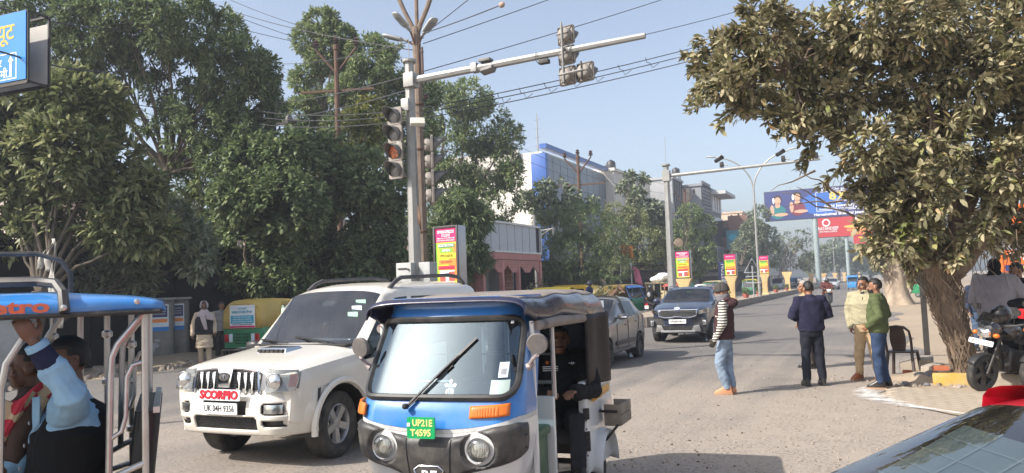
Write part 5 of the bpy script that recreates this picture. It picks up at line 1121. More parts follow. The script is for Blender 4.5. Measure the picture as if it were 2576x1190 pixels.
def plate(par, s, M, w=.5, h=.12, mat=None, tm=None, size=.085, s2=None):
    b = MB(); b.prism(rrect(w, h, .012), .012, M); o = b.build('number_plate', mat or M_PLATE, par, smooth=0); tm = tm or C['black']
    if s2 is None: txt(s, size, tm, o, M @ Mx((0, -.002, .0135)), width=w*.84, bold=.015)
    else: txt(s, size, tm, o, M @ Mx((w*.06, h*.22, .0135)), width=w*.72, bold=.03); txt(s2, size, tm, o, M @ Mx((0, -h*.24, .0135)), width=w*.74, bold=.03)
    return o
def well(par, sx, x, yc, zc, rr, dep):
    b = MB(); b.grid(lambda u, v: (sx*(x-dep*v), yc+rr*math.cos(R(-8)+R(196)*u), zc+rr*math.sin(R(-8)+R(196)*u)), 20, 2); b.grid(lambda u, v: (sx*(x-dep), yc+rr*v*math.cos(R(-8)+R(196)*u), zc+rr*v*math.sin(R(-8)+R(196)*u)), 20, 2)
    return b.build('wheel_well', M_BLK, par, norm=False)
def paint(name, c, dust=.25, rough=.3, metal=0.): return pm(name, c, rough, metal, var=.05, sc_=2, coat=.8, dust=dust, rv=.06)
def cabin(par, y0, y1, w, z0, seats=2, ds=0):
    b = MB(); b.box((0, (y0+y1)/2, z0-.18), (w*1.7, y1-y0, .06)); b.box((0, y0+.12, z0+.02), (w*1.7, .3, .16)); o = b.build('dashboard', M_SEAT, par, bevel=.02)
    zd = z0; z0 = z0-ds
    for k, yy in enumerate([y0+.95, y0+1.8][:seats]):
        for sx in (-1, 1):
            b = MB(); b.box((sx*w*.45, yy, z0-.05), (w*.62, .5, .14)); b.loft([[(sx*w*.45+x, yy+.25+y+(z-z0)*.18, z) for x, y in rrect(w*ww, .14, .05, 3)] for z, ww in ((z0, .6), (z0+.3, .62), (z0+.5, .5), (z0+.52, .26), (z0+.72, .28), (z0+.76, .2))]); b.build('seat', M_SEAT, par, smooth=40)
    z0 = zd
    pts = [(w*.45+.18*math.cos(a), y0+.42-.07*math.sin(a), z0+.12+.17*math.sin(a)) for a in np.linspace(0, 6.2832, 21)]
    b = MB(); b.tube(pts, .014, 6, caps=False); b.tube([(w*.45-.17, y0+.42, z0+.12), (w*.45+.17, y0+.42, z0+.12)], .018, 6); b.tube([(w*.45, y0+.42, z0+.12), (w*.45, y0+.2, z0)], .025, 6); b.build('steering_wheel', M_SEAT, par)
def mirror(par, x, y, z, sx, mat, s=1.):
    b = MB(); b.loft([[(x+sx*dx*s, y+yy*ww*s, z+zz*ww*s) for yy, zz in rrect(.14, .15, .05, 3)] for dx, ww in ((0, .4), (.03, .9), (.1, 1.05), (.2, .9), (.23, .5))]); b.tube([(x-sx*.06, y+.02, z-.04), (x+sx*.04, y, z-.02)], .022, 6); return b.build('mirror', mat, par, smooth=50)
def wiper(par, a, b_, n, mat=None):
    a, b_ = V(a), V(b_); m_ = MB(); m_.tube([a, a.lerp(b_, .5)+V(n)*.02, a.lerp(b_, .72)+V(n)*.012], [.009, .007, .006], 5); d = (b_-a).normalized(); m_.box((0, 0, 0), (.012, (b_-a).length*.62, .02), Matrix.Translation(a.lerp(b_, .7)) @ d.to_track_quat('Y', 'Z').to_matrix().to_4x4()); return m_.build('wiper', mat or M_BLK, par)

# ---------------------------------------------------------------- white sport-utility vehicle
M_WPAINT = paint('cream_white_paint', (.74, .70, .62), .34)
sv = thing('white_suv', 'cream-white sport-utility vehicle with chrome grille and red lettering plate', 'car', (-6.38, 7.05, 0))
ST = [(-.70, .80, .46, .74, .90, (.78, .96), (.62, 1.005), (.34, 1.015), 1.02), (-.60, .87, .42, .74, .95, (.83, 1.015), (.66, 1.065), (.38, 1.08), 1.085), (-.3, .895, .40, .74, .98, (.85, 1.05), (.69, 1.11), (.40, 1.135), 1.14), (.46, .90, .38, .74, 1.03, (.86, 1.12), (.72, 1.19), (.44, 1.225), 1.235),
      (1.10, .905, .38, .74, 1.07, (.765, 1.70), (.70, 1.79), (.42, 1.84), 1.85), (1.30, .905, .38, .74, 1.08, (.77, 1.735), (.715, 1.835), (.44, 1.895), 1.91), (1.58, .905, .38, .74, 1.09, (.775, 1.75), (.72, 1.86), (.45, 1.93), 1.945), (1.68, .905, .38, .74, 1.09, (.775, 1.75), (.72, 1.865), (.45, 1.935), 1.95), (2.5, .905, .38, .74, 1.10, (.775, 1.75), (.72, 1.87), (.45, 1.945), 1.96), (2.60, .905, .38, .74, 1.10, (.775, 1.75), (.72, 1.87), (.45, 1.945), 1.96), (3.40, .90, .42, .74, 1.10, (.775, 1.74), (.72, 1.86), (.45, 1.93), 1.945), (3.60, .87, .46, .74, 1.08, (.74, 1.68), (.66, 1.80), (.4, 1.85), 1.86)]
def rings(ST): return [[(0, y, zb), (w*.75, y, zb), (w*.97, y, zb+.06), (w, y, zm), (w*.985, y, zt), (p5[0], y, p5[1]), (p6[0], y, p6[1]), (p7[0], y, p7[1]), (0, y, z8)] for y, w, zb, zm, zt, p5, p6, p7, z8 in ST]
def lab_sv(i, j):
    if j >= 6 and i == 3: return 'windscreen'
    if j == 4 and i in (3, 5, 7, 9): return 'side_window'
    return 'body'
arch = [(0, .37, .47), (2.68, .37, .45)]
po, _ = skin(rings(ST), {3, 4}, {2, 4, 5}, lab_sv, {'body': M_WPAINT, 'windscreen': G_CAR, 'side_window': G_DK}, sv, arch, 5, 3, bulge=.05)
cabin(sv, .5, 2.9, .86, 1.0)
for (x, y) in ((-.755, 0), (.755, 0), (-.755, 2.68), (.755, 2.68)): wheel(sv, x, y, .37, .235, 'alloy', 5, 1 if x > 0 else -1, .6, R(5) if y == 0 else 0)
for sx in (-1, 1):
    for yc, rr in ((0, .47), (2.68, .45)):
        b = MB(); pts = [(sx*(.905+.02), yc+rr*1.03*math.cos(a), .37+rr*1.03*math.sin(a)) for a in np.linspace(-.1, math.pi+.1, 20)]; b.tube(pts, .035, 6); b.build('fender_flare', M_WPAINT, sv)
        well(sv, sx, .90, yc, .37, rr*.99, .3)
    b = MB(); b.tube([(sx*.66, 1.35, 1.86), (sx*.66, 1.5, 1.95), (sx*.65, 1.65, 2.0), (sx*.65, 2.9, 2.03), (sx*.65, 3.2, 2.0), (sx*.66, 3.35, 1.9)], .03, 6); b.build('roof_rail', M_GREYP, sv)
    mirror(sv, sx*.92, .72, 1.17, sx, M_BLK)
# bumper: wraps round the nose, with openings
def bump_pt(l, z, off=0.):
    W_ = .93; a = max(-1, min(1, l)); x = W_*a; yy = -.84+.05*a*a+.34*max(0, abs(a)-.62)**2/.14; t = (z-.6)/.22; return (x*(1-.03*t*t), yy+.05*t*t-off, z)
def in_rr(x, z, cx, cz, hw, hh, r):
    qx, qz = abs(x-cx)-hw+r, abs(z-cz)-hh+r; return math.hypot(max(qx, 0), max(qz, 0))+min(max(qx, qz), 0)-r
holes = [(0, .485, .47, .075, .02), (-.70, .64, .15, .06, .03), (.70, .64, .15, .06, .03), (-.68, .49, .13, .035, .02), (.68, .49, .13, .035, .02), (0, .645, .34, .072, .01)]
b = MB(); NU, NV = 96, 26; zlo, zhi = .36, .83
keep = lambda u, v: all(in_rr(2*u-1, zlo+(zhi-zlo)*v, *h_) > 0 for h_ in holes)
b.grid(lambda u, v: bump_pt(2*u-1, zlo+(zhi-zlo)*v), NU, NV, keep); b.grid(lambda u, v: (bump_pt(2*u-1, zhi)[0], bump_pt(2*u-1, zhi)[1]+v*.2, zhi+.015*v), NU, 2)
bu = b.build('bumper', M_WPAINT, sv, smooth=50, norm=True, solid=.02)
M_MESH = pm('grille_mesh', (.02, .02, .02), .5, .3)
b = MB(); b.grid(lambda u, v: bump_pt(2*u-1, zlo+.01+(zhi-zlo-.02)*v, -.05), 60, 8); b.build('bumper_backing', M_BLK, sv)
b = MB()
for zz in np.arange(.42, .565, .033):
    pts = [bump_pt(x, zz+(.014 if k % 2 else -.014), -.03) for k, x in enumerate(np.linspace(-.48, .48, 49))]; b.tube(pts, .006, 4)
for cx in (-.7, .7):
    for zz in (.615, .64, .665): b.tube([bump_pt(cx+x, zz+(.01 if k % 2 else -.01), -.03) for k, x in enumerate(np.linspace(-.13, .13, 11))], .005, 4)
b.build('mesh_grille', pm('mesh_steel', (.16, .16, .16), .5, .5), sv)
for sx in (-1, 1):
    b = MB(); b.grid(lambda u, v: bump_pt(sx*.70+(u-.62*(1 if sx > 0 else .6))*.2, .595+v*.09, -.012), 8, 4); fl = b.build('fog_lamp', M_REFL, sv)
    b = MB(); b.grid(lambda u, v: bump_pt(sx*.70+(u-.62*(1 if sx > 0 else .6))*.2, .595+v*.09, 0), 8, 4); b.build('lens', M_LENSC, fl)
plate(sv, 'UK 04H 9356', Mx((-.02, -.868, .645), rx=R(90)), .50, .12, size=.095)
b = MB(); b.prism(rrect(.58, .115, .008), .012, Mx((0, -.885, .79), rx=R(84))); o = b.build('name_plate', C['white'], sv, smooth=0); txt('SCORPIO', .12, pm('letter_red', (.55, .015, .03), .35), sv, Mx((0, -.901, .79), rx=R(84)), width=.54, bold=.045, ext=.006)
# grille and lamps
b = MB(); b.prism([(-.46, 0), (.46, 0), (.43, .22), (.18, .25), (-.18, .25), (-.43, .22)], .03, Mx((0, -.745, .80), rx=R(86))); b.build('grille_backing', M_BLK, sv)
b = MB()
for zz in np.arange(.83, 1.03, .03): b.tube([(x, -.785-.0*abs(x), zz+(.012 if k % 2 else -.012)) for k, x in enumerate(np.linspace(-.42, .42, 41))], .005, 4)
b.build('grille_mesh', pm('mesh_steel', (.16, .16, .16)), sv)
gf = MB(); gf.tube([(-.47, -.80, .80), (-.44, -.77, 1.03), (-.20, -.76, 1.055), (.20, -.76, 1.055), (.44, -.77, 1.03), (.47, -.80, .80)], .018, 6); gf.build('grille_frame', M_CHR, sv)
for x in (-.36, -.27, -.18, .18, .27, .36): b = MB(); b.hexa([(x-.024, -.82, .80), (x+.024, -.82, .80), (x+.02, -.79, .80), (x-.02, -.79, .80), (x-.022, -.785, 1.02), (x+.022, -.785, 1.02), (x+.02, -.755, 1.02), (x-.02, -.755, 1.02)]); b.build('grille_bar', M_CHR, sv, bevel=.006)
b = MB(); b.hexa([(-.08, -.83, .86), (.08, -.83, .86), (.07, -.78, .86), (-.07, -.78, .86), (-.11, -.80, 1.06), (.11, -.80, 1.06), (.1, -.75, 1.06), (-.1, -.75, 1.06)]); bd = b.build('badge_block', M_CHR, sv, bevel=.01)
b = MB(); b.lathe([(.001, 0), (1, 0), (1, .006), (.001, .006)], 24, Mx((0, -.818, .975), rx=R(82)) @ Matrix.Diagonal(V((.075, .045, 1, 1)))); b.build('badge', M_DKST, bd)
b = MB()
for sx in (-1, 1): b.tube([(sx*.045, -.829, .955), (sx*.018, -.829, .995), (sx*.004, -.829, .96)], .006, 5)
b.tube([(0, -.829, .955), (0, -.829, 1.0)], .005, 5); b.build('emblem', M_CHR, bd)
for sx in (-1, 1):
    def hp(u, v, o=0.): x = sx*(.49+.37*u); yy = -.785+.02*u+.20*max(0, u-.35)**1.7-o; z = .815+.235*v*(1-.12*u)-(.02*math.sin(v*math.pi)*0); return (x, yy+.06*v, z+.01*u)
    rk = lambda u, v: in_rr(u, v, .5, .5, .5, .5, .22) < 0
    b = MB(); b.grid(lambda u, v: hp(u, v, -.02), 16, 10, rk); hl = b.build('headlamp', pm('lamp_shell', (.16, .16, .15), .3, .5), sv)
    b = MB(); b.lathe([(.0, .05), (.05, .035), (.078, .012), (.088, 0)], 24, Mx((sx*.645, -.775, .925), rx=R(-90)) @ Mx(rx=R(180)), caps=False); b.lathe([(.090, -.002), (.096, .006), (.09, .012)], 24, Mx((sx*.645, -.785, .925), rx=R(90)), caps=False); b.build('reflector', M_REFL, hl)
    b = MB(); b.grid(lambda u, v: hp(.80+.18*u, .2+v*.6, .014), 6, 6); b.build('indicator', M_ORNG, hl)
    b = MB(); b.grid(lambda u, v: hp(u, v, .03), 16, 10, rk); b.build('lens', glass('cloudy_lens', (.80, .80, .72), .10, .08), hl)
b = MB(); b.v = []; b.hexa([(-.22, -.12, 1.155), (.22, -.12, 1.155), (.26, .16, 1.185), (-.26, .16, 1.185), (-.2, -.07, 1.215), (.2, -.07, 1.215), (.22, .14, 1.225), (-.22, .14, 1.225)]); hs_ = b.build('bonnet_scoop', M_CHR, sv, bevel=.012)
b = MB()
for k in range(6): b.box((-.16+k*.064, -.1, 1.186), (.046, .06, .03))
b.build('scoop_slot', M_BLK, hs_)
for sx in (-1, 1):   # bonnet creases
    b = MB(); b.tube([(sx*.47, -.62, 1.068), (sx*.5, -.2, 1.125), (sx*.60, .42, 1.195)], .012, 5); b.build('bonnet_crease', M_WPAINT, sv)
b = MB(); b.box((0, .40, 1.215), (1.45, .13, .02)); b.build('cowl', M_BLK, sv)
wiper(sv, (.42, .40, 1.235), (-.18, .52, 1.30), (0, -1, .5)); wiper(sv, (-.20, .40, 1.24), (-.72, .52, 1.27), (0, -1, .5)); wiper(sv, (.5, .42, 1.23), (.1, .5, 1.27), (0, -1, .5))
b = MB(); b.prism(rrect(.2, .07, .03), .03, Mx((0, .98, 1.68), rx=R(60))); b.build('inner_mirror', M_BLK, sv)
for k in range(3): b = MB(); b.box((.50, .955-.085*k, 1.70-.073*k), (.15, .004, .06), Mx((0, 0, 0))); o = b.build('sticker', pm('sticker_green', (.35, .60, .45), .5) if k % 2 == 0 else C['pale'], sv, smooth=0)
b = MB(); b.box((.3, .62, 1.26), (.7, .2, .02)); b.build('white_cloth', C['white'], sv, bevel=.01)
for sx in (-1, 1):
    b = MB(); b.tube([(sx*.91, .75, 1.02), (sx*.912, .75, .5), (sx*.912, 1.62, .45), (sx*.912, 1.64, 1.05)], .005, 4); b.tube([(sx*.91, 1.68, 1.05), (sx*.912, 1.68, .45), (sx*.912, 2.2, .5)], .005, 4); b.build('door_gap', M_BLK, sv)
    b = MB(); b.box((sx*.925, 1.5, .98), (.03, .2, .035)); b.box((sx*.925, 2.4, 1.0), (.03, .2, .035)); b.build('door_handle', M_WPAINT, sv, bevel=.01)
    b = MB(); b.box((sx*.92, 1.35, .42), (.12, 1.7, .08)); b.build('side_step', M_GREYP, sv, bevel=.02)
b = MB(); b.box((0, 3.75, .6), (1.7, .2, .3)); b.build('rear_bumper', M_WPAINT, sv, bevel=.04); b = MB(); b.box((0, 1.3, .42), (1.3, 3.6, .12)); b.build('underbody', M_BLK, sv)
txt('SCORPIO', .09, C['pale'], sv, Mx((.875, 2.1, 1.62), rx=R(80), rz=R(90)), width=.3)

# ---------------------------------------------------------------- small cars
def hatch(name, label, loc, rz, pm_, H=1.53, hood=(.74, .88, 1.02), L=(-.72, 3.12), w=.86, wb=2.45, wr=.30, rim=('alloy', 9), lift=0., glass_=None, group=None, ang=.72, frit=False):
    r = thing(name, label, 'car', loc, rz, group); a, b_, c = [h+lift for h in hood]; y0, y1 = L; t = H-.05; zb = .22+lift
    S = [(y0, w*.62, zb+.14, .55+lift, a-.1, (w*.60, a-.04), (w*.5, a), (w*.28, a+.02), a+.025), (y0+.12, w*.86, zb+.03, .56+lift, a-.03, (w*.82, a+.03), (w*.66, a+.07), (w*.36, a+.09), a+.095), (0, w*.98, zb, .58+lift, b_-.04, (w*.93, b_+.02), (w*.76, b_+.07), (w*.42, b_+.1), b_+.11), (.5, w, zb, .6+lift, c-.08, (w*.95, c-.02), (w*.8, c+.02), (w*.46, c+.04), c+.045),
         (.5+ang, w, zb, .6+lift, c-.03, (w*.80, t-.13), (w*.72, t-.05+.008*frit), (w*.42, t-.01+.01*frit), t+.008*frit), (.72+ang, w, zb, .6+lift, c-.02, (w*.81, t-.10), (w*.74, t-.01), (w*.44, t+.035), t+.045), (1.42, w, zb, .6+lift, c, (w*.81, t-.08), (w*.75, t+.01), (w*.45, t+.05), t+.06), (1.50, w, zb, .6+lift, c, (w*.81, t-.08), (w*.75, t+.01), (w*.45, t+.05), t+.06), (2.2, w, zb, .6+lift, c+.03, (w*.80, t-.10), (w*.73, t-.02), (w*.43, t+.03), t+.035), (2.45, w*.99, zb, .6+lift, c+.06, (w*.78, t-.14), (w*.70, t-.05), (w*.42, t-.0), t+.01), (y1-.12, w*.95, zb+.05, .6+lift, c-.02, (w*.76, c+.12), (w*.66, c+.2), (w*.4, c+.24), c+.25), (y1, w*.8, zb+.16, .6+lift, c-.1, (w*.72, c-.03), (w*.6, c+.0), (w*.36, c+.02), c+.025)]
    def lb(i, j):
        if j >= 6 and i == 3: return 'windscreen'
        if j >= 6 and i == 9: return 'rear_window'
        if j == 4 and i in (5, 7): return 'side_window'
        if j == 4 and i in (4, 6) or frit and i == 3 and j == 5: return 'pillar_trim'
        return 'body'
    gl = glass_ or G_CAR
    skin(rings(S), {3, 4}, {2, 4, 5}, lb, {'body': pm_, 'windscreen': gl, 'rear_window': G_DK, 'side_window': G_DK, 'pillar_trim': M_BLK}, r, [(0, wr, wr+.07), (wb, wr, wr+.06)], 4, 3, bulge=.13)
    cabin(r, .55, 2.4, w*.94, c-.02, 2, .34)
    for (x, y) in ((-w+.09, 0), (w-.09, 0), (-w+.09, wb), (w-.09, wb)): wheel(r, x, y, wr, .19, *rim, 1 if x > 0 else -1, .66)
    b = MB(); b.box((0, wb/2, zb+.05), (w*1.4, wb+.5, .1)); b.build('underbody', M_BLK, r)
    for sx in (-1, 1):
        for yc in (0, wb): well(r, sx, w*.97, yc, wr, wr+.062, .25)
        if not frit: mirror(r, sx*w*.97, .78, c+.05, sx, pm_, .95)
        b = MB(); b.tube([(sx*w*1.003, .62, c-.1), (sx*w*1.003, .62, .36+lift), (sx*w*1.003, 1.46, .34+lift), (sx*w*1.003, 1.47, c-.02)], .006, 4); b.tube([(sx*w*1.003, 1.5, .34+lift), (sx*w*1.003, 2.05, .4+lift), (sx*w*1.003, 2.35, .8+lift), (sx*w, 2.4, c)], .006, 4); b.build('door_gap', M_BLK, r)
        b = MB(); b.box((sx*w*1.005, 1.32, c-.16), (.03, .17, .03)); b.box((sx*w*1.005, 2.18, c-.12), (.03, .16, .03)); b.build('door_handle', pm_, r, bevel=.008)
    return r, S
M_GREY = paint('graphite_paint', (.13, .125, .125), .4, .35, .3)
sw, S_ = hatch('grey_hatchback', 'grey hatchback with dark multi-spoke wheels, half hidden by the blue auto rickshaw', (-6.2, 16.15, 0), 0, M_GREY, rim=('dark', 14))
for sx in (-1, 1):
    b = MB(); b.grid(lambda u, v: (sx*(.52+.30*u), -.60+.05*u+.42*max(0, u-.3)**1.6, .60+v*(.12+.14*u)+.08*u), 10, 6); hl = b.build('headlamp', M_REFL, sw)
    b = MB(); b.grid(lambda u, v: (sx*(.53+.31*u), -.625+.05*u+.42*max(0, u-.3)**1.6, .60+v*(.12+.14*u)+.08*u), 10, 6); b.build('lens', M_LENSC, hl)
    b = MB(); b.box((sx*.875, 1.25, .48), (.03, 1.5, .09)); b.build('door_moulding', M_BLK, sw, bevel=.01)
    b = MB(); b.box((sx*1.0, .71, 1.06), (.12, .02, .03)); b.build('mirror_indicator', C['pale'], sw)
b = MB(); b.box((.42, .87, 1.36), (.13, .004, .16)); b.build('sticker', C['pale'], sw, smooth=0)
b = MB(); b.box((0, -.735, .55), (.9, .06, .2)); b.build('grille', M_BLK, sw, bevel=.02); plate(sw, 'UP21 BK 4417', Mx((0, -.87, .45), rx=R(90))) if False else None

M_NAVY = paint('navy_paint', (.018, .032, .070), .10, .3, .25)
ki, S_ = hatch('blue_suv', 'dark blue compact sport-utility vehicle with silver skid plate driving towards us', (-5.4, 23.6, 0), R(2), M_NAVY, H=1.62, hood=(.88, 1.0, 1.10), L=(-.78, 3.1), w=.895, wb=2.5, wr=.335, rim=('alloy', 5), lift=.06, ang=.62)
b = MB(); b.loft([[(x, -.90+.02*abs(x), z) for x, z in rrect(1.62*s, .46, .1, 3)] if False else [(x*1.0, -.895+.12*max(0, abs(x)-.35)**1.5*2+dy, z+.52) for x, z in rrect(1.60, .46, .08, 3)] for dy in (.0, .25)]); b.build('bumper', pm('bumper_charcoal', (.022, .022, .025), .5, dust=.12), ki, bevel=.02)
b = MB(); b.prism(rrect(1.06, .20, .06), .05, Mx((0, -.86, .86), rx=R(86))); gr = b.build('grille', M_BLK, ki, smooth=0)
b = MB()
for zz in (.80, .84, .88, .92): b.tube([(x, -.925, zz+(.012 if k % 2 else -.012)) for k, x in enumerate(np.linspace(-.5, .5, 27))], .007, 4)
b.build('grille_mesh', pm('mesh_steel', (.16, .16, .16)), ki)
b = MB(); b.tube([(-.60, -.84, 1.0), (-.56, -.92, .95), (-.54, -.93, .80), (-.40, -.945, .755), (-.15, -.95, .75), (-.1, -.95, .775), (.1, -.95, .775), (.15, -.95, .75), (.40, -.945, .755), (.54, -.93, .80), (.56, -.92, .95), (.60, -.84, 1.0)], .02, 6); b.tube([(-.58, -.90, .975), (.58, -.90, .975)], .014, 6); b.build('grille_surround', M_CHR, ki)
b = MB(); b.lathe([(.001, 0), (1, 0), (1, .012), (.001, .012)], 20, Mx((0, -.915, 1.02), rx=R(80)) @ Matrix.Diagonal(V((.085, .042, 1, 1)))); bb = b.build('badge', M_CHR, ki); txt('KIA', .05, C['black'], bb, Mx((0, -.931, 1.02), rx=R(80)), width=.1)
for sx in (-1, 1):
    b = MB(); b.grid(lambda u, v: (sx*(.60+.24*u), -.83+.30*u**1.7, .84+v*(.10+.03*u)+.05*u), 8, 4); hl = b.build('headlamp', M_REFL, ki)
    b = MB(); b.grid(lambda u, v: (sx*(.60+.25*u), -.845+.30*u**1.7, .84+v*(.10+.03*u)+.05*u), 8, 4); b.build('lens', M_LENSC, hl)
    b = MB(); b.box((sx*.76, -.87, .60), (.1, .06, .14)); b.build('fog_lamp', M_REFL, ki, bevel=.01)
    b = MB(); b.hexa([(sx*.38, -.95, .34), (sx*.66, -.90, .34), (sx*.66, -.82, .34), (sx*.38, -.86, .34), (sx*.47, -.95, .52), (sx*.62, -.92, .54), (sx*.62, -.84, .54), (sx*.47, -.88, .52)]); b.build('skid_corner', M_RIM, ki, bevel=.015)
    b = MB(); b.tube([(sx*.66, 1.4, 1.60), (sx*.65, 1.5, 1.66), (sx*.64, 2.3, 1.67), (sx*.63, 2.6, 1.6)], .022, 6); b.build('roof_rail', M_RIM, ki)
b = MB(); b.box((0, -.92, .35), (1.0, .08, .06)); b.build('skid_plate', M_RIM, ki, bevel=.01); b = MB(); b.box((0, -.905, .45), (.9, .03, .14)); b.build('lower_grille', M_BLK, ki)
plate(ki, 'UP20BW8631', Mx((0, -.945, .64), rx=R(88)), .50, .12, size=.09); b = MB(); b.box((.0, 1.05, 1.47), (.14, .004, .05)); b.build('sticker', C['lgreen'], ki)

g = G(2093, 729); wc, _ = hatch('silver_hatchback', 'silver-white hatchback coming towards us far down the road', (g.x, g.y, 0), 0, paint('silver_paint', (.55, .56, .57), .15, .3, .3), H=1.5)
for sx in (-1, 1): b = MB(); b.grid(lambda u, v: (sx*(.50+.30*u), -.62+.30*u**1.6, .62+v*(.14+.12*u)+.06*u), 6, 4); b.build('headlamp', M_REFL, wc); b = MB(); b.box((sx*.5, -.74, .42), (.2, .06, .1)); b.build('fog_lamp', M_BLK, wc)
b = MB(); b.box((0, -.74, .55), (.9, .06, .12)); b.build('grille', M_BLK, wc)
g = AX(1838, 700, -13.2); wv, _ = hatch('white_hatchback', 'white hatchback crossing behind the third advertising pillar', (g.x-1, g.y, 0), R(75), paint('plain_white_paint', (.72, .71, .69), .2), H=1.5)

# red car in the near right corner, seen over its windscreen
M_RED = paint('red_paint', (.52, .012, .035), .3)
rc, S_ = hatch('red_hatchback', 'bright red car close by at the bottom right, seen over its windscreen', (0, 0, 0), R(-64.9), M_RED, H=1.45, hood=(.70, .84, .98), glass_=glass('windscreen_red_car', (.42, .47, .48), .10), ang=.85, rim=('dark', 7), frit=True)
RC_LOCAL = V((-.86*.72, 1.35, 1.36)); RC_WORLD = V((.265, 2.92, 1.36))
b = MB(); b.grid(lambda u, v: ((2*u-1)*(.60-.06*v), .66+.60*v, 1.0+.32*v-.0), 10, 1)
ss = b.build('sunshade', pm('sunshade_silver', (.34, .40, .41), .45, .2, var=.06), rc, norm=False)
b = MB()
for k in range(1, 9): t = k/9; b.tube([(-.60+.06*t, .66+.60*t, 1.006+.32*t), (.60-.06*t, .66+.60*t, 1.006+.32*t)], .0025, 4)
for k in range(1, 6): x = -.58+1.16*k/6; b.tube([(x, .66, 1.006), (x*.9, 1.26, 1.326)], .003, 4)
b.build('quilting', pm('seam_pale', (.44, .50, .51), .5), ss)
rc.location = RC_WORLD - (Matrix.Rotation(R(-64.9), 3, 'Z') @ RC_LOCAL); rc.location.z = 0
# ================================================================ blue and white auto rickshaw (nearest vehicle)
M_RBL = paint('rickshaw_blue', (.012, .18, .54), .22); M_RWH = paint('rickshaw_white', (.72, .72, .70), .34); M_VINYL = pm('navy_vinyl', (.012, .014, .045), .28, var=.2, sc_=2, coat=.5, dust=.12, bump=.25, bs=9); M_VTOP = pm('dusty_vinyl', (.20, .17, .15), .75, var=.2, sc_=2, bump=.3, bs=8, dust=.5)
M_SSB = pm('brushed_steel', (.55, .55, .54), .36, .9, var=.1); M_GRN = pm('seat_green', (.02, .085, .04), .4, var=.15, sc_=4); M_WOOD = pm('weathered_plank', (.27, .22, .17), .85, var=.3, sc_=6, bump=.4)
ar = thing('auto_rickshaw', 'blue and white auto rickshaw with green number plate in the centre foreground', 'auto rickshaw', (-2.66, 4.36, 0), R(5)); ar.scale = (.975, .975, .985)
HW = [(.25, .40), (.45, .50), (.65, .565), (.85, .60), (1.0, .605), (1.15, .595), (1.4, .565), (1.70, .535)]
def hw(z): return float(np.interp(z, [a for a, _ in HW], [b_ for _, b_ in HW]))
def y0(z): return float(np.interp(z, [.2, .5, .75, .95, 1.05, 1.13, 1.4, 1.70], [.12, .03, -.01, -.01, .02, .055, .188, .348]))
RC_, DEP = .17, .36
def shell(l, z, off=0.):
    """l: distance round the nose from the centre line (+/-), z: height"""
    w_ = hw(z); a = abs(l); f1 = w_-RC_; f2 = f1+RC_*math.pi/2; s = 1 if l >= 0 else -1
    if a < f1: x, y, nx, ny = a, 0, 0, -1
    elif a < f2: t = (a-f1)/RC_; x, y, nx, ny = f1+RC_*math.sin(t), RC_*(1-math.cos(t)), math.sin(t), -math.cos(t)
    else: x, y, nx, ny = w_, RC_+(a-f2), 1, 0
    bow = .045*(1-min(1, a/w_)**2)
    return (s*(x+nx*off), y0(z)+y-bow+ny*off, z)
LM = .60+.30
def zwarp(z, l): return z-.055*(1-min(1, abs(l)/.6)**2)*math.exp(-((z-.985)/.10)**2)+.02*min(1, abs(l)/.6)**3*math.exp(-((z-.985)/.12)**2)
zs = np.linspace(.30, 1.70, 71); WS_ = (0, 1.378, .575, .25, .11)
def part_rows(z0, z1, nl, keep=None):
    b = MB(); n = max(2, int((z1-z0)/.02)); b.grid(lambda u, v: shell((2*u-1)*LM, zwarp(z0+(z1-z0)*v, (2*u-1)*LM)), nl, n, (lambda u, v: keep((2*u-1)*LM, z0+(z1-z0)*v)) if keep else None); return b
part_rows(.30, .955, 90).build('front_apron', M_RWH, ar, smooth=50, norm=False)
part_rows(.957, .985, 90).build('reflective_tape', pm('tape_grey', (.55, .55, .53), .4, var=.2, sc_=30), ar, smooth=50, norm=False)
part_rows(.987, 1.78, 110, lambda l, z: in_rr(l, z, *WS_) > 0).build('front_cowl', M_RBL, ar, smooth=50, norm=False)
def rr_loop(cx, cz, hw_, hh_, r, n=10):
    return [(cx+x, cz+z) for x, z in rrect(2*hw_, 2*hh_, r, n)]
def dens(loop, k=4): 
    out = []
    for (a, c), (b_, d) in zip(loop, loop[1:]+loop[:1]):
        m_ = max(1, int(math.hypot(b_-a, d-c)/.05))
        out += [(a+(b_-a)*i/m_, c+(d-c)*i/m_) for i in range(m_)]
    return out
lp_ = dens(rr_loop(*WS_)); b = MB(); b.tube([shell(l, z, .008) for l, z in lp_+lp_[:1]], .024, 7, caps=False); rb = b.build('windscreen_rubber', M_BLK, ar)
G_ARW = glass('windscreen_hazy', (.20, .30, .36), .12, dust=.03, gc=(.72, .90, 1.0))
b = MB(); b.grid(lambda u, v: shell((2*u-1)*.6, 1.11+.56*v, .004), 40, 18, lambda u, v: in_rr((2*u-1)*.6, 1.11+.56*v, *WS_) < .012); ws = b.build('windscreen', G_ARW, ar, smooth=60, norm=False)
flat_on = lambda nm, mt, l0, l1, z0, z1, o: MB().grid(lambda u, v: shell(l0+(l1-l0)*u, z0+(z1-z0)*v, o), 4, 4).build(nm, mt, ar, norm=False)
flat_on('sticker', C['pale'], .44, .50, 1.25, 1.345, .007); flat_on('sticker_print', C['grey'], .455, .485, 1.27, 1.305, .009); flat_on('sticker', pm('sticker_faded', (.45, .55, .50), .5), .40, .52, 1.15, 1.235, .007)
for l, z in ((.43, 1.625), (.47, 1.59)): flat_on('sticker', C['white'], l, l+.02, z, z+.02, .007)
b = MB()
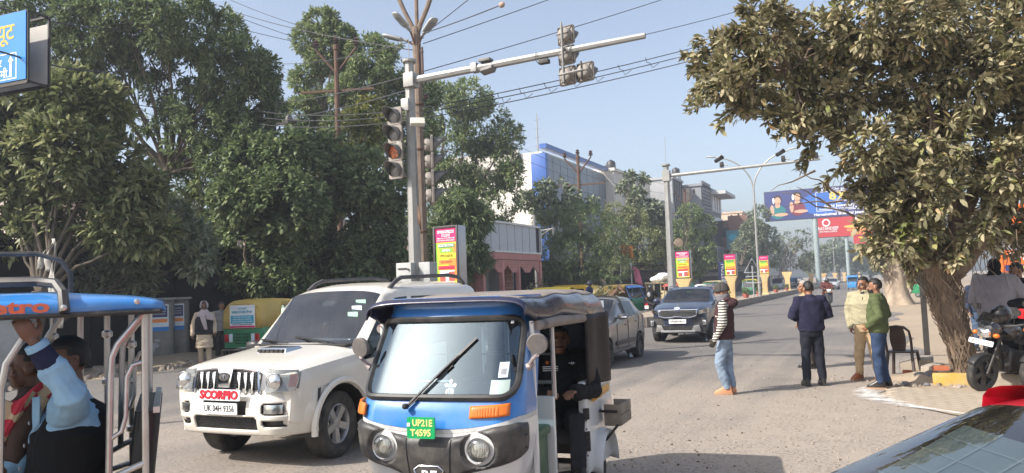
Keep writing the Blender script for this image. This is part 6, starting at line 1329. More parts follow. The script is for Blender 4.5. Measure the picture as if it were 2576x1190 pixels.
for k in range(5): a = k*1.2566; q = lambda r, t: shell(.12+r*math.sin(t)*.9, 1.195+r*math.cos(t), .007); b.add([q(.008, a), q(.038, a-.35), q(.05, a), q(.038, a+.35)], [(0, 1, 2, 3)])
b.build('star_sticker', C['white'], ar, norm=False)
b = MB()
for k in range(26): l, z = -.20+rnd.gauss(0, .018), 1.165+abs(rnd.gauss(0, .016)); b.ell(shell(l, z, -.03), .008, 5, 4)
b.build('flower_garland', C['white'], ar)
# wiper
p0, p1 = V(shell(-.17, 1.075, .03)), V(shell(.26, 1.50, .03)); b = MB(); b.tube([p0, p0.lerp(p1, .55)+V((0, -.02, 0)), p0.lerp(p1, .75)], [.011, .008, .006], 6); b.lathe([(.02, 0), (.02, .03), (.008, .04)], 10, Mx(p0, rx=R(80))); wi = b.build('wiper', M_BLK, ar)
b = MB(); pts = [shell(-.17+.43*t, 1.075+.425*t+(.0), .016) for t in np.linspace(.42, 1.0, 8)]; b.tube(pts, .012, 4); b.build('wiper_blade', M_BLK, wi); b = MB(); b.tube([p0+V((.02, 0, 0)), V(shell(.12, 1.33, .02))], .005, 5); b.build('wiper_rod', M_DKST, wi)
# black mask with lamps
def mask_pt(l, v, o=.0):
    a = abs(l); up = float(np.interp(a, [0, .15, .25, .45, .6, .7], [.885, .885, .90, .955, .97, .955])); lo = float(np.interp(a, [0, .15, .2, .3, .45, .6, .7], [.40, .40, .63, .665, .70, .735, .78]))
    z = lo+(up-lo)*v; dome = .028*min(1, v/.12, (1-v)/.12)**.5*min(1, (.72-a)/.06 if a < .72 else 0)**.5
    return shell(l, z, .004+dome+o)
def recess(l, z): return math.hypot(abs(l)-.345, z-.81)
b = MB()
def mp(u, v):
    l = (2*u-1)*.72; p = mask_pt(l, v); d = recess(l, p[2])
    if d < .118: p2 = mask_pt(l, v, -.05*(1-max(0, d-.088)/.03) if d > .088 else -.05); return p2
    return p
b.grid(mp, 120, 26); mk = b.build('front_mask', pm('mask_plastic', (.03, .03, .032), .5, var=.25, sc_=6, dust=.3), ar, smooth=40, norm=False)
for sx in (-1, 1):
    c = V(shell(sx*.345, .81, .022)); n = (c-V(shell(sx*.345, .81, -.02))).normalized(); q = n.to_track_quat('Z', 'Y').to_matrix().to_4x4() @ Matrix.Scale(.89, 4); q.translation = c
    b = MB(); b.lathe([(.0, -.05), (.05, -.035), (.08, .0), (.088, .004), (.09, -.01)], 28, q, caps=False); hl = b.build('headlamp', M_REFL, ar)
    b = MB(); b.lathe([(.082, .004), (.07, .018), (.045, .028), (.001, .032)], 28, q, caps=False)
    hb = b.build('lens', glass('lamp_lens_clear', (.85, .85, .80), .10, .06), hl, norm=False)
    b = MB()
    for k in range(-6, 7): x = k*.0115; hh = math.sqrt(max(0, .074**2-x*x)); b.tube([(x, -hh, .016-x*x), (x, 0, .032-2*x*x), (x, hh, .016-x*x)], .0022, 3, M=q)
    b.build('lens_flute', M_LENSC, hl)
    b = MB(); b.grid(lambda u, v: shell(sx*(.28+.26*u) if sx > 0 else -(.50+.17*u), 1.005+.075*v+.015*u, .012+.016*math.sin(math.pi*min(1, max(0, u)))*.6), 12, 5); ind = b.build('indicator', M_ORNG, ar, solid=.02, norm=False)
    b = MB()
    for k in range(10): u = .06+k*.07; b.tube([shell(sx*(.28+.26*u) if sx > 0 else -(.50+.17*u), 1.015+.055*v+.015*u, .026+.004) for v in (0, .5, 1)], .003, 3)
    b.build('lens_rib', M_ORNG, ind)
    for z in (.80, .89): b = MB(); b.ell(mask_pt(sx*.64, (z-.74)/.23, .004), .009, 8, 6); b.build('screw', M_DKST, mk)
for x in (-.165, .165):
    b = MB(); b.tube([mask_pt(x*(1-.25*(1-v)) , v, .002) for v in np.linspace(.02, .97, 12)], .004, 4); b.build('panel_seam', M_BLK, mk)
c = V(mask_pt(0, .53, .004)); n = (V(mask_pt(0, .53, .01))-c).normalized(); q = Mx(c, rx=R(86))
b = MB(); b.prism([(-.105, .02), (-.07, .045), (.07, .045), (.105, .02), (.075, -.05), (-.075, -.05)], .008, q); bd = b.build('badge', M_DKST, mk, bevel=.003); b = MB(); o8 = [(-.105, .02), (-.07, .045), (.07, .045), (.105, .02), (.075, -.05), (-.075, -.05), (-.105, .02)]; b.tube([q @ V((x, y, .009)) for x, y in o8], .005, 5); b.build('badge_rim', M_CHR, bd)
txt('RE', .075, C['white'], bd, q @ Mx((.005, -.012, .011)), bold=.03, width=.11); txt('BAJAJ', .026, C['white'], bd, q @ Mx((0, .062, .004)), bold=.02, width=.07)
b = MB(); b.tube([mask_pt(0+x, .37, .004) for x in np.linspace(-.12, .12, 9)], .007, 4); b.build('grille_slot', M_BLK, mk)
GPL = pm('plate_green', (.0, .33, .10), .45, var=.08, sc_=9); plate(ar, 'UP21E', Mx((-.02, -.125, .955), rx=R(88)), .20, .135, GPL, pm('letter_gold', (.80, .72, .25), .4), .058, 'T4595'); b = MB(); b.box((-.106, -.14, .975), (.022, .004, .022)); b.build('plate_sticker', C['white'], ar, smooth=0)
# mirrors
for sx in (-1, 1):
    a = V((sx*.60, .24, 1.30)); c = V((sx*.70, .16, 1.46)) if sx > 0 else V((sx*.635, .16, 1.45)); b = MB(); b.tube([a, a+V((sx*.05, -.03, .06)), c-V((0, 0, .07))], .013, 7); b.lathe([(.028, 0), (.02, .03), (.013, .05)], 10, Mx(a, ry=R(60)*sx)); st_ = b.build('mirror_stalk', pm('wrapped_foil', (.38, .32, .31), .5, .2, var=.35, sc_=60, bump=.6), ar)
    b = MB(); b.lathe([(.0, -.05), (.04, -.045), (.068, -.02), (.072, 0), (.066, .012), (.0, .012)], 24, Mx(c, rx=R(-78), rz=R(8)*sx) @ Mx(rx=R(180))); b.build('mirror', pm('mirror_grey', (.13, .12, .115), .6, var=.2, sc_=20, dust=.3, bump=.2), ar)
# canopy
def can(u, v):
    y = .24+2.21*u; t = (2*v-1); a = t*1.5708; w_ = .592+.045*math.sin(u*3.1)
    zt = 1.765+.03*math.sin(min(1, u*1.6)*1.57)-.10*max(0, u-.75)*4*max(0, u-.75)
    edge = float(np.interp(u, [0, .08, .2, .35, .5, .62, .7, 1], [1.66, 1.60, 1.585, 1.615, 1.60, 1.55, 1.5, 1.45]))
    x = w_*math.copysign(abs(math.sin(a))**.42, t); z = edge+(zt-edge)*max(0, math.cos(a))**.42
    z += .012*math.sin(u*22)*abs(math.sin(a))*(.3+.7*math.cos(a))
    return (x, y, z)
b = MB(); b.grid(can, 60, 44); b.build('canopy', M_VINYL, ar, smooth=60, norm=False, solid=.008)
b = MB(); b.grid(lambda u, v: (lambda p: (p[0], p[1], p[2]+.006))(can(.04+.93*u, .22+.56*v)), 50, 20); b.build('canopy_top', M_VTOP, ar, smooth=60, norm=False, solid=.006)
b = MB(); b.grid(lambda u, v: (lambda p: (p[0]*1.012, p[1]-.035*v, p[2]-.03*v+.006))(can(0, u)), 44, 3); b.build('canopy_lip', M_VINYL, ar, smooth=60, norm=False, solid=.01)
for sx in (-1, 1):
    b = MB(); b.tube([(sx*.615, .42, 1.565), (sx*.63, .9, 1.575), (sx*.63, 1.58, 1.56)], [.034, .04, .036], 12); cu_ = b.build('rolled_curtain', pm('rolled_cloth', (.26, .22, .195), .85, var=.2, sc_=5, bump=.5, bs=14), ar)
    for y in (.5, 1.2): b = MB(); b.lathe([(.043, 0), (.043, .02)], 10, Mx((sx*.625, y, 1.57), rx=R(-90)), caps=False); b.build('strap', M_BLK, cu_)
    b = MB(); b.grid(lambda u, v: (sx*(.60+.015*math.sin(v*9)), .35+1.25*u, 1.585+.07*math.sin(math.pi*min(1, u*1.02))*v), 12, 2); b.build('roof_lining', pm('maroon_lining', (.22, .055, .04), .7), ar, norm=False)
    b = MB(); b.grid(lambda u, v: (sx*(.635+.01*math.sin(u*8)), 1.60+.82*u+.0*v, (1.58-.58*v)-(.05*u*v)+.06*u*(1-v)*0), 12, 12); b.build('side_curtain', pm('dark_vinyl', (.012, .008, .011), .45, var=.3, sc_=3, dust=.05, spec=.12, bump=.4, bs=7), ar, norm=False, solid=.006)
    b = MB(); b.hexa([(sx*.56, 1.55, .30), (sx*.64, 1.55, .30), (sx*.66, 2.5, .30), (sx*.56, 2.5, .30), (sx*.56, 1.58, 1.04), (sx*.625, 1.58, 1.04), (sx*.63, 2.45, 1.02), (sx*.56, 2.45, 1.02)]); sp2 = b.build('side_panel', M_RWH, ar, bevel=.02)
    b = MB(); b.add([(sx*.652, 1.72, .855), (sx*.657, 2.3, .875), (sx*.655, 2.3, .945), (sx*.65, 1.68, .925)], [(0, 1, 2, 3)]); b.build('stripe', pm('stripe_orange', (.78, .38, .06), .4), sp2, norm=False, solid=.003)
    for z, h_ in ((.78, .09), (.56, .16)): b = MB(); b.box((sx*.627, 1.575, z), (.05, .03, h_)); b.build('hinge', M_DKST, sp2, bevel=.005)
    b = MB(); b.box((sx*.59, .38, .62), (.03, .05, .7)); b.box((sx*.585, .40, 1.10), (.03, .03, 1.0)); b.build('door_post', M_RWH, ar, bevel=.008)
    wheel(ar, sx*.56, 2.0, .225, .12, 'alloy', 6, sx, .6)
    b = MB(); b.grid(lambda u, v: (sx*(.58+.14*v), 2.0+.31*math.cos(math.pi*u), .30+.31*math.sin(math.pi*u)-.03*v), 16, 4); b.build('mudguard', M_RWH, ar, solid=.008, norm=False)
wheel(ar, 0, .18, .225, .12, 'alloy', 6, 1, .6)
for z in np.arange(.46, .75, .07): b = MB(); b.ell((.645, 1.5, z), .008, 6, 4); b.build('rivet', M_DKST, ar)
# rear side box of planks, held by iron straps
tr_ = thing('plank_box', 'weathered plank box strapped to the rear side of the blue auto rickshaw', 'box', (-2.66+.74*.996-2.12*.087, 4.33+2.12*.996+.74*.087, .70), R(3))
for k in range(2): b = MB(); b.box((.07, 0, -.045+.09*k), (.025, .34, .085)); b.build('plank', M_WOOD, tr_, bevel=.004)
b = MB(); b.box((0, -.16, 0), (.14, .022, .17)); b.build('plank', M_WOOD, tr_, bevel=.004); b = MB(); b.box((0, .16, 0), (.14, .022, .17)); b.build('plank', M_WOOD, tr_, bevel=.004); b = MB(); b.box((0, 0, -.085), (.14, .32, .02)); b.build('plank', M_WOOD, tr_, bevel=.004)
b = MB(); b.tube([(-.12, -.1, .03), (-.1, -.18, .03), (.05, -.18, .03)], .012, 5); b.tube([(-.12, -.1, -.25), (-.05, -.19, -.2), (.05, -.18, -.08)], .012, 5); b.build('strap', M_BLK, tr_)
# inside: bulkhead, bars, driver's green seat, rear bench
b = MB(); b.box((0, 1.0, .26), (1.1, 2.3, .06)); b.box((0, 2.42, .75), (1.16, .06, .95)); b.build('floor_pan', M_GREYP, ar)
b = MB(); b.box((.22, .90, .66), (.70, .05, .72)); b.build('bulkhead', M_RWH, ar, bevel=.015)
b = MB(); b.box((.36, .66, .52), (.34, .36, .50)); b.box((.36, .66, .79), (.38, .42, .07)); b.build('driver_seat', M_GRN, ar, bevel=.03)
b = MB(); b.box((0, 2.0, .56), (1.1, .5, .14)); b.box((0, 2.3, .85), (1.1, .12, .55)); b.build('bench', M_SEAT, ar, bevel=.03)
for x in (.565, .2): b = MB(); b.tube([(x, .92, 1.0), (x, .92, 1.60)], .018, 8); b.build('grab_pole', M_SSB, ar); b = MB(); b.tube([(-.55, .91, 1.12), (.56, .91, 1.12)], .014, 8); b.tube([(-.55, .91, 1.33), (.56, .91, 1.33)], .009, 6); b.build('partition_bar', M_RIM, ar)
b = MB(); b.tube([(-.24, .42, .98), (0, .36, 1.0), (.24, .42, .98)], .014, 6); b.tube([(0, .36, 1.0), (0, .30, .6)], .03, 8); b.box((0, .36, 1.0), (.16, .1, .1)); b.build('handlebar', M_BLK, ar)
b = MB(); b.tube([(-.52, .2, .98), (-.52, .5, 1.5), (-.53, 1.1, 1.64), (-.55, 2.3, 1.62)], .014, 6); b.tube([(.52, .2, .98), (.52, .5, 1.5), (.53, 1.1, 1.64), (.55, 2.3, 1.62)], .014, 6); b.build('canopy_frame', M_DKST, ar)
b = MB(); b.box((0, 2.44, 1.3), (1.15, .02, .5)); b.build('rear_curtain', M_VINYL, ar)

# ================================================================ other auto rickshaws (origin under the middle, front towards -Y)
def rick(label, loc, rz, top, low, poster=False, visor=None, grp='auto rickshaws in the traffic', scale=1.0, stripe=None, lights=True):
    r = thing('auto_rickshaw', label, 'auto rickshaw', loc, rz, grp); r.scale = (scale,)*3
    b = MB(); prof = [(-1.22, .34, .42, .28), (-1.18, .42, .95, .26), (-.8, .56, .96, .28), (-.72, .62, .50, .28), (.28, .64, .50, .28), (.34, .65, .92, .28), (1.1, .65, .95, .30), (1.28, .60, .92, .36)]
    b.loft([[(-w_, y, z1), (-w_*.97, y, z0), (w_*.97, y, z0), (w_, y, z1), (w_*.9, y, z1+.02), (-w_*.9, y, z1+.02)] for y, w_, z1, z0 in prof]); b.build('lower_body', low, r, smooth=30, bevel=.015)
    def cn(u, v):
        y = -.78+2.06*u; a = (2*v-1)*1.5708; k = max(0, (u-.86)/.14); zt = 1.72+.05*math.sin(u*3)-.10*k*k; ed = float(np.interp(u, [0, .1, .45, .52, 1], [1.5, 1.56, 1.56, .96, .93])); w_ = .63-.03*k
        return (w_*math.copysign(abs(math.sin(a))**.4, 2*v-1), y, ed+(zt-ed)*max(0, math.cos(a))**.4)
    b = MB(); b.grid(cn, 40, 30); n = 10
    for i in range(30):
        p, q = cn(1, i/30), cn(1, (i+1)/30); b.add([p, q, (q[0], q[1]+.03, .93), (p[0], p[1]+.03, .93)], [(0, 1, 2, 3)])
    b.build('canopy', top, r, smooth=50, norm=False, solid=.012)
    b = MB(); b.add([(-.56, -1.12, .97), (.56, -1.12, .97), (.5, -.80, 1.56), (-.5, -.80, 1.56)], [(0, 1, 2, 3)]); b.build('windscreen', G_CAR, r, norm=False)
    b = MB()
    for sx in (-1, 1): b.tube([(sx*.57, -1.13, .96), (sx*.53, -.8, 1.6)], .03, 6)
    b.tube([(-.53, -.8, 1.6), (.53, -.8, 1.6)], .03, 6); b.tube([(-.57, -1.13, .96), (.57, -1.13, .96)], .03, 6); b.build('windscreen_frame', visor or low, r)
    if visor: b = MB(); b.grid(lambda u, v: ((2*u-1)*.6, -.82-.30*v, 1.66-.14*v+.04*(1-(2*u-1)**2)), 10, 4); b.build('visor', visor, r, norm=False, solid=.02)
    wheel(r, 0, -1.0, .21, .11, 'alloy', 5); wheel(r, -.55, .85, .21, .11, 'alloy', 5, -1); wheel(r, .55, .85, .21, .11, 'alloy', 5, 1)
    b = MB(); b.box((0, .75, .55), (1.1, .5, .14)); b.box((0, 1.05, .85), (1.1, .12, .5)); b.box((0, -.35, .5), (.4, .4, .3)); b.build('bench', M_SEAT, r, bevel=.02)
    b = MB(); b.box((0, 1.34, .34), (1.25, .06, .08)); b.build('bumper', M_CHR if lights else M_DKST, r, bevel=.01)
    if lights:
        for sx in (-1, 1): b = MB(); b.box((sx*.5, 1.29, .66), (.13, .05, .24)); lm = b.build('tail_lamp', M_REDL, r, bevel=.02); b = MB(); b.box((sx*.36, 1.29, .66), (.11, .05, .24)); b.build('tail_lens', C['pale'], lm, bevel=.02)
        b = MB()
        for k in range(4):
            for sx in (-1, 1): b.box((sx*.13, 1.305, .50+.09*k), (.2, .02, .035))
        b.build('louvre', pm('louvre_dkgreen', (.01, .07, .035), .5), r)
    for sx in (-1, 1): b = MB(); b.lathe([(.0, 0), (.07, 0), (.075, .03), (.0, .03)], 14, Mx((sx*.3, -1.22, .72), rx=R(90))); b.build('headlamp', M_REFL, r)
    return r
M_YC = pm('canopy_yellow', (.62, .42, .09), .55, var=.12, sc_=2, dust=.3, bump=.2, bs=7); M_YB = pm('body_yellow', (.78, .48, .02), .4, var=.08, coat=.4, dust=.15); M_GB = pm('body_green', (.01, .22, .09), .4, var=.12, coat=.4, dust=.2); M_BB = pm('body_blue', (.02, .12, .32), .4, coat=.4, dust=.2); M_WB = pm('body_white', (.7, .7, .68), .4, coat=.3, dust=.2); M_YBR = pm('canopy_bright_yellow', (.80, .62, .02), .5, var=.06, dust=.1)
g1 = G(612, 893); ry = rick('yellow and green auto rickshaw with Hindi poster on its back, beside the scarfed man', (-17.1, 18.4, 0), R(192), M_YC, M_GB, grp=None)
b = MB(); b.prism(rrect(.82, .66, .01), .004, Mx((-.05, 1.335, 1.28), rx=R(90), rz=R(180))); ps = b.build('poster', C['white'], ry, smooth=0)
TB = Mx((-.05, 1.345, 1.28), rx=R(90), rz=R(180))
def pband(par, x0, x1, z0, z1, m_, k=1): b = MB(); b.box(((x0+x1)/2, (z0+z1)/2, .001*k), (x1-x0, z1-z0, .003)); o = b.build('print_band', m_, par, smooth=0); o.matrix_local = TB
pband(ps, -.37, .37, -.20, .03, C['cyan']); pband(ps, -.40, .40, -.32, -.27, C['magenta']); pband(ps, -.40, .40, .26, .265, C['cyan'])
for s, z, wd, cc, sz in (('समस्त केशलेस िवभाग', .125, .66, 'cyan', .10), ('सभी कर्मचारी, पेंशनर, ई.एस.आई.सी.,', -.02, .6, 'white', .05), ('आयुष्मान, सी.जी.एच.एस., समस्त टी.पी.ए.', -.085, .62, 'white', .05), ('कार्ड धारकों के लिए निःशुल्क इलाज की सुविधा', -.15, .66, 'white', .05), ('अस्पताल में निःशुल्क इलाज की सुविधा', -.235, .66, 'navy', .04), ('नारायण हॉस्पिटल', .225, .3, 'cyan', .05)): txt(s, sz, C[cc], ps, TB @ Mx((0, z, .004)), width=wd, bold=.02 if sz > .06 else .01)
for k in range(6): txt('UP21 CN 7714'[:6+k], .045, C['black'], ry, Mx((.655, .9, 1.42-.055*k), rx=R(90), rz=R(90)), width=.22+.03*(k % 3))
g = AX(1400, 700, -14.3); rick('bright yellow auto rickshaw roof and body side behind the grey hatchback', (g.x, g.y, 0), R(100), M_YBR, M_YBR, lights=False)
g = AX(1468, 700, -14.8); vn = thing('school_van', 'yellow van with side windows and a loaded roof rack behind the traffic', 'van', (g.x, g.y, 0), R(75))
b = MB(); b.loft([[(sx*w_, y, z) for sx, z in ((-1, .3), (1, .3), (1, 1.1), (.9, zt), (-.9, zt), (-1, 1.1))] for y, w_, zt in ((-1.5, .6, 1.15), (-1.2, .68, 1.3), (-.6, .7, 1.75), (.0, .7, 1.85), (1.6, .7, 1.85), (1.7, .66, 1.8))]); b.build('body', M_YB, vn, smooth=30, bevel=.03)
for sx in (-1, 1):
    for y in (-.15, .75): b = MB(); b.prism(rrect(.66, .42, .08), .03, Mx((sx*.675, y, 1.42), rx=R(90), rz=R(90)*sx) @ Mx(rx=0)); b.build('window', M_GL, vn)
    for y in (-1, 1.1): wheel(vn, sx*.6, y, .26, .16, 'alloy', 5, sx)
    b = MB(); b.tube([(sx*.6, -.3, 1.95), (sx*.6, 1.5, 1.95)], .02, 5); b.build('roof_rack', M_DKST, vn)
b = MB(); b.add([(-.6, -1.2, 1.2), (.6, -1.2, 1.2), (.58, -.65, 1.7), (-.58, -.65, 1.7)], [(0, 1, 2, 3)]); b.build('windscreen', G_DK, vn, norm=False)
g = AX(1560, 700, -13.2); rick('auto rickshaw with a bright blue windscreen visor under the trees', (g.x, g.y+.5, 0), R(60), M_YC, M_GB, visor=pm('visor_blue', (.10, .25, .60), .5), lights=False)
g = AX(1706, 700, -11.1); rick('green-topped rickshaw with red front cowl behind the blue compact car', (g.x, g.y, 0), R(-8), pm('canopy_green', (.02, .22, .15), .5, dust=.2), pm('body_red', (.55, .06, .05), .4, dust=.15), visor=pm('cowl_red', (.60, .07, .06), .4))
g = AX(1795, 700, -11.3); rb = rick('cream-backed auto rickshaw with blue and white poster beyond the helmeted rider', (g.x, g.y, 0), R(-5), pm('canopy_cream', (.60, .50, .28), .6, dust=.2), M_GB); flat(rb, 'poster', C['white'], -.4, .4, .98, 1.5, 1.36); flat(rb, 'poster_print', C['cyan'], -.38, .1, 1.02, 1.3, 1.365); flat(rb, 'poster_print', C['orange'], -.25, .05, 1.0, 1.12, 1.37)
g = AX(1887, 700, -11.2); ryg = rick('clean yellow and green auto rickshaw, seen from behind between two advertising pillars', (g.x, g.y, 0), R(-4), M_YBR, M_GB); flat(ryg, 'rear_window', C['lgreen'], -.3, .3, 1.35, 1.5, 1.36)
g = AX(1966, 700, -13.5); rick('navy and white auto rickshaw crossing the gap in the median', (g.x, g.y, 0), R(70), pm('canopy_navy', (.03, .04, .10), .5), M_WB, lights=False)
g = AX(2005, 700, -13.0); rick('sky-blue and white auto rickshaw crossing the gap in the median', (g.x, g.y, 0), R(75), pm('canopy_sky', (.06, .25, .55), .5), M_WB, lights=False)
g = G(2166, 716); rick('blue auto rickshaw coming towards us behind the khaki-trousered man', (g.x, 105, 0), 0, pm('canopy_sky', (.06, .25, .55), .5), pm('body_skyblue', (.03, .22, .50), .4), visor=pm('canopy_sky', (.06, .25, .55), .5), lights=False)
g = G(2305, 736); rk_ = rick('parked green auto rickshaw on the sandy verge behind the tree', (g.x+.5, 64, 0), R(65), pm('canopy_dkgreen', (.03, .06, .05), .6, dust=.3), M_GB, lights=False)

# ================================================================ electric rickshaw at the left
M_SS = pm('stainless_tube', (.58, .56, .53), .42, 1., var=.12, sc_=7, dust=.15); M_ERB = paint('fibreglass_blue', (.012, .20, .56), .3, .4)
ER = thing('electric_rickshaw', 'electric rickshaw with a blue fibreglass roof and steel rails, cut by the left edge', 'rickshaw', (0, 0, 0), R(-41))
ew = D(365, 1000, 3.8); off = Matrix.Rotation(R(-41), 3, 'Z') @ V((.48, 1.03, 0)); ER.location = (ew.x-off.x, ew.y-off.y, 0)
b = MB()
def er_roof(u, v):
    y = -1.75+2.86*u; t = 2*v-1; a = t*1.5708; k = max(0, (u-.9)/.1); z = 1.758+.076*max(0, math.cos(a))**.35*(1-.45*k*k)+.024*math.exp(-(t/.42)**4)*min(1, (1-u)*7)*min(1, max(0, .93-u)*9+.0); return (.55*math.copysign(abs(math.sin(a))**.3, t)*(1-.04*k), y, z)
b.grid(er_roof, 60, 50)
for i in range(50): p, q = er_roof(1, i/50), er_roof(1, (i+1)/50); b.add([p, q, (q[0], q[1]+.015, 1.758), (p[0], p[1]+.015, 1.758)], [(0, 1, 2, 3)])
b.build('roof', M_ERB, ER, smooth=40, norm=False, solid=.012)
for x in (.36, .22, -.1): b = MB(); b.grid(lambda u, v: (lambda p: (p[0], p[1], p[2]+.004))(er_roof(.02+.82*u, .5+.5*(x+.06*(v-.5))/.55*.62)), 30, 2); b.build('roof_stripe', pm('stripe_royal', (.04, .10, .38), .4), ER, norm=False)
b = MB(); b.tube([(.555, -1.75, 1.755), (.555, 1.1, 1.755)], .014, 6); b.tube([(-.55, -1.75, 1.755), (-.55, 1.1, 1.755), (.555, 1.1, 1.755)], .014, 6); b.build('roof_trim', M_BLK, ER)
txt('Metro', .085, pm('letter_orange', (.72, .13, .05), .5, var=.15, sc_=20, dust=.3), ER, Mx((.566, .635, 1.798), rx=R(90), rz=R(90)), align='RIGHT', bold=.035, width=.33)
b = MB(); b.tube([(.40, -1.75, 1.92), (.40, .56, 1.92), (.47, .65, 1.905), (.545, .685, 1.86), (.572, .695, 1.77)], .024, 8); b.build('carrier_rail', pm('carrier_paint', (.03, .027, .027), .5, dust=.35), ER); b = MB(); b.tube([(-.40, -1.75, 2.10), (-.40, .45, 2.10), (-.40, .57, 2.06), (-.40, .62, 1.98), (-.40, .62, 1.80)], .014, 8); b.build('carrier_rail', pm('carrier_paint', (.03, .027, .027), .5, dust=.35), ER)
for (x, y, z) in ((.588, .695, 1.79), (.552, 1.0, 1.805)): b = MB(); b.lathe([(.014, 0), (.014, .012), (.006, .016)], 8, Mx((x, y, z), ry=R(90))); b.build('bolt', M_SS, ER)
def fr(*tubes, r=.0165, n='rail', mat=None): b = MB(); [b.tube(t, r, 10) for t in tubes]; return b.build(n, mat or M_SS, ER)
for sx in (-1, 1):
    fr([(sx*.48, 1.03, .32), (sx*.48, 1.03, 1.77)], n='post'); fr([(sx*.48, 1.02, 1.74), (sx*.48, .91, 1.60), (sx*.48, .885, 1.54), (sx*.48, .88, 1.45), (sx*.48, .87, .95)], n='post')
    fr([(sx*.48, 1.03, 1.02), (sx*.48, .90, .97), (sx*.48, .82, .93), (sx*.48, .76, .85), (sx*.48, .70, .60)], n='rail'); fr([(sx*.48, 1.03, .88), (sx*.48, .80, .82)], n='rail')
    fr([(sx*.48, 1.03, 1.51), (sx*.48, .975, 1.495), (sx*.48, .95, 1.44), (sx*.48, .945, 1.25), (sx*.48, .925, 1.18), (sx*.48, .88, 1.15)], r=.012, n='grab_rail')
    fr([(sx*.48, .42, .30), (sx*.48, .43, 1.42), (sx*.48, .45, 1.54), (sx*.48, .56, 1.73)], n='post'); fr([(sx*.48, -1.2, .30), (sx*.48, -1.15, 1.70)], n='post')
for y in (.38, .52, .66, .80, .93):
    b = MB(); b.tube([(-.50, y, .70), (-.50, y, 1.73)], .017, 8)
    for z in (1.55 if int(y*100) % 4 else 1.62, 1.34, 1.05): b.lathe([(.018, -.022), (.03, -.012), (.03, .012), (.018, .022)], 12, Mx((-.50, y, z)))
    b.build('turned_baluster', M_SS, ER)
b = MB(); b.box((0, .82, .68), (.9, .46, .12)); b.build('seat', M_SEAT, ER, bevel=.03); b = MB(); b.loft([[(x, .99+.10*(z-.75)+yy, z) for x, yy in rrect(.88, .12, .04, 3)] for z in (.74, 1.0, 1.22, 1.26)]); b.build('backrest', pm('rexine_black', (.012, .012, .013), .35, var=.2, bump=.2), ER)
b = MB(); b.box((0, -.22, .66), (.9, .42, .12)); b.box((0, -.45, .95), (.88, .08, .5)); b.build('front_bench', M_SEAT, ER, bevel=.03)
b = MB(); b.box((0, -.2, .33), (.96, 2.5, .06)); b.box((0, .9, .45), (.92, .5, .3)); b.build('floor', pm('floor_steel', (.2, .2, .21), .6, .3), ER); b = MB(); b.box((-.2, 1.05, 1.02), (.5, .02, .03)); b.box((-.0, 1.08, 1.27), (.96, .03, .03)); b.build('back_bar', M_SS, ER)
for x, y in ((-.45, .75), (.45, .75), (0, -1.55)): wheel(ER, x, y, .22, .1, 'alloy', 6, 1 if x >= 0 else -1)
b = MB(); b.loft([[(x*w_, y, z) for x, z in ((-1, .3), (1, .3), (1, .95), (-1, .95))] for y, w_ in ((-1.75, .25), (-1.6, .4), (-1.2, .46))]); b.build('front_cowl', M_ERB, ER, bevel=.03)

# the cream electric rickshaw with a load on its roof, far left lane
g = AX(1648, 700, -10.9); el = thing('electric_rickshaw', 'cream electric rickshaw with white sacks on its roof, seen from behind', 'rickshaw', (g.x, g.y+1.5, 0), R(-6)); M_CRM = pm('cream_paint', (.55, .45, .25), .6, dust=.3)
b = MB(); b.box((0, 0, 1.78), (1.1, 2.6, .1)); b.build('roof', M_CRM, el, bevel=.03); b = MB(); b.box((0, .1, .62), (1.05, 2.0, .5)); b.build('body', pm('body_dkgrey', (.12, .12, .12), .5, dust=.3), el, bevel=.05)
for x in (-.5, .5):
    for y in (-1.1, 0, 1.1): b = MB(); b.tube([(x, y, .6), (x, y, 1.75)], .025, 6); b.build('post', M_CRM, el)
b = MB(); b.box((0, 1.12, 1.1), (1.0, .06, .45)); b.build('backrest', M_CRM, el, bevel=.02); b = MB(); b.box((-.3, 1.14, .55), (.2, .03, .2)); b.box((.3, 1.14, .55), (.2, .03, .2)); b.build('tail_lamp', M_REDL, el)
for x, y in ((-.45, .8), (.45, .8), (0, -1.3)): wheel(el, x, y, .22, .1, 'alloy', 6, 1 if x >= 0 else -1)
sk = MB(); [sk.ell((x, y, z), (.42, .5, .2), 10, 7) for x, y, z in ((-.2, -.3, 1.98), (.25, .3, 2.0), (.1, -.1, 2.15))]; o = vox(sk, 'sacks', C['white'], None, .05, 2, .03); o.location = el.location; tag(o, 'lumpy white load tied on the roof of the cream electric rickshaw', 'load')

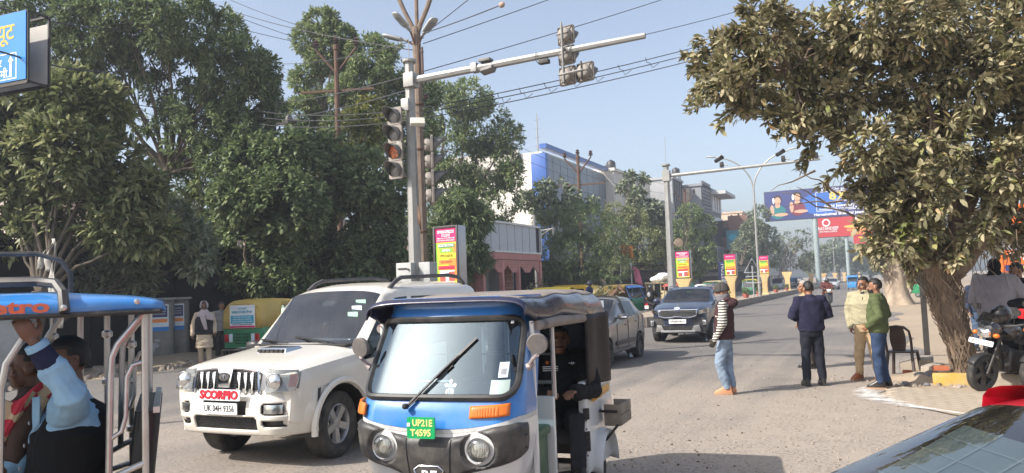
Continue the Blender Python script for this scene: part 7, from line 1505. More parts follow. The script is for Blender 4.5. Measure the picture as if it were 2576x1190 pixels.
# ================================================================ motorcycles and scooters (front towards -Y)
def moto(name, label, loc, rz, col, lean=0., steer=0., group=None, scooter=False, cat='motorcycle'):
    r = thing(name, label, cat, loc, rz, group, ry=lean); wr = .22 if scooter else .275; yF, yR = (-.66, .60) if scooter else (-.66, .62)
    fk = thing('fork_pivot', None, None); fk.parent = r; fk.location = (0, yF+.22, 0); fk.rotation_euler = (0, 0, steer)
    # everything that turns with the handlebar hangs on one part
    b = MB(); y = -.22
    for sx in (-1, 1): b.tube([(sx*.075, y, wr), (sx*.075, y+.22, .86)], .02, 8)
    b.tube([(-.34, y+.36, 1.06), (-.24, y+.26, 1.02), (-.06, y+.22, .98), (.06, y+.22, .98), (.24, y+.26, 1.02), (.34, y+.36, 1.06)], .014, 8); b.tube([(0, y+.23, .80), (0, y+.21, 1.0)], .03, 8)
    bpy.data.objects.remove(fk); MF = Mx((0, yF+.22, 0), rz=steer)
    f = b.build('fork', M_DKST, r); f.matrix_local = MF
    def wl(par, x, y, side=1):
        t = wheel(par, x, y, wr, .10 if not scooter else .1, 'dark', 5, side, .72); return t
    wl(f, 0, -.22); wl(r, 0, yR)
    b = MB(); b.grid(lambda u, v: ((2*v-1)*.065, -.22+(wr+.035)*math.cos(R(30)+R(120)*u), wr+(wr+.035)*math.sin(R(30)+R(120)*u)-.02*(2*v-1)**2), 14, 4); b.build('mudguard', col if scooter else M_BLK, f, norm=False, solid=.006)
    for sx in (-1, 1):
        b = MB(); b.tube([(sx*.22, y+.26, 1.03), (sx*.30, y+.16, 1.20)], .007, 5); b.prism(rrect(.13, .085, .03), .02, Mx((sx*.32, y+.17, 1.23), rx=R(95))); b.build('mirror', M_BLK, f)
        b = MB(); b.tube([(sx*.26, y+.285, 1.03), (sx*.36, y+.37, 1.065)], .02, 8); b.build('grip', M_BLK, f); b = MB(); b.ell((sx*.17, y+.0, .86), (.045, .05, .035), 10, 7); b.build('indicator', M_ORNG, f)
    hx = MB(); hx.loft([[(x, y+dy, .92+z) for x, z in rrect(.26*s_, .22*s_, .07, 3)] for dy, s_ in ((-.06, .5), (-.03, .9), (.08, 1.05), (.2, .7))]); hd = hx.build('headlamp_cowl', col, f, smooth=50)
    b = MB(); b.loft([[(x, y-.065+dy, .88+z) for x, z in rrect(.20*s_, .13*s_, .04, 3)] for dy, s_ in ((-.02, .6), (0, 1), (.04, 1.05))]); b.build('headlamp', M_REFL, hd, smooth=50)
    if not scooter:
        b = MB(); b.loft([[(x, yy, zc+z) for x, z in rrect(w_, h_, .08, 4)] for yy, w_, h_, zc in ((-.30, .12, .12, .86), (-.2, .24, .24, .86), (0, .27, .24, .86), (.14, .2, .17, .82), (.2, .12, .1, .8))]); b.build('fuel_tank', col, r, smooth=50)
        b = MB(); b.loft([[(x, yy, zc+z) for x, z in rrect(w_, h_, .04, 3)] for yy, w_, h_, zc in ((.12, .16, .08, .80), (.3, .26, .1, .79), (.6, .24, .1, .83), (.92, .16, .07, .88))]); b.build('seat', M_SEAT, r, smooth=50)
        b = MB(); b.box((0, .0, .42), (.24, .42, .3)); b.tube([(.0, -.12, .5), (.0, -.22, .62)], .09, 10); b.tube([(.1, -.2, .6), (.12, -.24, .35), (.14, .1, .26), (.16, .8, .34)], .035, 8); b.build('engine', M_DKST, r, bevel=.02)
        b = MB(); b.tube([(0, -.40, .86), (0, -.2, .3), (0, .3, .28), (0, .62, wr)], .03, 8); b.tube([(0, -.35, .9), (0, .2, .75), (0, .9, .82)], .025, 8); b.tube([(.09, .5, .8), (.09, .62, wr)], .025, 8); b.tube([(-.09, .5, .8), (-.09, .62, wr)], .025, 8); b.build('frame', M_BLK, r)
        b = MB(); b.loft([[(x, yy, zc+z) for x, z in rrect(w_, .12, .03, 3)] for yy, w_, zc in ((.35, .22, .70), (.7, .2, .76), (1.0, .1, .84))]); b.build('tail_panel', col, r, smooth=50)
    else:
        b = MB(); b.loft([[(x, yy+.0, z) for x, yy in rrect(w_, .1, .04, 3)] if False else [(x, -.48+dy+.14*(z-.3), z) for x, dy in rrect(w_, .09, .04, 3)] for z, w_ in ((.28, .26), (.5, .40), (.75, .40), (.92, .26))]); b.build('leg_shield', col, r, smooth=50); b = MB(); b.box((0, -.2, .27), (.3, .55, .06)); b.build('floorboard', M_BLK, r, bevel=.01)
        b = MB(); b.loft([[(x, yy, zc+z) for x, z in rrect(w_, h_, .09, 4)] for yy, w_, h_, zc in ((.02, .22, .36, .46), (.2, .36, .38, .50), (.6, .36, .34, .56), (.95, .2, .2, .64))]); b.build('body', col, r, smooth=50); b = MB(); b.loft([[(x, yy, z_+z) for x, z in rrect(w_, .1, .04, 3)] for yy, w_, z_ in ((.05, .2, .74), (.3, .28, .76), (.85, .2, .80))]); b.build('seat', M_SEAT, r, smooth=50)
    b = MB(); b.box((0, .99, .72), (.16, .05, .08)); tl_ = b.build('tail_lamp', M_REDL, r, bevel=.01); b = MB(); b.box((0, 1.02, .58), (.2, .01, .16)); b.build('number_plate', M_PLATE, r); return r, f
M_BPOL = paint('bike_black', (.012, .013, .018), .2)
g = G(2478, 986); bk, fk_ = moto('motorcycle', 'black police motorcycle with white number plate and red beacon beside the tree', (g.x+.66*.52, g.y+.66*.85, 0), R(-32), M_BPOL, R(9), R(-14)); 
o = plate(fk_, 'UP-12DY-0569', Mx((0, -.30, .74), rx=R(80)), .40, .075, size=.05)
txt('POLICE', .07, C['white'], [q for q in fk_.children if q.name.startswith('headlamp_cowl')][0], Mx((0, -.235, 1.035), rx=R(30)), width=.2, bold=.03)
b = MB(); b.lathe([(.065, 0), (.07, .04), (.07, .12), (.055, .14)], 14, Mx((.2, .78, .98))); bc = b.build('beacon', M_REDL, bk); b = MB(); b.tube([(.2, .78, .6), (.2, .78, .98)], .02, 6); b.lathe([(.07, -.04), (.07, 0)], 14, Mx((.2, .78, .98))); b.build('beacon_mast', M_BLK, bc)
b = MB(); b.grid(lambda u, v: ((2*u-1)*.13*(1-.3*v), -.30+.10*v, 1.02+.16*v), 8, 4); b.build('fly_screen', G_DK, fk_, norm=False)
bk2, f2_ = moto('motorcycle', 'silver police motorcycle with red beacon, cut by the right edge', (g.x+.66*.52+.72, g.y+.66*.85+.2, 0), R(-36), paint('bike_silver', (.40, .40, .41), .2, .3, .4), R(8), R(-10))
b = MB(); b.lathe([(.065, 0), (.07, .04), (.07, .12), (.055, .14)], 14, Mx((-.18, -.30, 1.04), rx=0)); b.build('beacon', M_REDL, f2_); b = MB(); b.box((-.12, -.1, .5), (.06, .02, .08)); b.build('side_reflector', C['yellow'], f2_)
p = D(2519, 792, 11.75); hm = thing('helmet', 'black full-face helmet hung on the police motorcycle mirror', 'helmet', p, R(-30)); b = MB(); b.ell((0, 0, 0), (.135, .16, .15), 24, 16); b.build('shell', paint('helmet_black', (.01, .01, .012), .1), hm, smooth=60)
b = MB(); b.grid(lambda u, v: (.148*math.cos(R(-150)+R(120)*u)*math.cos(R(-8)+R(42)*v)*1.0, .172*math.sin(R(-150)+R(120)*u)*math.cos(R(-8)+R(42)*v), .165*math.sin(R(-8)+R(42)*v)), 16, 6); b.build('visor', G_DK, hm, norm=False)
g = G(2085, 772); sc1, _f = moto('scooter', 'black scooter with two riders coming towards us', (g.x, g.y+.4, 0), R(6), M_BPOL, scooter=True, cat='scooter'); plate(_f, 'UP21', Mx((0, -.30, .99), rx=R(75)), .22, .1, size=.06)
g = AX(1664, 700, -10.6); m1, _f = moto('motorcycle', 'motorcycle with lit red tail lamp ridden away from us', (g.x, g.y-2.0, 0), R(176), M_BPOL)
g = G(1812, 782); m2, _f = moto('motorcycle', 'motorcycle ridden away behind the blue compact car', (AX(1797, 700, -10.9).x, AX(1797, 700, -10.9).y, 0), R(178), M_DKST and pm('bike_grey', (.1, .1, .1), .5))
g = AX(2018, 700, -12); m3, _f = moto('scooter', 'white scooter with dark-clothed rider at the gap in the median', (g.x-.5, g.y-3, 0), R(60), paint('scooter_white', (.6, .58, .55), .2), scooter=True, cat='scooter')
g = AX(1610, 700, -13.5); m4, _f = moto('motorcycle', 'dark motorcycle parked by the blue-visored rickshaw', (g.x, g.y, 0), R(60), M_BPOL)
g = G(2168, 745); m5, _f = moto('motorcycle', 'distant motorcycle with a capped rider behind the khaki-trousered man', (g.x, g.y+4, 0), R(0), M_BPOL)

# ================================================================ median planters, chair
M_POT = pm('pot_brick_red', (.38, .10, .075), .8, var=.15, sc_=5, dust=.35)
def planter(label, u, X, s=1., X0=None):
    p = AX(u, 700, X); r = thing('planter', label, 'planter', (p.x, p.y, .41), rnd.random(), 'potted plants on the median')
    b = MB(); b.loft([[(x, y, z) for x, y in ((-w_, -w_), (w_, -w_), (w_, w_), (-w_, w_))] for z, w_ in ((0, .2*s), (.42*s, .30*s), (.44*s, .34*s), (.52*s, .34*s))]); b.build('pot', M_POT, r, smooth=0, bevel=.015)
    rs = np.random.RandomState(int(u)); c = rs.normal(0, 1, (70, 3)); c /= np.linalg.norm(c, axis=1)[:, None]; pp = c*np.array([.42, .42, .36])*s*rs.uniform(.5, 1, (70, 1))+np.array([0, 0, .85*s]); v, f = leaves_np(pp, c*.8+np.array([0, 0, .2]), 6, .2*s, .09*s, .6, .1, int(u)); tag(link('foliage', mesh_np('foliage', v, f), LM_DK, r), kind='stuff')
    b = MB()
    for k in range(5): branchy(b, (0, 0, .4*s), (rnd.gauss(0, .2)*s, rnd.gauss(0, .2)*s, .9*s), .015, .005, 0, 3, .1)
    b.build('stem', M_BARK, r)
for u, lb, X in ((1798, 'red pot with dark bush at the near end, just behind the striped-sleeve pedestrian', -8.85), (1822, 'red pot with dry bush right behind the maroon-vested pedestrian', -8.8), (1874, 'low red pot in front of the yellow and green rickshaw', -8.9), (1908, 'tall bush in a red pot at the foot of the street lamp', -8.8), (1950, 'red pot with round bush, first after the street lamp', -8.9), (1978, 'red pot with round bush, second after the street lamp, under the sandstone pillar', -8.9)): planter(lb, u, X, rnd.uniform(.55, .68))
p = AX(1894, 700, -8.7); r = thing('marker_frame', 'white steel frame with a triangle beside the street lamp foot', 'frame', (p.x, p.y, .4)); b = MB(); b.tube([(-.6, 0, 1.9), (0, 0, 3.0), (.6, 0, 1.9), (-.6, 0, 1.9)], .04, 6); b.tube([(-.5, 0, 1.1), (.6, 0, 1.1), (.6, 0, 1.6), (-.5, 0, 1.6), (-.5, 0, 1.1)], .04, 6); b.tube([(0, 0, 0), (0, 0, 2.4)], .05, 6); b.build('frame', C['grey'], r)

g = G(2272, 946); ch = thing('plastic_chair', 'dark brown moulded plastic chair behind the green-jacketed man', 'chair', (g.x+.02, g.y+.05, 0), R(165)); M_CHR_ = pm('chair_brown', (.035, .018, .014), .4, var=.15, sc_=6, dust=.12)
b = MB(); b.loft([[(x, y, .42-.012*abs(x*4)) for x, y in rrect(.44, .42, .08, 5)], [(x, y, .445) for x, y in rrect(.45, .43, .08, 5)]]); b.build('seat', M_CHR_, ch, bevel=.008)
for sx in (-1, 1):
    for y, dy in ((-.18, -.05), (.18, .09)): b = MB(); b.loft([[(sx*(.19+.04*(1-t))+x, y+dy*(1-t)+yy, .43*t) for x, yy in rrect(.05, .05, .012, 2)] for t in (0, 1)]); b.build('leg', M_CHR_, ch)
    b = MB(); b.tube([(sx*.20, .20, .43), (sx*.205, .25, .65), (sx*.19, .29, .80), (sx*.12, .305, .865), (0, .31, .88)], [.022, .022, .022, .026, .028], 8); b.build('back_upright', M_CHR_, ch)
b = MB(); b.grid(lambda u, v: ((2*u-1)*(.10+.03*math.sin(v*3)), .215+.095*v-.02*(1-(2*u-1)**2), .45+.42*v), 6, 10, lambda u, v: not (.2 < v < .85 and int(u*6) % 2 == 1 and int(v*20) % 2 == 0)); b.build('back_splat', M_CHR_, ch, norm=False, solid=.008)
# ================================================================ people (local: facing -Y, left hand at +X)
def cloth(n, c, var=.12, bump=.25): return pm('cloth_'+n, c, .88, var=var, sc_=9, bump=bump, bs=45, spec=.2)
SKIN = pm('skin_brown', (.26, .125, .07), .5, var=.12, sc_=12); SKIN_D = pm('skin_dark', (.15, .07, .042), .5, var=.12, sc_=12)
HAIRB = pm('hair_black', (.012, .010, .009), .55, var=.3, sc_=60, bump=.6, bs=120); HAIRG = pm('hair_grey', (.32, .30, .28), .7, var=.3, sc_=60, bump=.6, bs=120)
EYEW = pm('eye_white', (.6, .55, .5), .3); EYED = pm('eye_dark', (.01, .008, .007), .25); SHOE_B = pm('shoe_black', (.014, .013, .013), .3, var=.2, dust=.15)
def hand(b, w_, d, n, open_=.35, s=1.):
    """palm, four unequal fingers bent towards n, thumb from the palm's side"""
    d = V(d).normalized(); n = V(n); n = (n-d*n.dot(d)).normalized(); t = d.cross(n); w_ = V(w_)
    mm = Matrix((t, n, d)).transposed().to_4x4(); mm.translation = w_+d*.045*s; b.ell((0, 0, 0), (.040*s, .016*s, .052*s), 12, 8, mm)
    for k, ln in ((-1.5, .072), (-.5, .082), (.5, .078), (1.5, .060)):
        p = w_+d*.085*s+t*k*.019*s; a = d; pts = [p-d*.03*s, p]; c = open_
        for q in (.45, .33, .22): a = (a*math.cos(c)+n*math.sin(c)).normalized(); n2 = n; p = p+a*ln*q*s; pts.append(p); c += open_*.9
        b.tube(pts, [.0098*s, .0098*s, .0092*s, .0086*s, .0072*s], 7, round_=True)
    p = w_+d*.02*s-t*.03*s; q = (d*.6-t*.7+n*.35).normalized(); b.tube([p, p+q*.035*s, p+q*.035*s+(d*.85-t*.2+n*.4).normalized()*.045*s], [.013*s, .0115*s, .009*s], 7, round_=True)
def person(label, loc, rz, top, bot, shoe=None, hair=HAIRB, skin=SKIN, P=None, bulk=1., vs=.008, hem=-.06, sl=1., group=None, head=(0, 0), beard=None, brow=True, helmet=None, scale=1., kurta=None, vest=None, fat=1., lab=None, sleeve_end=None):
    r = thing('person', label, 'person', loc, rz, group); r.scale = (scale,)*3
    J = dict(hip=(0, 0, .93), waist=(0, .0, 1.10), chest=(0, 0, 1.28), sho=(0, .01, 1.42), neck=(0, .01, 1.47), head=(0, -.015, 1.60), sl=(.19, .01, 1.405), el=(.25, .04, 1.13), wl=(.25, -.07, .90), sr=(-.19, .01, 1.405), er=(-.25, .04, 1.13), wr=(-.25, -.07, .90), kl=(.10, -.02, .50), al=(.11, .03, .09), kr=(-.10, -.02, .50), ar=(-.11, .03, .09), tl=(.14, -.17, .02), tr=(-.14, -.17, .02), pl=(0, 0, 0), pr=(0, 0, 0), opn=.45)
    J.update(P or {}); j = {k: (V(v_) if isinstance(v_, tuple) else v_) for k, v_ in J.items()}
    MH = Mx(j['head'], rx=R(head[1]), rz=R(head[0]))
    # one continuous body under the clothes
    b = MB(); b.ell((0, .012, .028), (.076, .096, .100), 18, 12, MH); b.ell((0, -.028, -.045), (.060, .070, .080), 16, 10, MH); b.ell((0, -.062, -.088), (.032, .032, .028), 10, 7, MH); b.ell((0, -.075, .022), (.055, .025, .018), 10, 6, MH)
    b.tube([MH @ V((0, -.088, .018)), MH @ V((0, -.112, -.022)), MH @ V((0, -.100, -.036))], [.011, .017, .012], 8, round_=True); b.ell((0, -.091, -.062), (.026, .012, .011), 8, 6, MH)
    for s in (-1, 1): b.ell((s*.078, .012, -.012), (.012, .022, .034), 8, 6, MH); b.ell((s*.042, -.062, -.035), (.026, .024, .025), 8, 6, MH)
    b.tube([j['neck']-V((0, 0, .06)), j['neck'], MH @ V((0, .012, -.05))], [.066, .056, .055], 12)
    tr = [(j['hip']-V((0, 0, .08)), .10, .08), (j['hip'], .135, .095), (j['waist'], .125, .09), (j['chest'], .15, .10), (j['sho'], .15, .075), (j['neck'], .06, .06)]
    el_ = lambda c, rx, ry, n=20: [c+V((rx*math.copysign(abs(math.cos(a))**.8, math.cos(a)), ry*math.copysign(abs(math.sin(a))**.8, math.sin(a)), 0)) for a in np.linspace(0, 6.2832, n+1)[:-1]]
    b.loft([el_(c, x*fat, y*fat) for c, x, y in tr])
    for s, e, w_, pn in (('sl', 'el', 'wl', 'pl'), ('sr', 'er', 'wr', 'pr')):
        b.tube([j['sho'].lerp(j[s], .6), j[s], j[e], j[w_]], [.05, .048, .038, .026], 10, round_=True)
        d = (j[w_]-j[e]).normalized(); n = V((-1 if s == 'sl' else 1, -.2, 0)); n = j[pn] if j[pn].length > 0 else n
        hand(b, j[w_], d, n, j['opn'])
    for k, a, x in (('kl', 'al', .085), ('kr', 'ar', -.085)): b.tube([j['hip']+V((x, 0, -.04)), j[k], j[a]], [.075, .05, .036], 10, round_=True)
    vox(b, 'body', skin, r, vs*.8 if vs < .012 else vs, 2)
    # jacket or shirt
    B_ = bulk*fat; b = MB(); h0 = j['hip']+V((0, 0, hem)); 
    jt = [(h0, .175*B_, .125*B_), (h0.lerp(j['waist'], .3), .185*B_, .135*B_), (j['waist'], .182*B_, .135*B_), (j['chest'], .198*B_, .138*B_), (j['sho']-V((0, 0, .015)), .185*B_, .108*B_), (j['neck']-V((0, 0, .01)), .088, .082), (j['neck']+V((0, -.0, .03)), .074, .072)]
    b.loft([el_(c, x, y) for c, x, y in jt])
    for s, e, w_ in (('sl', 'el', 'wl'), ('sr', 'er', 'wr')):
        we = j[e].lerp(j[w_], sl) if sl > 0 else j[s].lerp(j[e], .7)
        pts = [j['sho'].lerp(j[s], .55), j[s], j[s].lerp(j[e], .5), j[e], j[e].lerp(j[w_], .5), we] if sl > 0 else [j['sho'].lerp(j[s], .55), j[s], we]
        b.tube(pts, [x*B_ for x in ([.072, .080, .070, .062, .056, .046] if sl > 0 else [.072, .08, .07])], 12, round_=True)
    if kurta: b.loft([el_(c, x*fat, y*fat) for c, x, y in ((j['hip']+V((0, 0, kurta)), .235, .175), (j['hip']+V((0, 0, -.15)), .205, .15), (j['waist'], .178, .125))])
    vox(b, 'jacket' if not kurta else 'kurta', top, r, vs, 2, .011*bulk, 8., lab)
    if vest:
        b = MB(); b.loft([el_(c, x*1.06+.008, y*1.06+.008) for c, x, y in jt[:4]]+[el_(jt[4][0], jt[4][1]*.86, jt[4][2]*1.1), el_(jt[5][0]-V((0, 0, .01)), .10, .095)]); vox(b, 'waistcoat', vest, r, vs*1.2, 2, .008, 6.)
    b = MB(); b.loft([el_(c, x*fat, y*fat) for c, x, y in ((j['hip']-V((0, 0, .12)), .15, .11), (j['hip']-V((0, 0, .03)), .168, .122), (j['hip']+V((0, 0, .08)), .158, .115), (j['hip'].lerp(j['waist'], .7), .15, .105))])
    for k, a, x in (('kl', 'al', .088), ('kr', 'ar', -.088)): b.tube([j['hip']+V((x, 0, -.05)), (j['hip']+V((x, 0, -.05))).lerp(j[k], .5), j[k], j[k].lerp(j[a], .45), j[a]+V((0, 0, .005))], [.098*fat, .09*fat, .076, .070, .064], 14)
    vox(b, 'trousers', bot, r, vs, 2, .010, 7.)
    for a, t in (('al', 'tl'), ('ar', 'tr')):
        A, T = j[a], j[t]; d = T-A; d.z = 0; d = d.normalized(); s = V((-d.y, d.x, 0)); zz = min(A.z-.085, T.z-.02)
        rg = [[A+d*y+s*(x*w_)+V((0, 0, -A.z+zz+z*h_)) for x, z in rrect(1, 1, .3, 3)] for y, w_, h_ in ((-.075, .055, .06), (-.05, .075, .16), (.02, .08, .17), (.08, .088, .12), (.15, .092, .08), (.19, .07, .06), (.205, .03, .03))]
        rg = [[q+V((0, 0, h_*.5)) for q in g_] for g_, h_ in zip(rg, (.06, .16, .17, .12, .08, .06, .03))]
        m_ = MB(); m_.loft(rg); sh_ = m_.build('shoe', shoe or SHOE_B, r, smooth=50)
        m_ = MB(); m_.loft([[A+d*y+s*(x*w_)+V((0, 0, -A.z+zz+z)) for x, z in ((-.5, 0), (.5, 0), (.5, .028), (-.5, .028))] for y, w_ in ((-.082, .06), (-.03, .085), (.06, .088), (.15, .098), (.2, .07), (.212, .03))]); m_.build('sole', M_BLK if shoe is None else pm('sole_tan', (.35, .22, .14), .8), sh_, smooth=40)
    for s in (-1, 1):
        b = MB(); b.ell((s*.031, -.083, .004), (.014, .010, .008), 8, 6, MH); e_ = b.build('eye', EYEW, r); b = MB(); b.ell((s*.031, -.091, .004), (.0065, .004, .0065), 8, 6, MH); b.build('pupil', EYED, e_)
        if brow: b = MB(); b.tube([MH @ V((s*.014, -.097, .022)), MH @ V((s*.032, -.096, .028)), MH @ V((s*.050, -.084, .022))], .0045, 5); b.build('eyebrow', hair or HAIRB, r)
    if beard:
        b = MB(); b.tube([MH @ V((-.03, -.093, -.050)), MH @ V((0, -.106, -.044)), MH @ V((.03, -.093, -.050))], .0075, 6, round_=True); b.build('moustache', hair or HAIRB, r)
        if beard == 'full': b = MB(); b.grid(lambda u, v: MH @ V((.066*math.cos(math.pi*u)*(1-.35*v), -.028-.078*math.sin(math.pi*u)**.7*(1-.12*v)+.0, -.035-.085*v-.004*math.sin(u*40))), 24, 8); b.build('beard', hair or HAIRB, r, norm=False, solid=.01)
    if hair:
        def hf(u, v):
            a = 6.2832*u; p = math.pi*v; n = V((math.sin(p)*math.cos(a), math.sin(p)*math.sin(a), math.cos(p))); inside = n.z > .50+.25*n.y*0 if n.y < -.25 else n.z > (-.62 if n.y > .25 else .12)
            k = (1.10+.05*mno.noise(n*7)) if inside else .86; return MH @ V((n.x*.077*k, .012+n.y*.097*k, .030+n.z*.101*k))
        b = MB(); b.grid(hf, 32, 22); b.build('hair', hair, r, smooth=80)
    if helmet:
        b = MB(); b.grid(lambda u, v: MH @ V((.125*math.sin(math.pi*v*.68)*math.cos(6.2832*u), .01+.145*math.sin(math.pi*v*.68)*math.sin(6.2832*u), .02+.135*math.cos(math.pi*v*.68))), 24, 12); b.build('helmet', helmet, r, smooth=60, norm=False, solid=.012)
        b = MB(); b.grid(lambda u, v: MH @ V((.128*math.cos(R(-160)+R(140)*u), .01+.150*math.sin(R(-160)+R(140)*u), .055-.10*v)), 12, 4); b.build('visor', G_DK, r, norm=False)
    return r, j, MH
# --- 1 man with lilac scarf
SUNW = pm('scarf_lilac', (.40, .34, .35), .9, var=.1, sc_=8, bump=.4)
g = G(515, 922); r, j, MH = person('man in beige kurta and black waistcoat, pale lilac scarf wrapped round his head', g, R(48), cloth('kurta', (.50, .40, .29)), cloth('pyjama', (.44, .35, .25)), pm('shoe_brown', (.22, .10, .05), .5), None, SKIN_D, dict(al=(.12, -.02, .09), ar=(-.09, .08, .09), tl=(.16, -.2, .02), tr=(-.11, -.12, .02), wl=(.27, -.10, .92), wr=(-.30, -.02, .88), er=(-.28, .05, 1.12)), 1.1, .01, kurta=-.42, brow=False, vest=cloth('blackblue', (.018, .018, .024)))
b = MB(); el2 = lambda z, x, y: [V((x*math.cos(a), y*math.sin(a), z)) for a in np.linspace(0, 6.2832, 25)[:-1]]
b = MB(); HC = V((0, -.0, 1.615))
for z, rx_, ry_ in ((0, 0, 0),): pass
def hood(u, v):
    a = R(-48)+R(276)*u; p = R(6)+R(112)*v; k = 1+.03*math.sin(14*u+9*v); return HC+V((.100*k*math.cos(a)*math.sin(p)**.75, .02+.118*k*math.sin(a)*math.sin(p)**.75, .03+.125*math.cos(p)))
b.grid(hood, 36, 16); b.build('head_scarf', SUNW, r, norm=False, solid=.014); b = MB(); b.loft([el2(z, x, y) for z, x, y in ((1.36, .245, .185), (1.42, .20, .165), (1.47, .14, .14), (1.52, .105, .115), (1.55, .088, .10))], caps=False); b.build('neck_scarf', SUNW, r, norm=False, solid=.012)
b = MB(); b.grid(lambda u, v: (-.06+.16*(u-.5)*(1-.5*v)+.10*v, -.175-.02*math.sin(v*3), 1.42-.42*v), 6, 10); b.build('scarf_end', SUNW, r, norm=False, solid=.008); b = MB(); b.grid(lambda u, v: (.13+.22*(u-.5)+.02*v, -.165, 1.44-.16*v-.05*u), 6, 5); b.build('scarf_end', SUNW, r, norm=False, solid=.008)
b = MB(); [b.ell((s*.033, -.098, .006), (.026, .008, .019), 10, 6, MH) for s in (-1, 1)]; b.tube([MH @ V((-.075, -.05, .012)), MH @ V((-.04, -.1, .012)), MH @ V((.04, -.1, .012)), MH @ V((.075, -.05, .012))], .004, 5); b.build('sunglasses', EYED, r)
# --- striped cloth with real colour bands
def stripes(n, c1, c2, sc_, axis='Z'):
    m = pm(n, c1, .9); nt = m.node_tree; L = nt.links; tc = nd(nt, 'ShaderNodeTexCoord'); wv_ = nd(nt, 'ShaderNodeTexWave', Scale=sc_, Distortion=.6); wv_.bands_direction = axis; L.new(tc.outputs['Object'], wv_.inputs['Vector'])
    rp = nd(nt, 'ShaderNodeValToRGB'); rp.color_ramp.interpolation = 'CONSTANT'; rp.color_ramp.elements[0].color = c1+(1,); rp.color_ramp.elements[1].color = c2+(1,); rp.color_ramp.elements[1].position = .5; L.new(wv_.outputs['Fac'], rp.inputs[0]); L.new(rp.outputs[0], nt.nodes['Principled BSDF'].inputs['Base Color']); return m
STR = stripes('striped_wool', (.02, .02, .022), (.66, .62, .54), 7.5); STR2 = stripes('striped_jumper', (.05, .05, .055), (.45, .44, .43), 9.)
g = AX(556, 700, -17.6); person('person in a grey striped jumper half hidden behind the yellow and green auto rickshaw', (g.x, g.y, 0), R(50), STR2, cloth('dkgrey', (.03, .03, .03)), P=dict(wl=(.24, -.1, .92)), vs=.014)
# --- 3 man in maroon vest, striped sleeves, walking left
g = G(1832, 992); DEN = cloth('pale_denim', (.22, .28, .36), .35); VST = cloth('maroon_vest', (.055, .026, .028), .2); r, j, MH = person('pedestrian in maroon padded vest, black and white striped sleeves and pale jeans, walking left', g, R(-86), STR, DEN, pm('shoe_tan', (.55, .25, .13), .7), None, SKIN, dict(kl=(.09, -.10, .50), al=(.06, .0, .09), tl=(.06, -.2, .02), kr=(-.09, .02, .50), ar=(-.05, .05, .10), tr=(-.05, -.15, .02), el=(.26, .0, 1.12), wl=(.25, -.13, .88), er=(-.25, -.03, 1.12), wr=(-.22, -.16, .9)), 1.0, .008, brow=False, head=(0, 6), vest=VST)
b = MB(); b.ell((0, .13, 1.43), (.13, .10, .085), 14, 9); b.ell((0, .07, 1.49), (.12, .09, .05), 14, 9); vox(b, 'hood', VST, r, .01, 2, .01, 9.)
b = MB(); b.grid(lambda u, v: MH @ V((.092*math.cos(6.2832*u)*math.sin(R(4)+R(92)*v)**.8, .012+.112*math.sin(6.2832*u)*math.sin(R(4)+R(92)*v)**.8, .032+.125*math.cos(R(4)+R(92)*v))), 28, 12); b.build('cap', cloth('cap_dark', (.06, .055, .05)), r, norm=False, solid=.01); b = MB(); b.loft([[MH @ V((q.x, q.y, z)) for q in el2(0, x, y)] for z, x, y in ((-.15, .095, .10), (-.10, .09, .105), (-.05, .088, .112), (-.02, .084, .108))], caps=False); b.build('face_scarf', cloth('scarf_grey', (.16, .15, .16)), r, norm=False, solid=.01)
b = MB(); hand(b, j['wl'], (j['wl']-j['el']), (-1, -.2, 0), .5, 1.12); vox(b, 'glove', SHOE_B, r, .008, 1); b = MB(); b.grid(lambda u, v: MH @ V((-.09+.02*u, .09+.06*v, .05-.02*v)), 2, 2); 
# --- 4 man in navy jacket seen from behind
g = G(2050, 970); NVY = cloth('navy_jacket', (.020, .019, .042)); person('man in a navy jacket and dark trousers seen from behind, looking down', g, R(-157), NVY, cloth('dknavy', (.016, .018, .026)), P=dict(el=(.31, .02, 1.15), wl=(.12, -.24, 1.10), er=(-.31, .02, 1.15), wr=(-.12, -.24, 1.10), al=(.13, .03, .09), ar=(-.13, .03, .09), kl=(.115, -.02, .5), kr=(-.115, -.02, .5), head=(0, -.03, 1.595)), bulk=1.1, head=(0, 10), hem=-.03, fat=1.06)
# --- 5 older man behind him
g = GX(2022, 15.2); person('grey-haired older man in profile behind the navy-jacketed man', (g.x-.02, g.y+.2, 0), R(-70), cloth('tan_coat', (.38, .28, .17)), cloth('brown', (.06, .05, .045)), hair=HAIRG, P=dict(), vs=.01)
# --- 6 khaki man
g = G(2188, 957); KH = cloth('khaki', (.40, .29, .17)); r, j, MH = person('man in a cream jacket and khaki trousers with glasses and a moustache, looking left', g, R(-14), cloth('cream_jacket', (.36, .325, .215)), KH, pm('shoe_tan2', (.30, .10, .035), .35), HAIRB, SKIN, dict(el=(.26, .06, 1.14), wl=(.22, .10, .93), er=(-.27, .05, 1.14), wr=(-.24, -.03, .90), al=(.13, .06, .09), tl=(.16, -.14, .02), ar=(-.15, -.02, .09), tr=(-.22, -.2, .02), kr=(-.12, -.04, .5)), 1.12, .008, head=(-26, 4), beard='m', fat=1.1, hem=-.0, scale=1.02)
b = MB(); [b.tube([MH @ V((s*.034+.022*math.cos(a), -.103+.012*abs(math.cos(a)), .004+.016*math.sin(a))) for a in np.linspace(0, 6.2832, 15)], .0022, 4) for s in (-1, 1)]; [b.tube([MH @ V((s*.056, -.096, .008)), MH @ V((s*.08, .01, .004))], .002, 4) for s in (-1, 1)]; b.build('glasses', M_DKST, r)
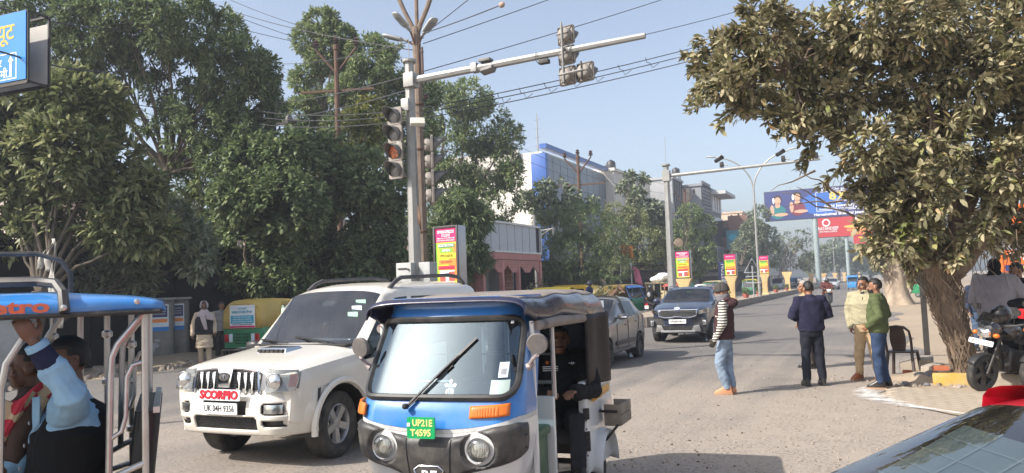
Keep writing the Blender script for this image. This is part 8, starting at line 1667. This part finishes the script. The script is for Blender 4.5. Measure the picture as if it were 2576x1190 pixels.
b = MB(); b.ell((.0, -.075, 1.465), (.04, .022, .035), 10, 7); b.build('neck_cloth', SHOE_B, r); b = MB(); b.grid(lambda u, v: (.10*math.cos(R(200)+R(140)*u)+.0, .01+.10*math.sin(R(200)+R(140)*u), 1.44+.07*v), 12, 3); b.build('collar', cloth('cream_jacket', (.36, .325, .215)), r, norm=False, solid=.01); b = MB(); b.box((0, -.145, 1.19), (.012, .01, .44)); b.build('zip', cloth('zip', (.45, .40, .26)), r)
# --- 7 green jacket man
g = G(2220, 977); GRN = cloth('olive_jacket', (.085, .105, .045)); r, j, MH = person('young man in an olive-green jacket, blue jeans and black trainers, back to us', g, R(-102), GRN, cloth('blue_denim', (.03, .05, .10), .3), SHOE_B, HAIRB, SKIN, dict(el=(.28, .09, 1.14), wl=(.20, -.10, .99), er=(-.28, .09, 1.14), wr=(-.20, -.10, .99), al=(.10, .0, .09), tl=(.12, -.2, .02), ar=(-.13, .05, .09), tr=(-.15, -.14, .02)), 1.08, .008, head=(10, 4), beard='full', hem=-.03)
b = MB(); b.loft([el2(z, .098, .10) for z in (1.43, 1.50)], caps=False); b.build('collar', GRN, r, norm=False, solid=.012); b = MB(); b.loft([[q+V((0, 0, 0)) for q in el2(z, .178, .142)] for z in (.875, .93)], caps=False); b.build('waistband', GRN, r, norm=False, solid=.012)
# --- 8-10 men beyond the motorcycles
g = GX(2503, 12.9); r, j, MH = person('big man in a padded grey jacket and black balaclava beyond the motorcycle', (g.x, g.y, 0), R(160), cloth('grey_jacket', (.30, .275, .29)), cloth('black', (.012, .012, .014)), hair=None, P=dict(er=(-.33, -.02, 1.16), wr=(-.40, -.30, 1.14), el=(.28, .04, 1.12), wl=(.22, -.2, .98)), bulk=1.22, fat=1.12, scale=1.15, brow=False)
b = MB(); b.ell((0, .012, .02), (.088, .108, .115), 18, 12, MH); b.tube([j['neck'], MH @ V((0, .01, -.06))], [.10, .085], 14); b.build('balaclava', cloth('black', (.012, .012, .014)), r, smooth=70)
g = GX(2556, 12.9); r, j, MH = person('bearded man in a black hooded top at the right edge, facing the grey-jacketed man', (g.x+.02, g.y, 0), R(-62), cloth('black_hoodie', (.014, .013, .016)), cloth('dkdenim', (.03, .035, .05)), P=dict(el=(.27, -.05, 1.15), wl=(.2, -.3, 1.12), er=(-.27, -.05, 1.15), wr=(-.15, -.3, 1.12)), beard='full', head=(0, 12), bulk=1.12, scale=1.10)
b = MB(); [b.tube([(s*.03, -.152, 1.42), (s*.035, -.165, 1.24)], .006, 5) for s in (-1, 1)]; b.build('drawstring', C['white'], r)
g = GX(2456, 17.5); person('person in dark blue top and jeans partly hidden behind the fig tree trunk', (g.x, g.y, 0), R(20), cloth('dkblue_top', (.03, .04, .07)), cloth('mid_denim', (.07, .10, .16)), P=dict(wl=(.36, -.1, .95), el=(.3, 0, 1.15)), vs=.012)

# --- seated figures
def sit(hz, lean=.0, **k):
    d = dict(hip=(0, 0, hz+.08), waist=(0, .02+lean*.3, hz+.26), chest=(0, .02+lean*.65, hz+.43), sho=(0, .03+lean, hz+.56), neck=(0, .02+lean, hz+.61), head=(0, -.0+lean, hz+.74), sl=(.19, .03+lean, hz+.545), el=(.25, .0+lean*.5, hz+.30), wl=(.16, -.22, hz+.22), sr=(-.19, .03+lean, hz+.545), er=(-.25, .0+lean*.5, hz+.30), wr=(-.16, -.22, hz+.22), kl=(.12, -.42, hz+.10), al=(.12, -.42, hz-.30), kr=(-.12, -.42, hz+.10), ar=(-.12, -.42, hz-.30), tl=(.14, -.62, hz-.37), tr=(-.14, -.62, hz-.37)); d.update(k); return d
def at_local(root, p): return root.matrix_basis @ V(p) if False else (Matrix.Translation(root.location) @ root.rotation_euler.to_matrix().to_4x4()) @ V(p)
# passenger inside the blue auto rickshaw
r, j, MH = person('man in a dark uniform jacket seated inside the blue auto rickshaw', at_local(ar, (.30, 1.90, 0)), R(22), cloth('black_uniform', (.016, .016, .017)), cloth('dkgrey_trouser', (.035, .036, .042)), None, HAIRB, SKIN, sit(.62, .02, wl=(.10, -.62, .97), el=(.26, -.22, .92), wr=(-.12, -.60, .95), er=(-.25, -.2, .9), head=(0, -.03, 1.34), pl=(0, 0, -1)), 1.2, .008, head=(0, 4), beard='m', fat=1.08)
for k, (x, z) in enumerate(((-.11, 1.16), (-.06, 1.17))): b = MB(); [b.add([(x, -.155, z), (x+.022*math.cos(a), -.155, z+.022*math.sin(a)), (x+.009*math.cos(a+.63), -.155, z+.009*math.sin(a+.63)), (x+.009*math.cos(a-.63), -.155, z+.009*math.sin(a-.63))], [(0, 2, 1), (0, 1, 3)]) for a in np.linspace(1.57, 7.85, 6)[:-1]]; b.build('star_badge', M_ORNG, r, norm=False)
b = MB(); [b.box((-.085, -.156, 1.125-.016*k), (.13, .004, .007)) for k in range(3)]; b.build('stripe_badge', C['white'], r); b = MB(); b.ell((.10, -.152, 1.15), (.035, .006, .012), 8, 5); b.ell((.10, -.153, 1.15), (.01, .008, .02), 8, 5); b.build('wing_badge', M_CHR, r)
# passengers of the electric rickshaw
LB = cloth('pale_blue_shirt', (.26, .44, .60)); BW = cloth('black_waistcoat', (.008, .009, .010))
r, j, MH = person('man in pale blue shirt and black waistcoat, raised arm holding the rickshaw roof', at_local(ER, (.05, .62, 0)), R(-41+8), LB, cloth('stone_trouser', (.42, .37, .33)), SHOE_B, HAIRB, SKIN_D, sit(.72, .04, sl=(.20, .03, 1.285), el=(.41, .03, 1.375), wl=(.45, -.12, 1.64), pl=(-1, 0, .1), opn=.55, wr=(-.16, -.3, .95), head=(-.02, .03, 1.50), er=(-.26, -.1, 1.0)), 1.10, .008, head=(14, 6), fat=1.12, sl=.55, vest=BW)
b = MB(); b.tube([j['el'].lerp(j['wl'], .56), j['el'].lerp(j['wl'], .90)], [.056, .05], 14); vox(b, 'jumper_cuff', cloth('navy_knit', (.018, .022, .055)), r, .008, 1, .006, 10.); b = MB(); b.tube([j['el'].lerp(j['wl'], .86), j['el'].lerp(j['wl'], .96)], [.053, .05], 14); b.build('cuff_band', LB, r)
pass
b = MB(); [b.ell((.02, -.198+.02*k, .88+.11*k), (.011, .006, .011), 8, 6) for k in range(4)]; b.build('button', C['grey'], r); b = MB(); b.grid(lambda u, v: (.05+.16*u*(1-v)+.06*v, -.12+.03*u, 1.34-.16*v+.02*u), 5, 5); b.build('collar', LB, r, norm=False, solid=.006)
b = MB(); [b.tube([MH @ V((s*.034+.024*math.cos(a), -.105+.012*abs(math.cos(a)), .004+.017*math.sin(a))) for a in np.linspace(0, 6.2832, 13)], .003, 4) for s in (-1, 1)]; [b.tube([MH @ V((s*.058, -.097, .008)), MH @ V((s*.082, .01, .006))], .003, 4) for s in (-1, 1)]; b.build('glasses', M_DKST, r)
r, j, MH = person('dark-haired passenger with a red and yellow patterned shawl at the far side of the rickshaw', at_local(ER, (-.38, .42, 0)), R(-41-5), cloth('brown_shirt', (.10, .065, .05)), cloth('stone_trouser2', (.25, .2, .16)), SHOE_B, HAIRB, SKIN_D, sit(.72, .0, wl=(.18, -.25, 1.1)), 1.1, .01, head=(0, 0))
SHW = pm('shawl_print', (.55, .05, .07), .85); nt = SHW.node_tree; vo = nd(nt, 'ShaderNodeTexVoronoi', Scale=22.0); rp = nd(nt, 'ShaderNodeValToRGB'); tc = nd(nt, 'ShaderNodeTexCoord'); nt.links.new(tc.outputs['Object'], vo.inputs['Vector']); nt.links.new(vo.outputs['Color'], rp.inputs[0]); e_ = rp.color_ramp.elements; e_[0].color = (.60, .05, .08, 1); e_[1].color = (.75, .45, .10, 1); e_.new(.5).color = (.70, .55, .35, 1); rp.color_ramp.interpolation = 'CONSTANT'; nt.links.new(rp.outputs[0], nt.nodes['Principled BSDF'].inputs['Base Color'])
b = MB(); b.grid(lambda u, v: (.20+.12*math.sin(u*3.1)-.05*v+.015*math.sin(u*20), -.22+.42*u*(1-.5*v)-.12*v, 1.36-.52*v+.05*math.sin(u*9)), 14, 12); b.build('shawl', SHW, r, norm=False, solid=.012)
# drivers and riders
def rider(label, root, y, hz, top, rz=0, helmet=None, hair=None, lean=.0, x=0, reach=.42, vs=.016, bot=None, scale=1., **k):
    return person(label, at_local(root, (x, y, 0)), root.rotation_euler.z+rz, top, bot or cloth('dkgrey', (.03, .03, .03)), None, hair, SKIN, sit(hz, lean, wl=(.22, -reach, hz+.28), wr=(-.22, -reach, hz+.28), el=(.27, -.16, hz+.30), er=(-.27, -.16, hz+.30), kl=(.16, -.36, hz+.02), kr=(-.16, -.36, hz+.02), al=(.16, -.22, hz-.40), ar=(-.16, -.22, hz-.40), tl=(.17, -.40, hz-.46), tr=(-.17, -.40, hz-.46)), 1.05, vs, helmet=helmet, scale=scale, **k)
HB = paint('helmet_black', (.01, .01, .012), .1); MAR = cloth('maroon_shawl', (.11, .035, .03))
rider('front scooter rider in a dark helmet and maroon wrap coming towards us', sc1, .25, .78, MAR, helmet=HB, x=.0); rider('pillion passenger in a pale helmet and maroon shawl on the scooter', sc1, .62, .82, MAR, helmet=pm('helmet_grey', (.3, .31, .33), .3), x=-.10, bot=MAR)
r_ = rider('motorcyclist with a grey and black backpack riding away from us', m1, .28, .80, cloth('black_rider', (.015, .015, .017)), helmet=HB)[0]
b = MB(); b.loft([[(x, y, z) for x, y in ((-w_, .14), (w_, .14), (w_, .14+d_), (-w_, .14+d_))] for z, w_, d_ in ((.95, .13, .10), (1.1, .16, .17), (1.28, .15, .16), (1.38, .08, .08))]); bp = b.build('backpack', cloth('bag_black', (.03, .03, .032)), r_, bevel=.03); b = MB(); b.ell((0, .31, 1.2), (.08, .02, .12), 10, 8); b.build('bag_panel', C['grey'], bp)
rider('helmeted rider in a grey jacket beyond the blue compact car', m2, .28, .80, cloth('midgrey', (.12, .12, .13)), helmet=HB)
rider('dark-clothed scooter rider waiting at the gap in the median', m3, .3, .78, cloth('black_rider', (.015, .015, .017)), helmet=HB); rider('capped rider in a dark jacket behind the khaki-trousered man', m5, .28, .80, cloth('navy_jacket', (.020, .019, .042)), hair=HAIRB)
g = AX(2037, 700, -11.5); person('person in a pink top walking near the sandstone pillars', (g.x, g.y, 0), R(170), cloth('pink_top', (.55, .28, .28)), cloth('dkgrey', (.03, .03, .03)), vs=.018)
for (root, x, y, hz, lb, t) in ((sv, .38, 1.35, .72, 'driver of the white sport-utility vehicle seen dimly through the windscreen', cloth('white_shirt', (.55, .55, .55))), (sv, -.38, 1.40, .72, 'front passenger of the white sport-utility vehicle seen dimly', cloth('dkblue_top', (.03, .04, .07))), (ki, .38, 1.40, .66, 'driver of the dark blue compact car', cloth('grey_jacket', (.30, .275, .29))), (ki, -.38, 1.42, .66, 'front passenger of the dark blue compact car', cloth('brown_shirt', (.10, .065, .05))), (sw, .36, 1.4, .52, 'driver of the grey hatchback', cloth('dkblue_top', (.03, .04, .07)))):
    rider(lb, root, y, hz, t, hair=HAIRB, x=x, vs=.018, scale=.94)
for u, lb, X in ((1620, 'man in dark clothes standing under the trees by the dim stall', -14.3), (1634, 'second dark-clothed man just right of the one under the trees', -14.6)): g = AX(u, 700, X); person(lb, (g.x, g.y, 0), R(100), cloth('black_rider', (.015, .015, .017)), cloth('dkgrey', (.03, .03, .03)), vs=.018)

# --- bay horse with a tan harness, mostly hidden by the grey hatchback
g = AX(1513, 700, -12.6); hr = thing('horse', 'bay-brown horse with a tan harness strap behind the grey hatchback', 'horse', (g.x, g.y, 0), R(72))
b = MB(); rg = [(-.75, 1.12, .13, .20), (-.6, 1.08, .22, .30), (-.3, 1.04, .25, .33), (.1, 1.04, .26, .31), (.45, 1.08, .27, .30), (.7, 1.10, .24, .28), (.84, 1.06, .12, .17)]
b.loft([[(x*w_, y, z+zz*h_) for x, zz in [(math.cos(a), math.sin(a)) for a in np.linspace(0, 6.2832, 17)[:-1]]] for y, z, w_, h_ in rg]); b.tube([(0, -.62, 1.2), (0, -.9, 1.45), (0, -1.05, 1.62)], [.2, .14, .10], 12, round_=True); b.tube([(0, -1.02, 1.66), (0, -1.2, 1.52), (0, -1.38, 1.36)], [.10, .085, .06], 12, round_=True)
for s in (-1, 1):
    b.tube([(s*.14, -.55, 1.0), (s*.14, -.56, .75), (s*.14, -.54, .52), (s*.14, -.55, .12), (s*.14, -.58, .04)], [.12, .075, .05, .038, .055], 9, round_=True); b.tube([(s*.15, .58, 1.05), (s*.16, .44, .78), (s*.15, .66, .54), (s*.15, .62, .14), (s*.15, .58, .05)], [.17, .12, .06, .042, .055], 9, round_=True); b.tube([(s*.05, -1.0, 1.7), (s*.06, -.99, 1.82)], [.03, .01], 7, round_=True)
vox(b, 'body', pm('horse_bay', (.12, .055, .032), .5, var=.15, sc_=3), hr, .025, 3)
b = MB(); b.tube([(0, .84, 1.2), (0, .95, 1.05), (0, .96, .6)], [.04, .06, .02], 8); b.build('tail', HAIRB, hr); b = MB(); b.grid(lambda u, v: (.272*math.cos(math.pi*u), -.05+.08*v, 1.05+.335*math.sin(math.pi*u)), 16, 2); b.build('harness', pm('harness_tan', (.42, .26, .13), .7), hr, norm=False, solid=.015)
g = AX(1482, 700, -12.4); person('cart driver in a navy jacket and dark helmet-like cap behind the horse', (g.x, g.y, .25), R(80), cloth('navy_coat', (.02, .025, .07)), cloth('dkgrey', (.03, .03, .03)), vs=.018, helmet=pm('cap_navy', (.02, .02, .03), .6), hair=None)
# dry bush of white-rimmed leaves in front of the parked vehicles
for u, v, s, lb in ((1505, 735, 1.0, 'pale dry bush between the parked vehicles and the grey hatchback'), (1335, 700, 1.2, 'pale-leaved bush inside the bus shelter opening')):
    g = AX(u, 700, -10.5 if s == 1 else -16.6); r = thing('bush', lb, 'bush', (g.x, g.y, 0)); p, q = clusters([(V((0, 0, .9*s)), .7*s), (V((.3, .2, 1.4*s)), .5*s), (V((-.3, 0, .5)), .5)], 110, 5, .2, .2); vv, ff = leaves_np(p, q, 5, .22, .12, .8, .1, 7); tag(link('foliage', mesh_np('foliage', vv, ff), LM_RT, r), kind='stuff')
    b = MB(); [branchy(b, (0, 0, 0), (rnd.gauss(0, .3), rnd.gauss(0, .3), 1.3*s), .02, .006, 0, 4, .1) for _ in range(6)]; b.build('stem', M_BARK, r)
finish()
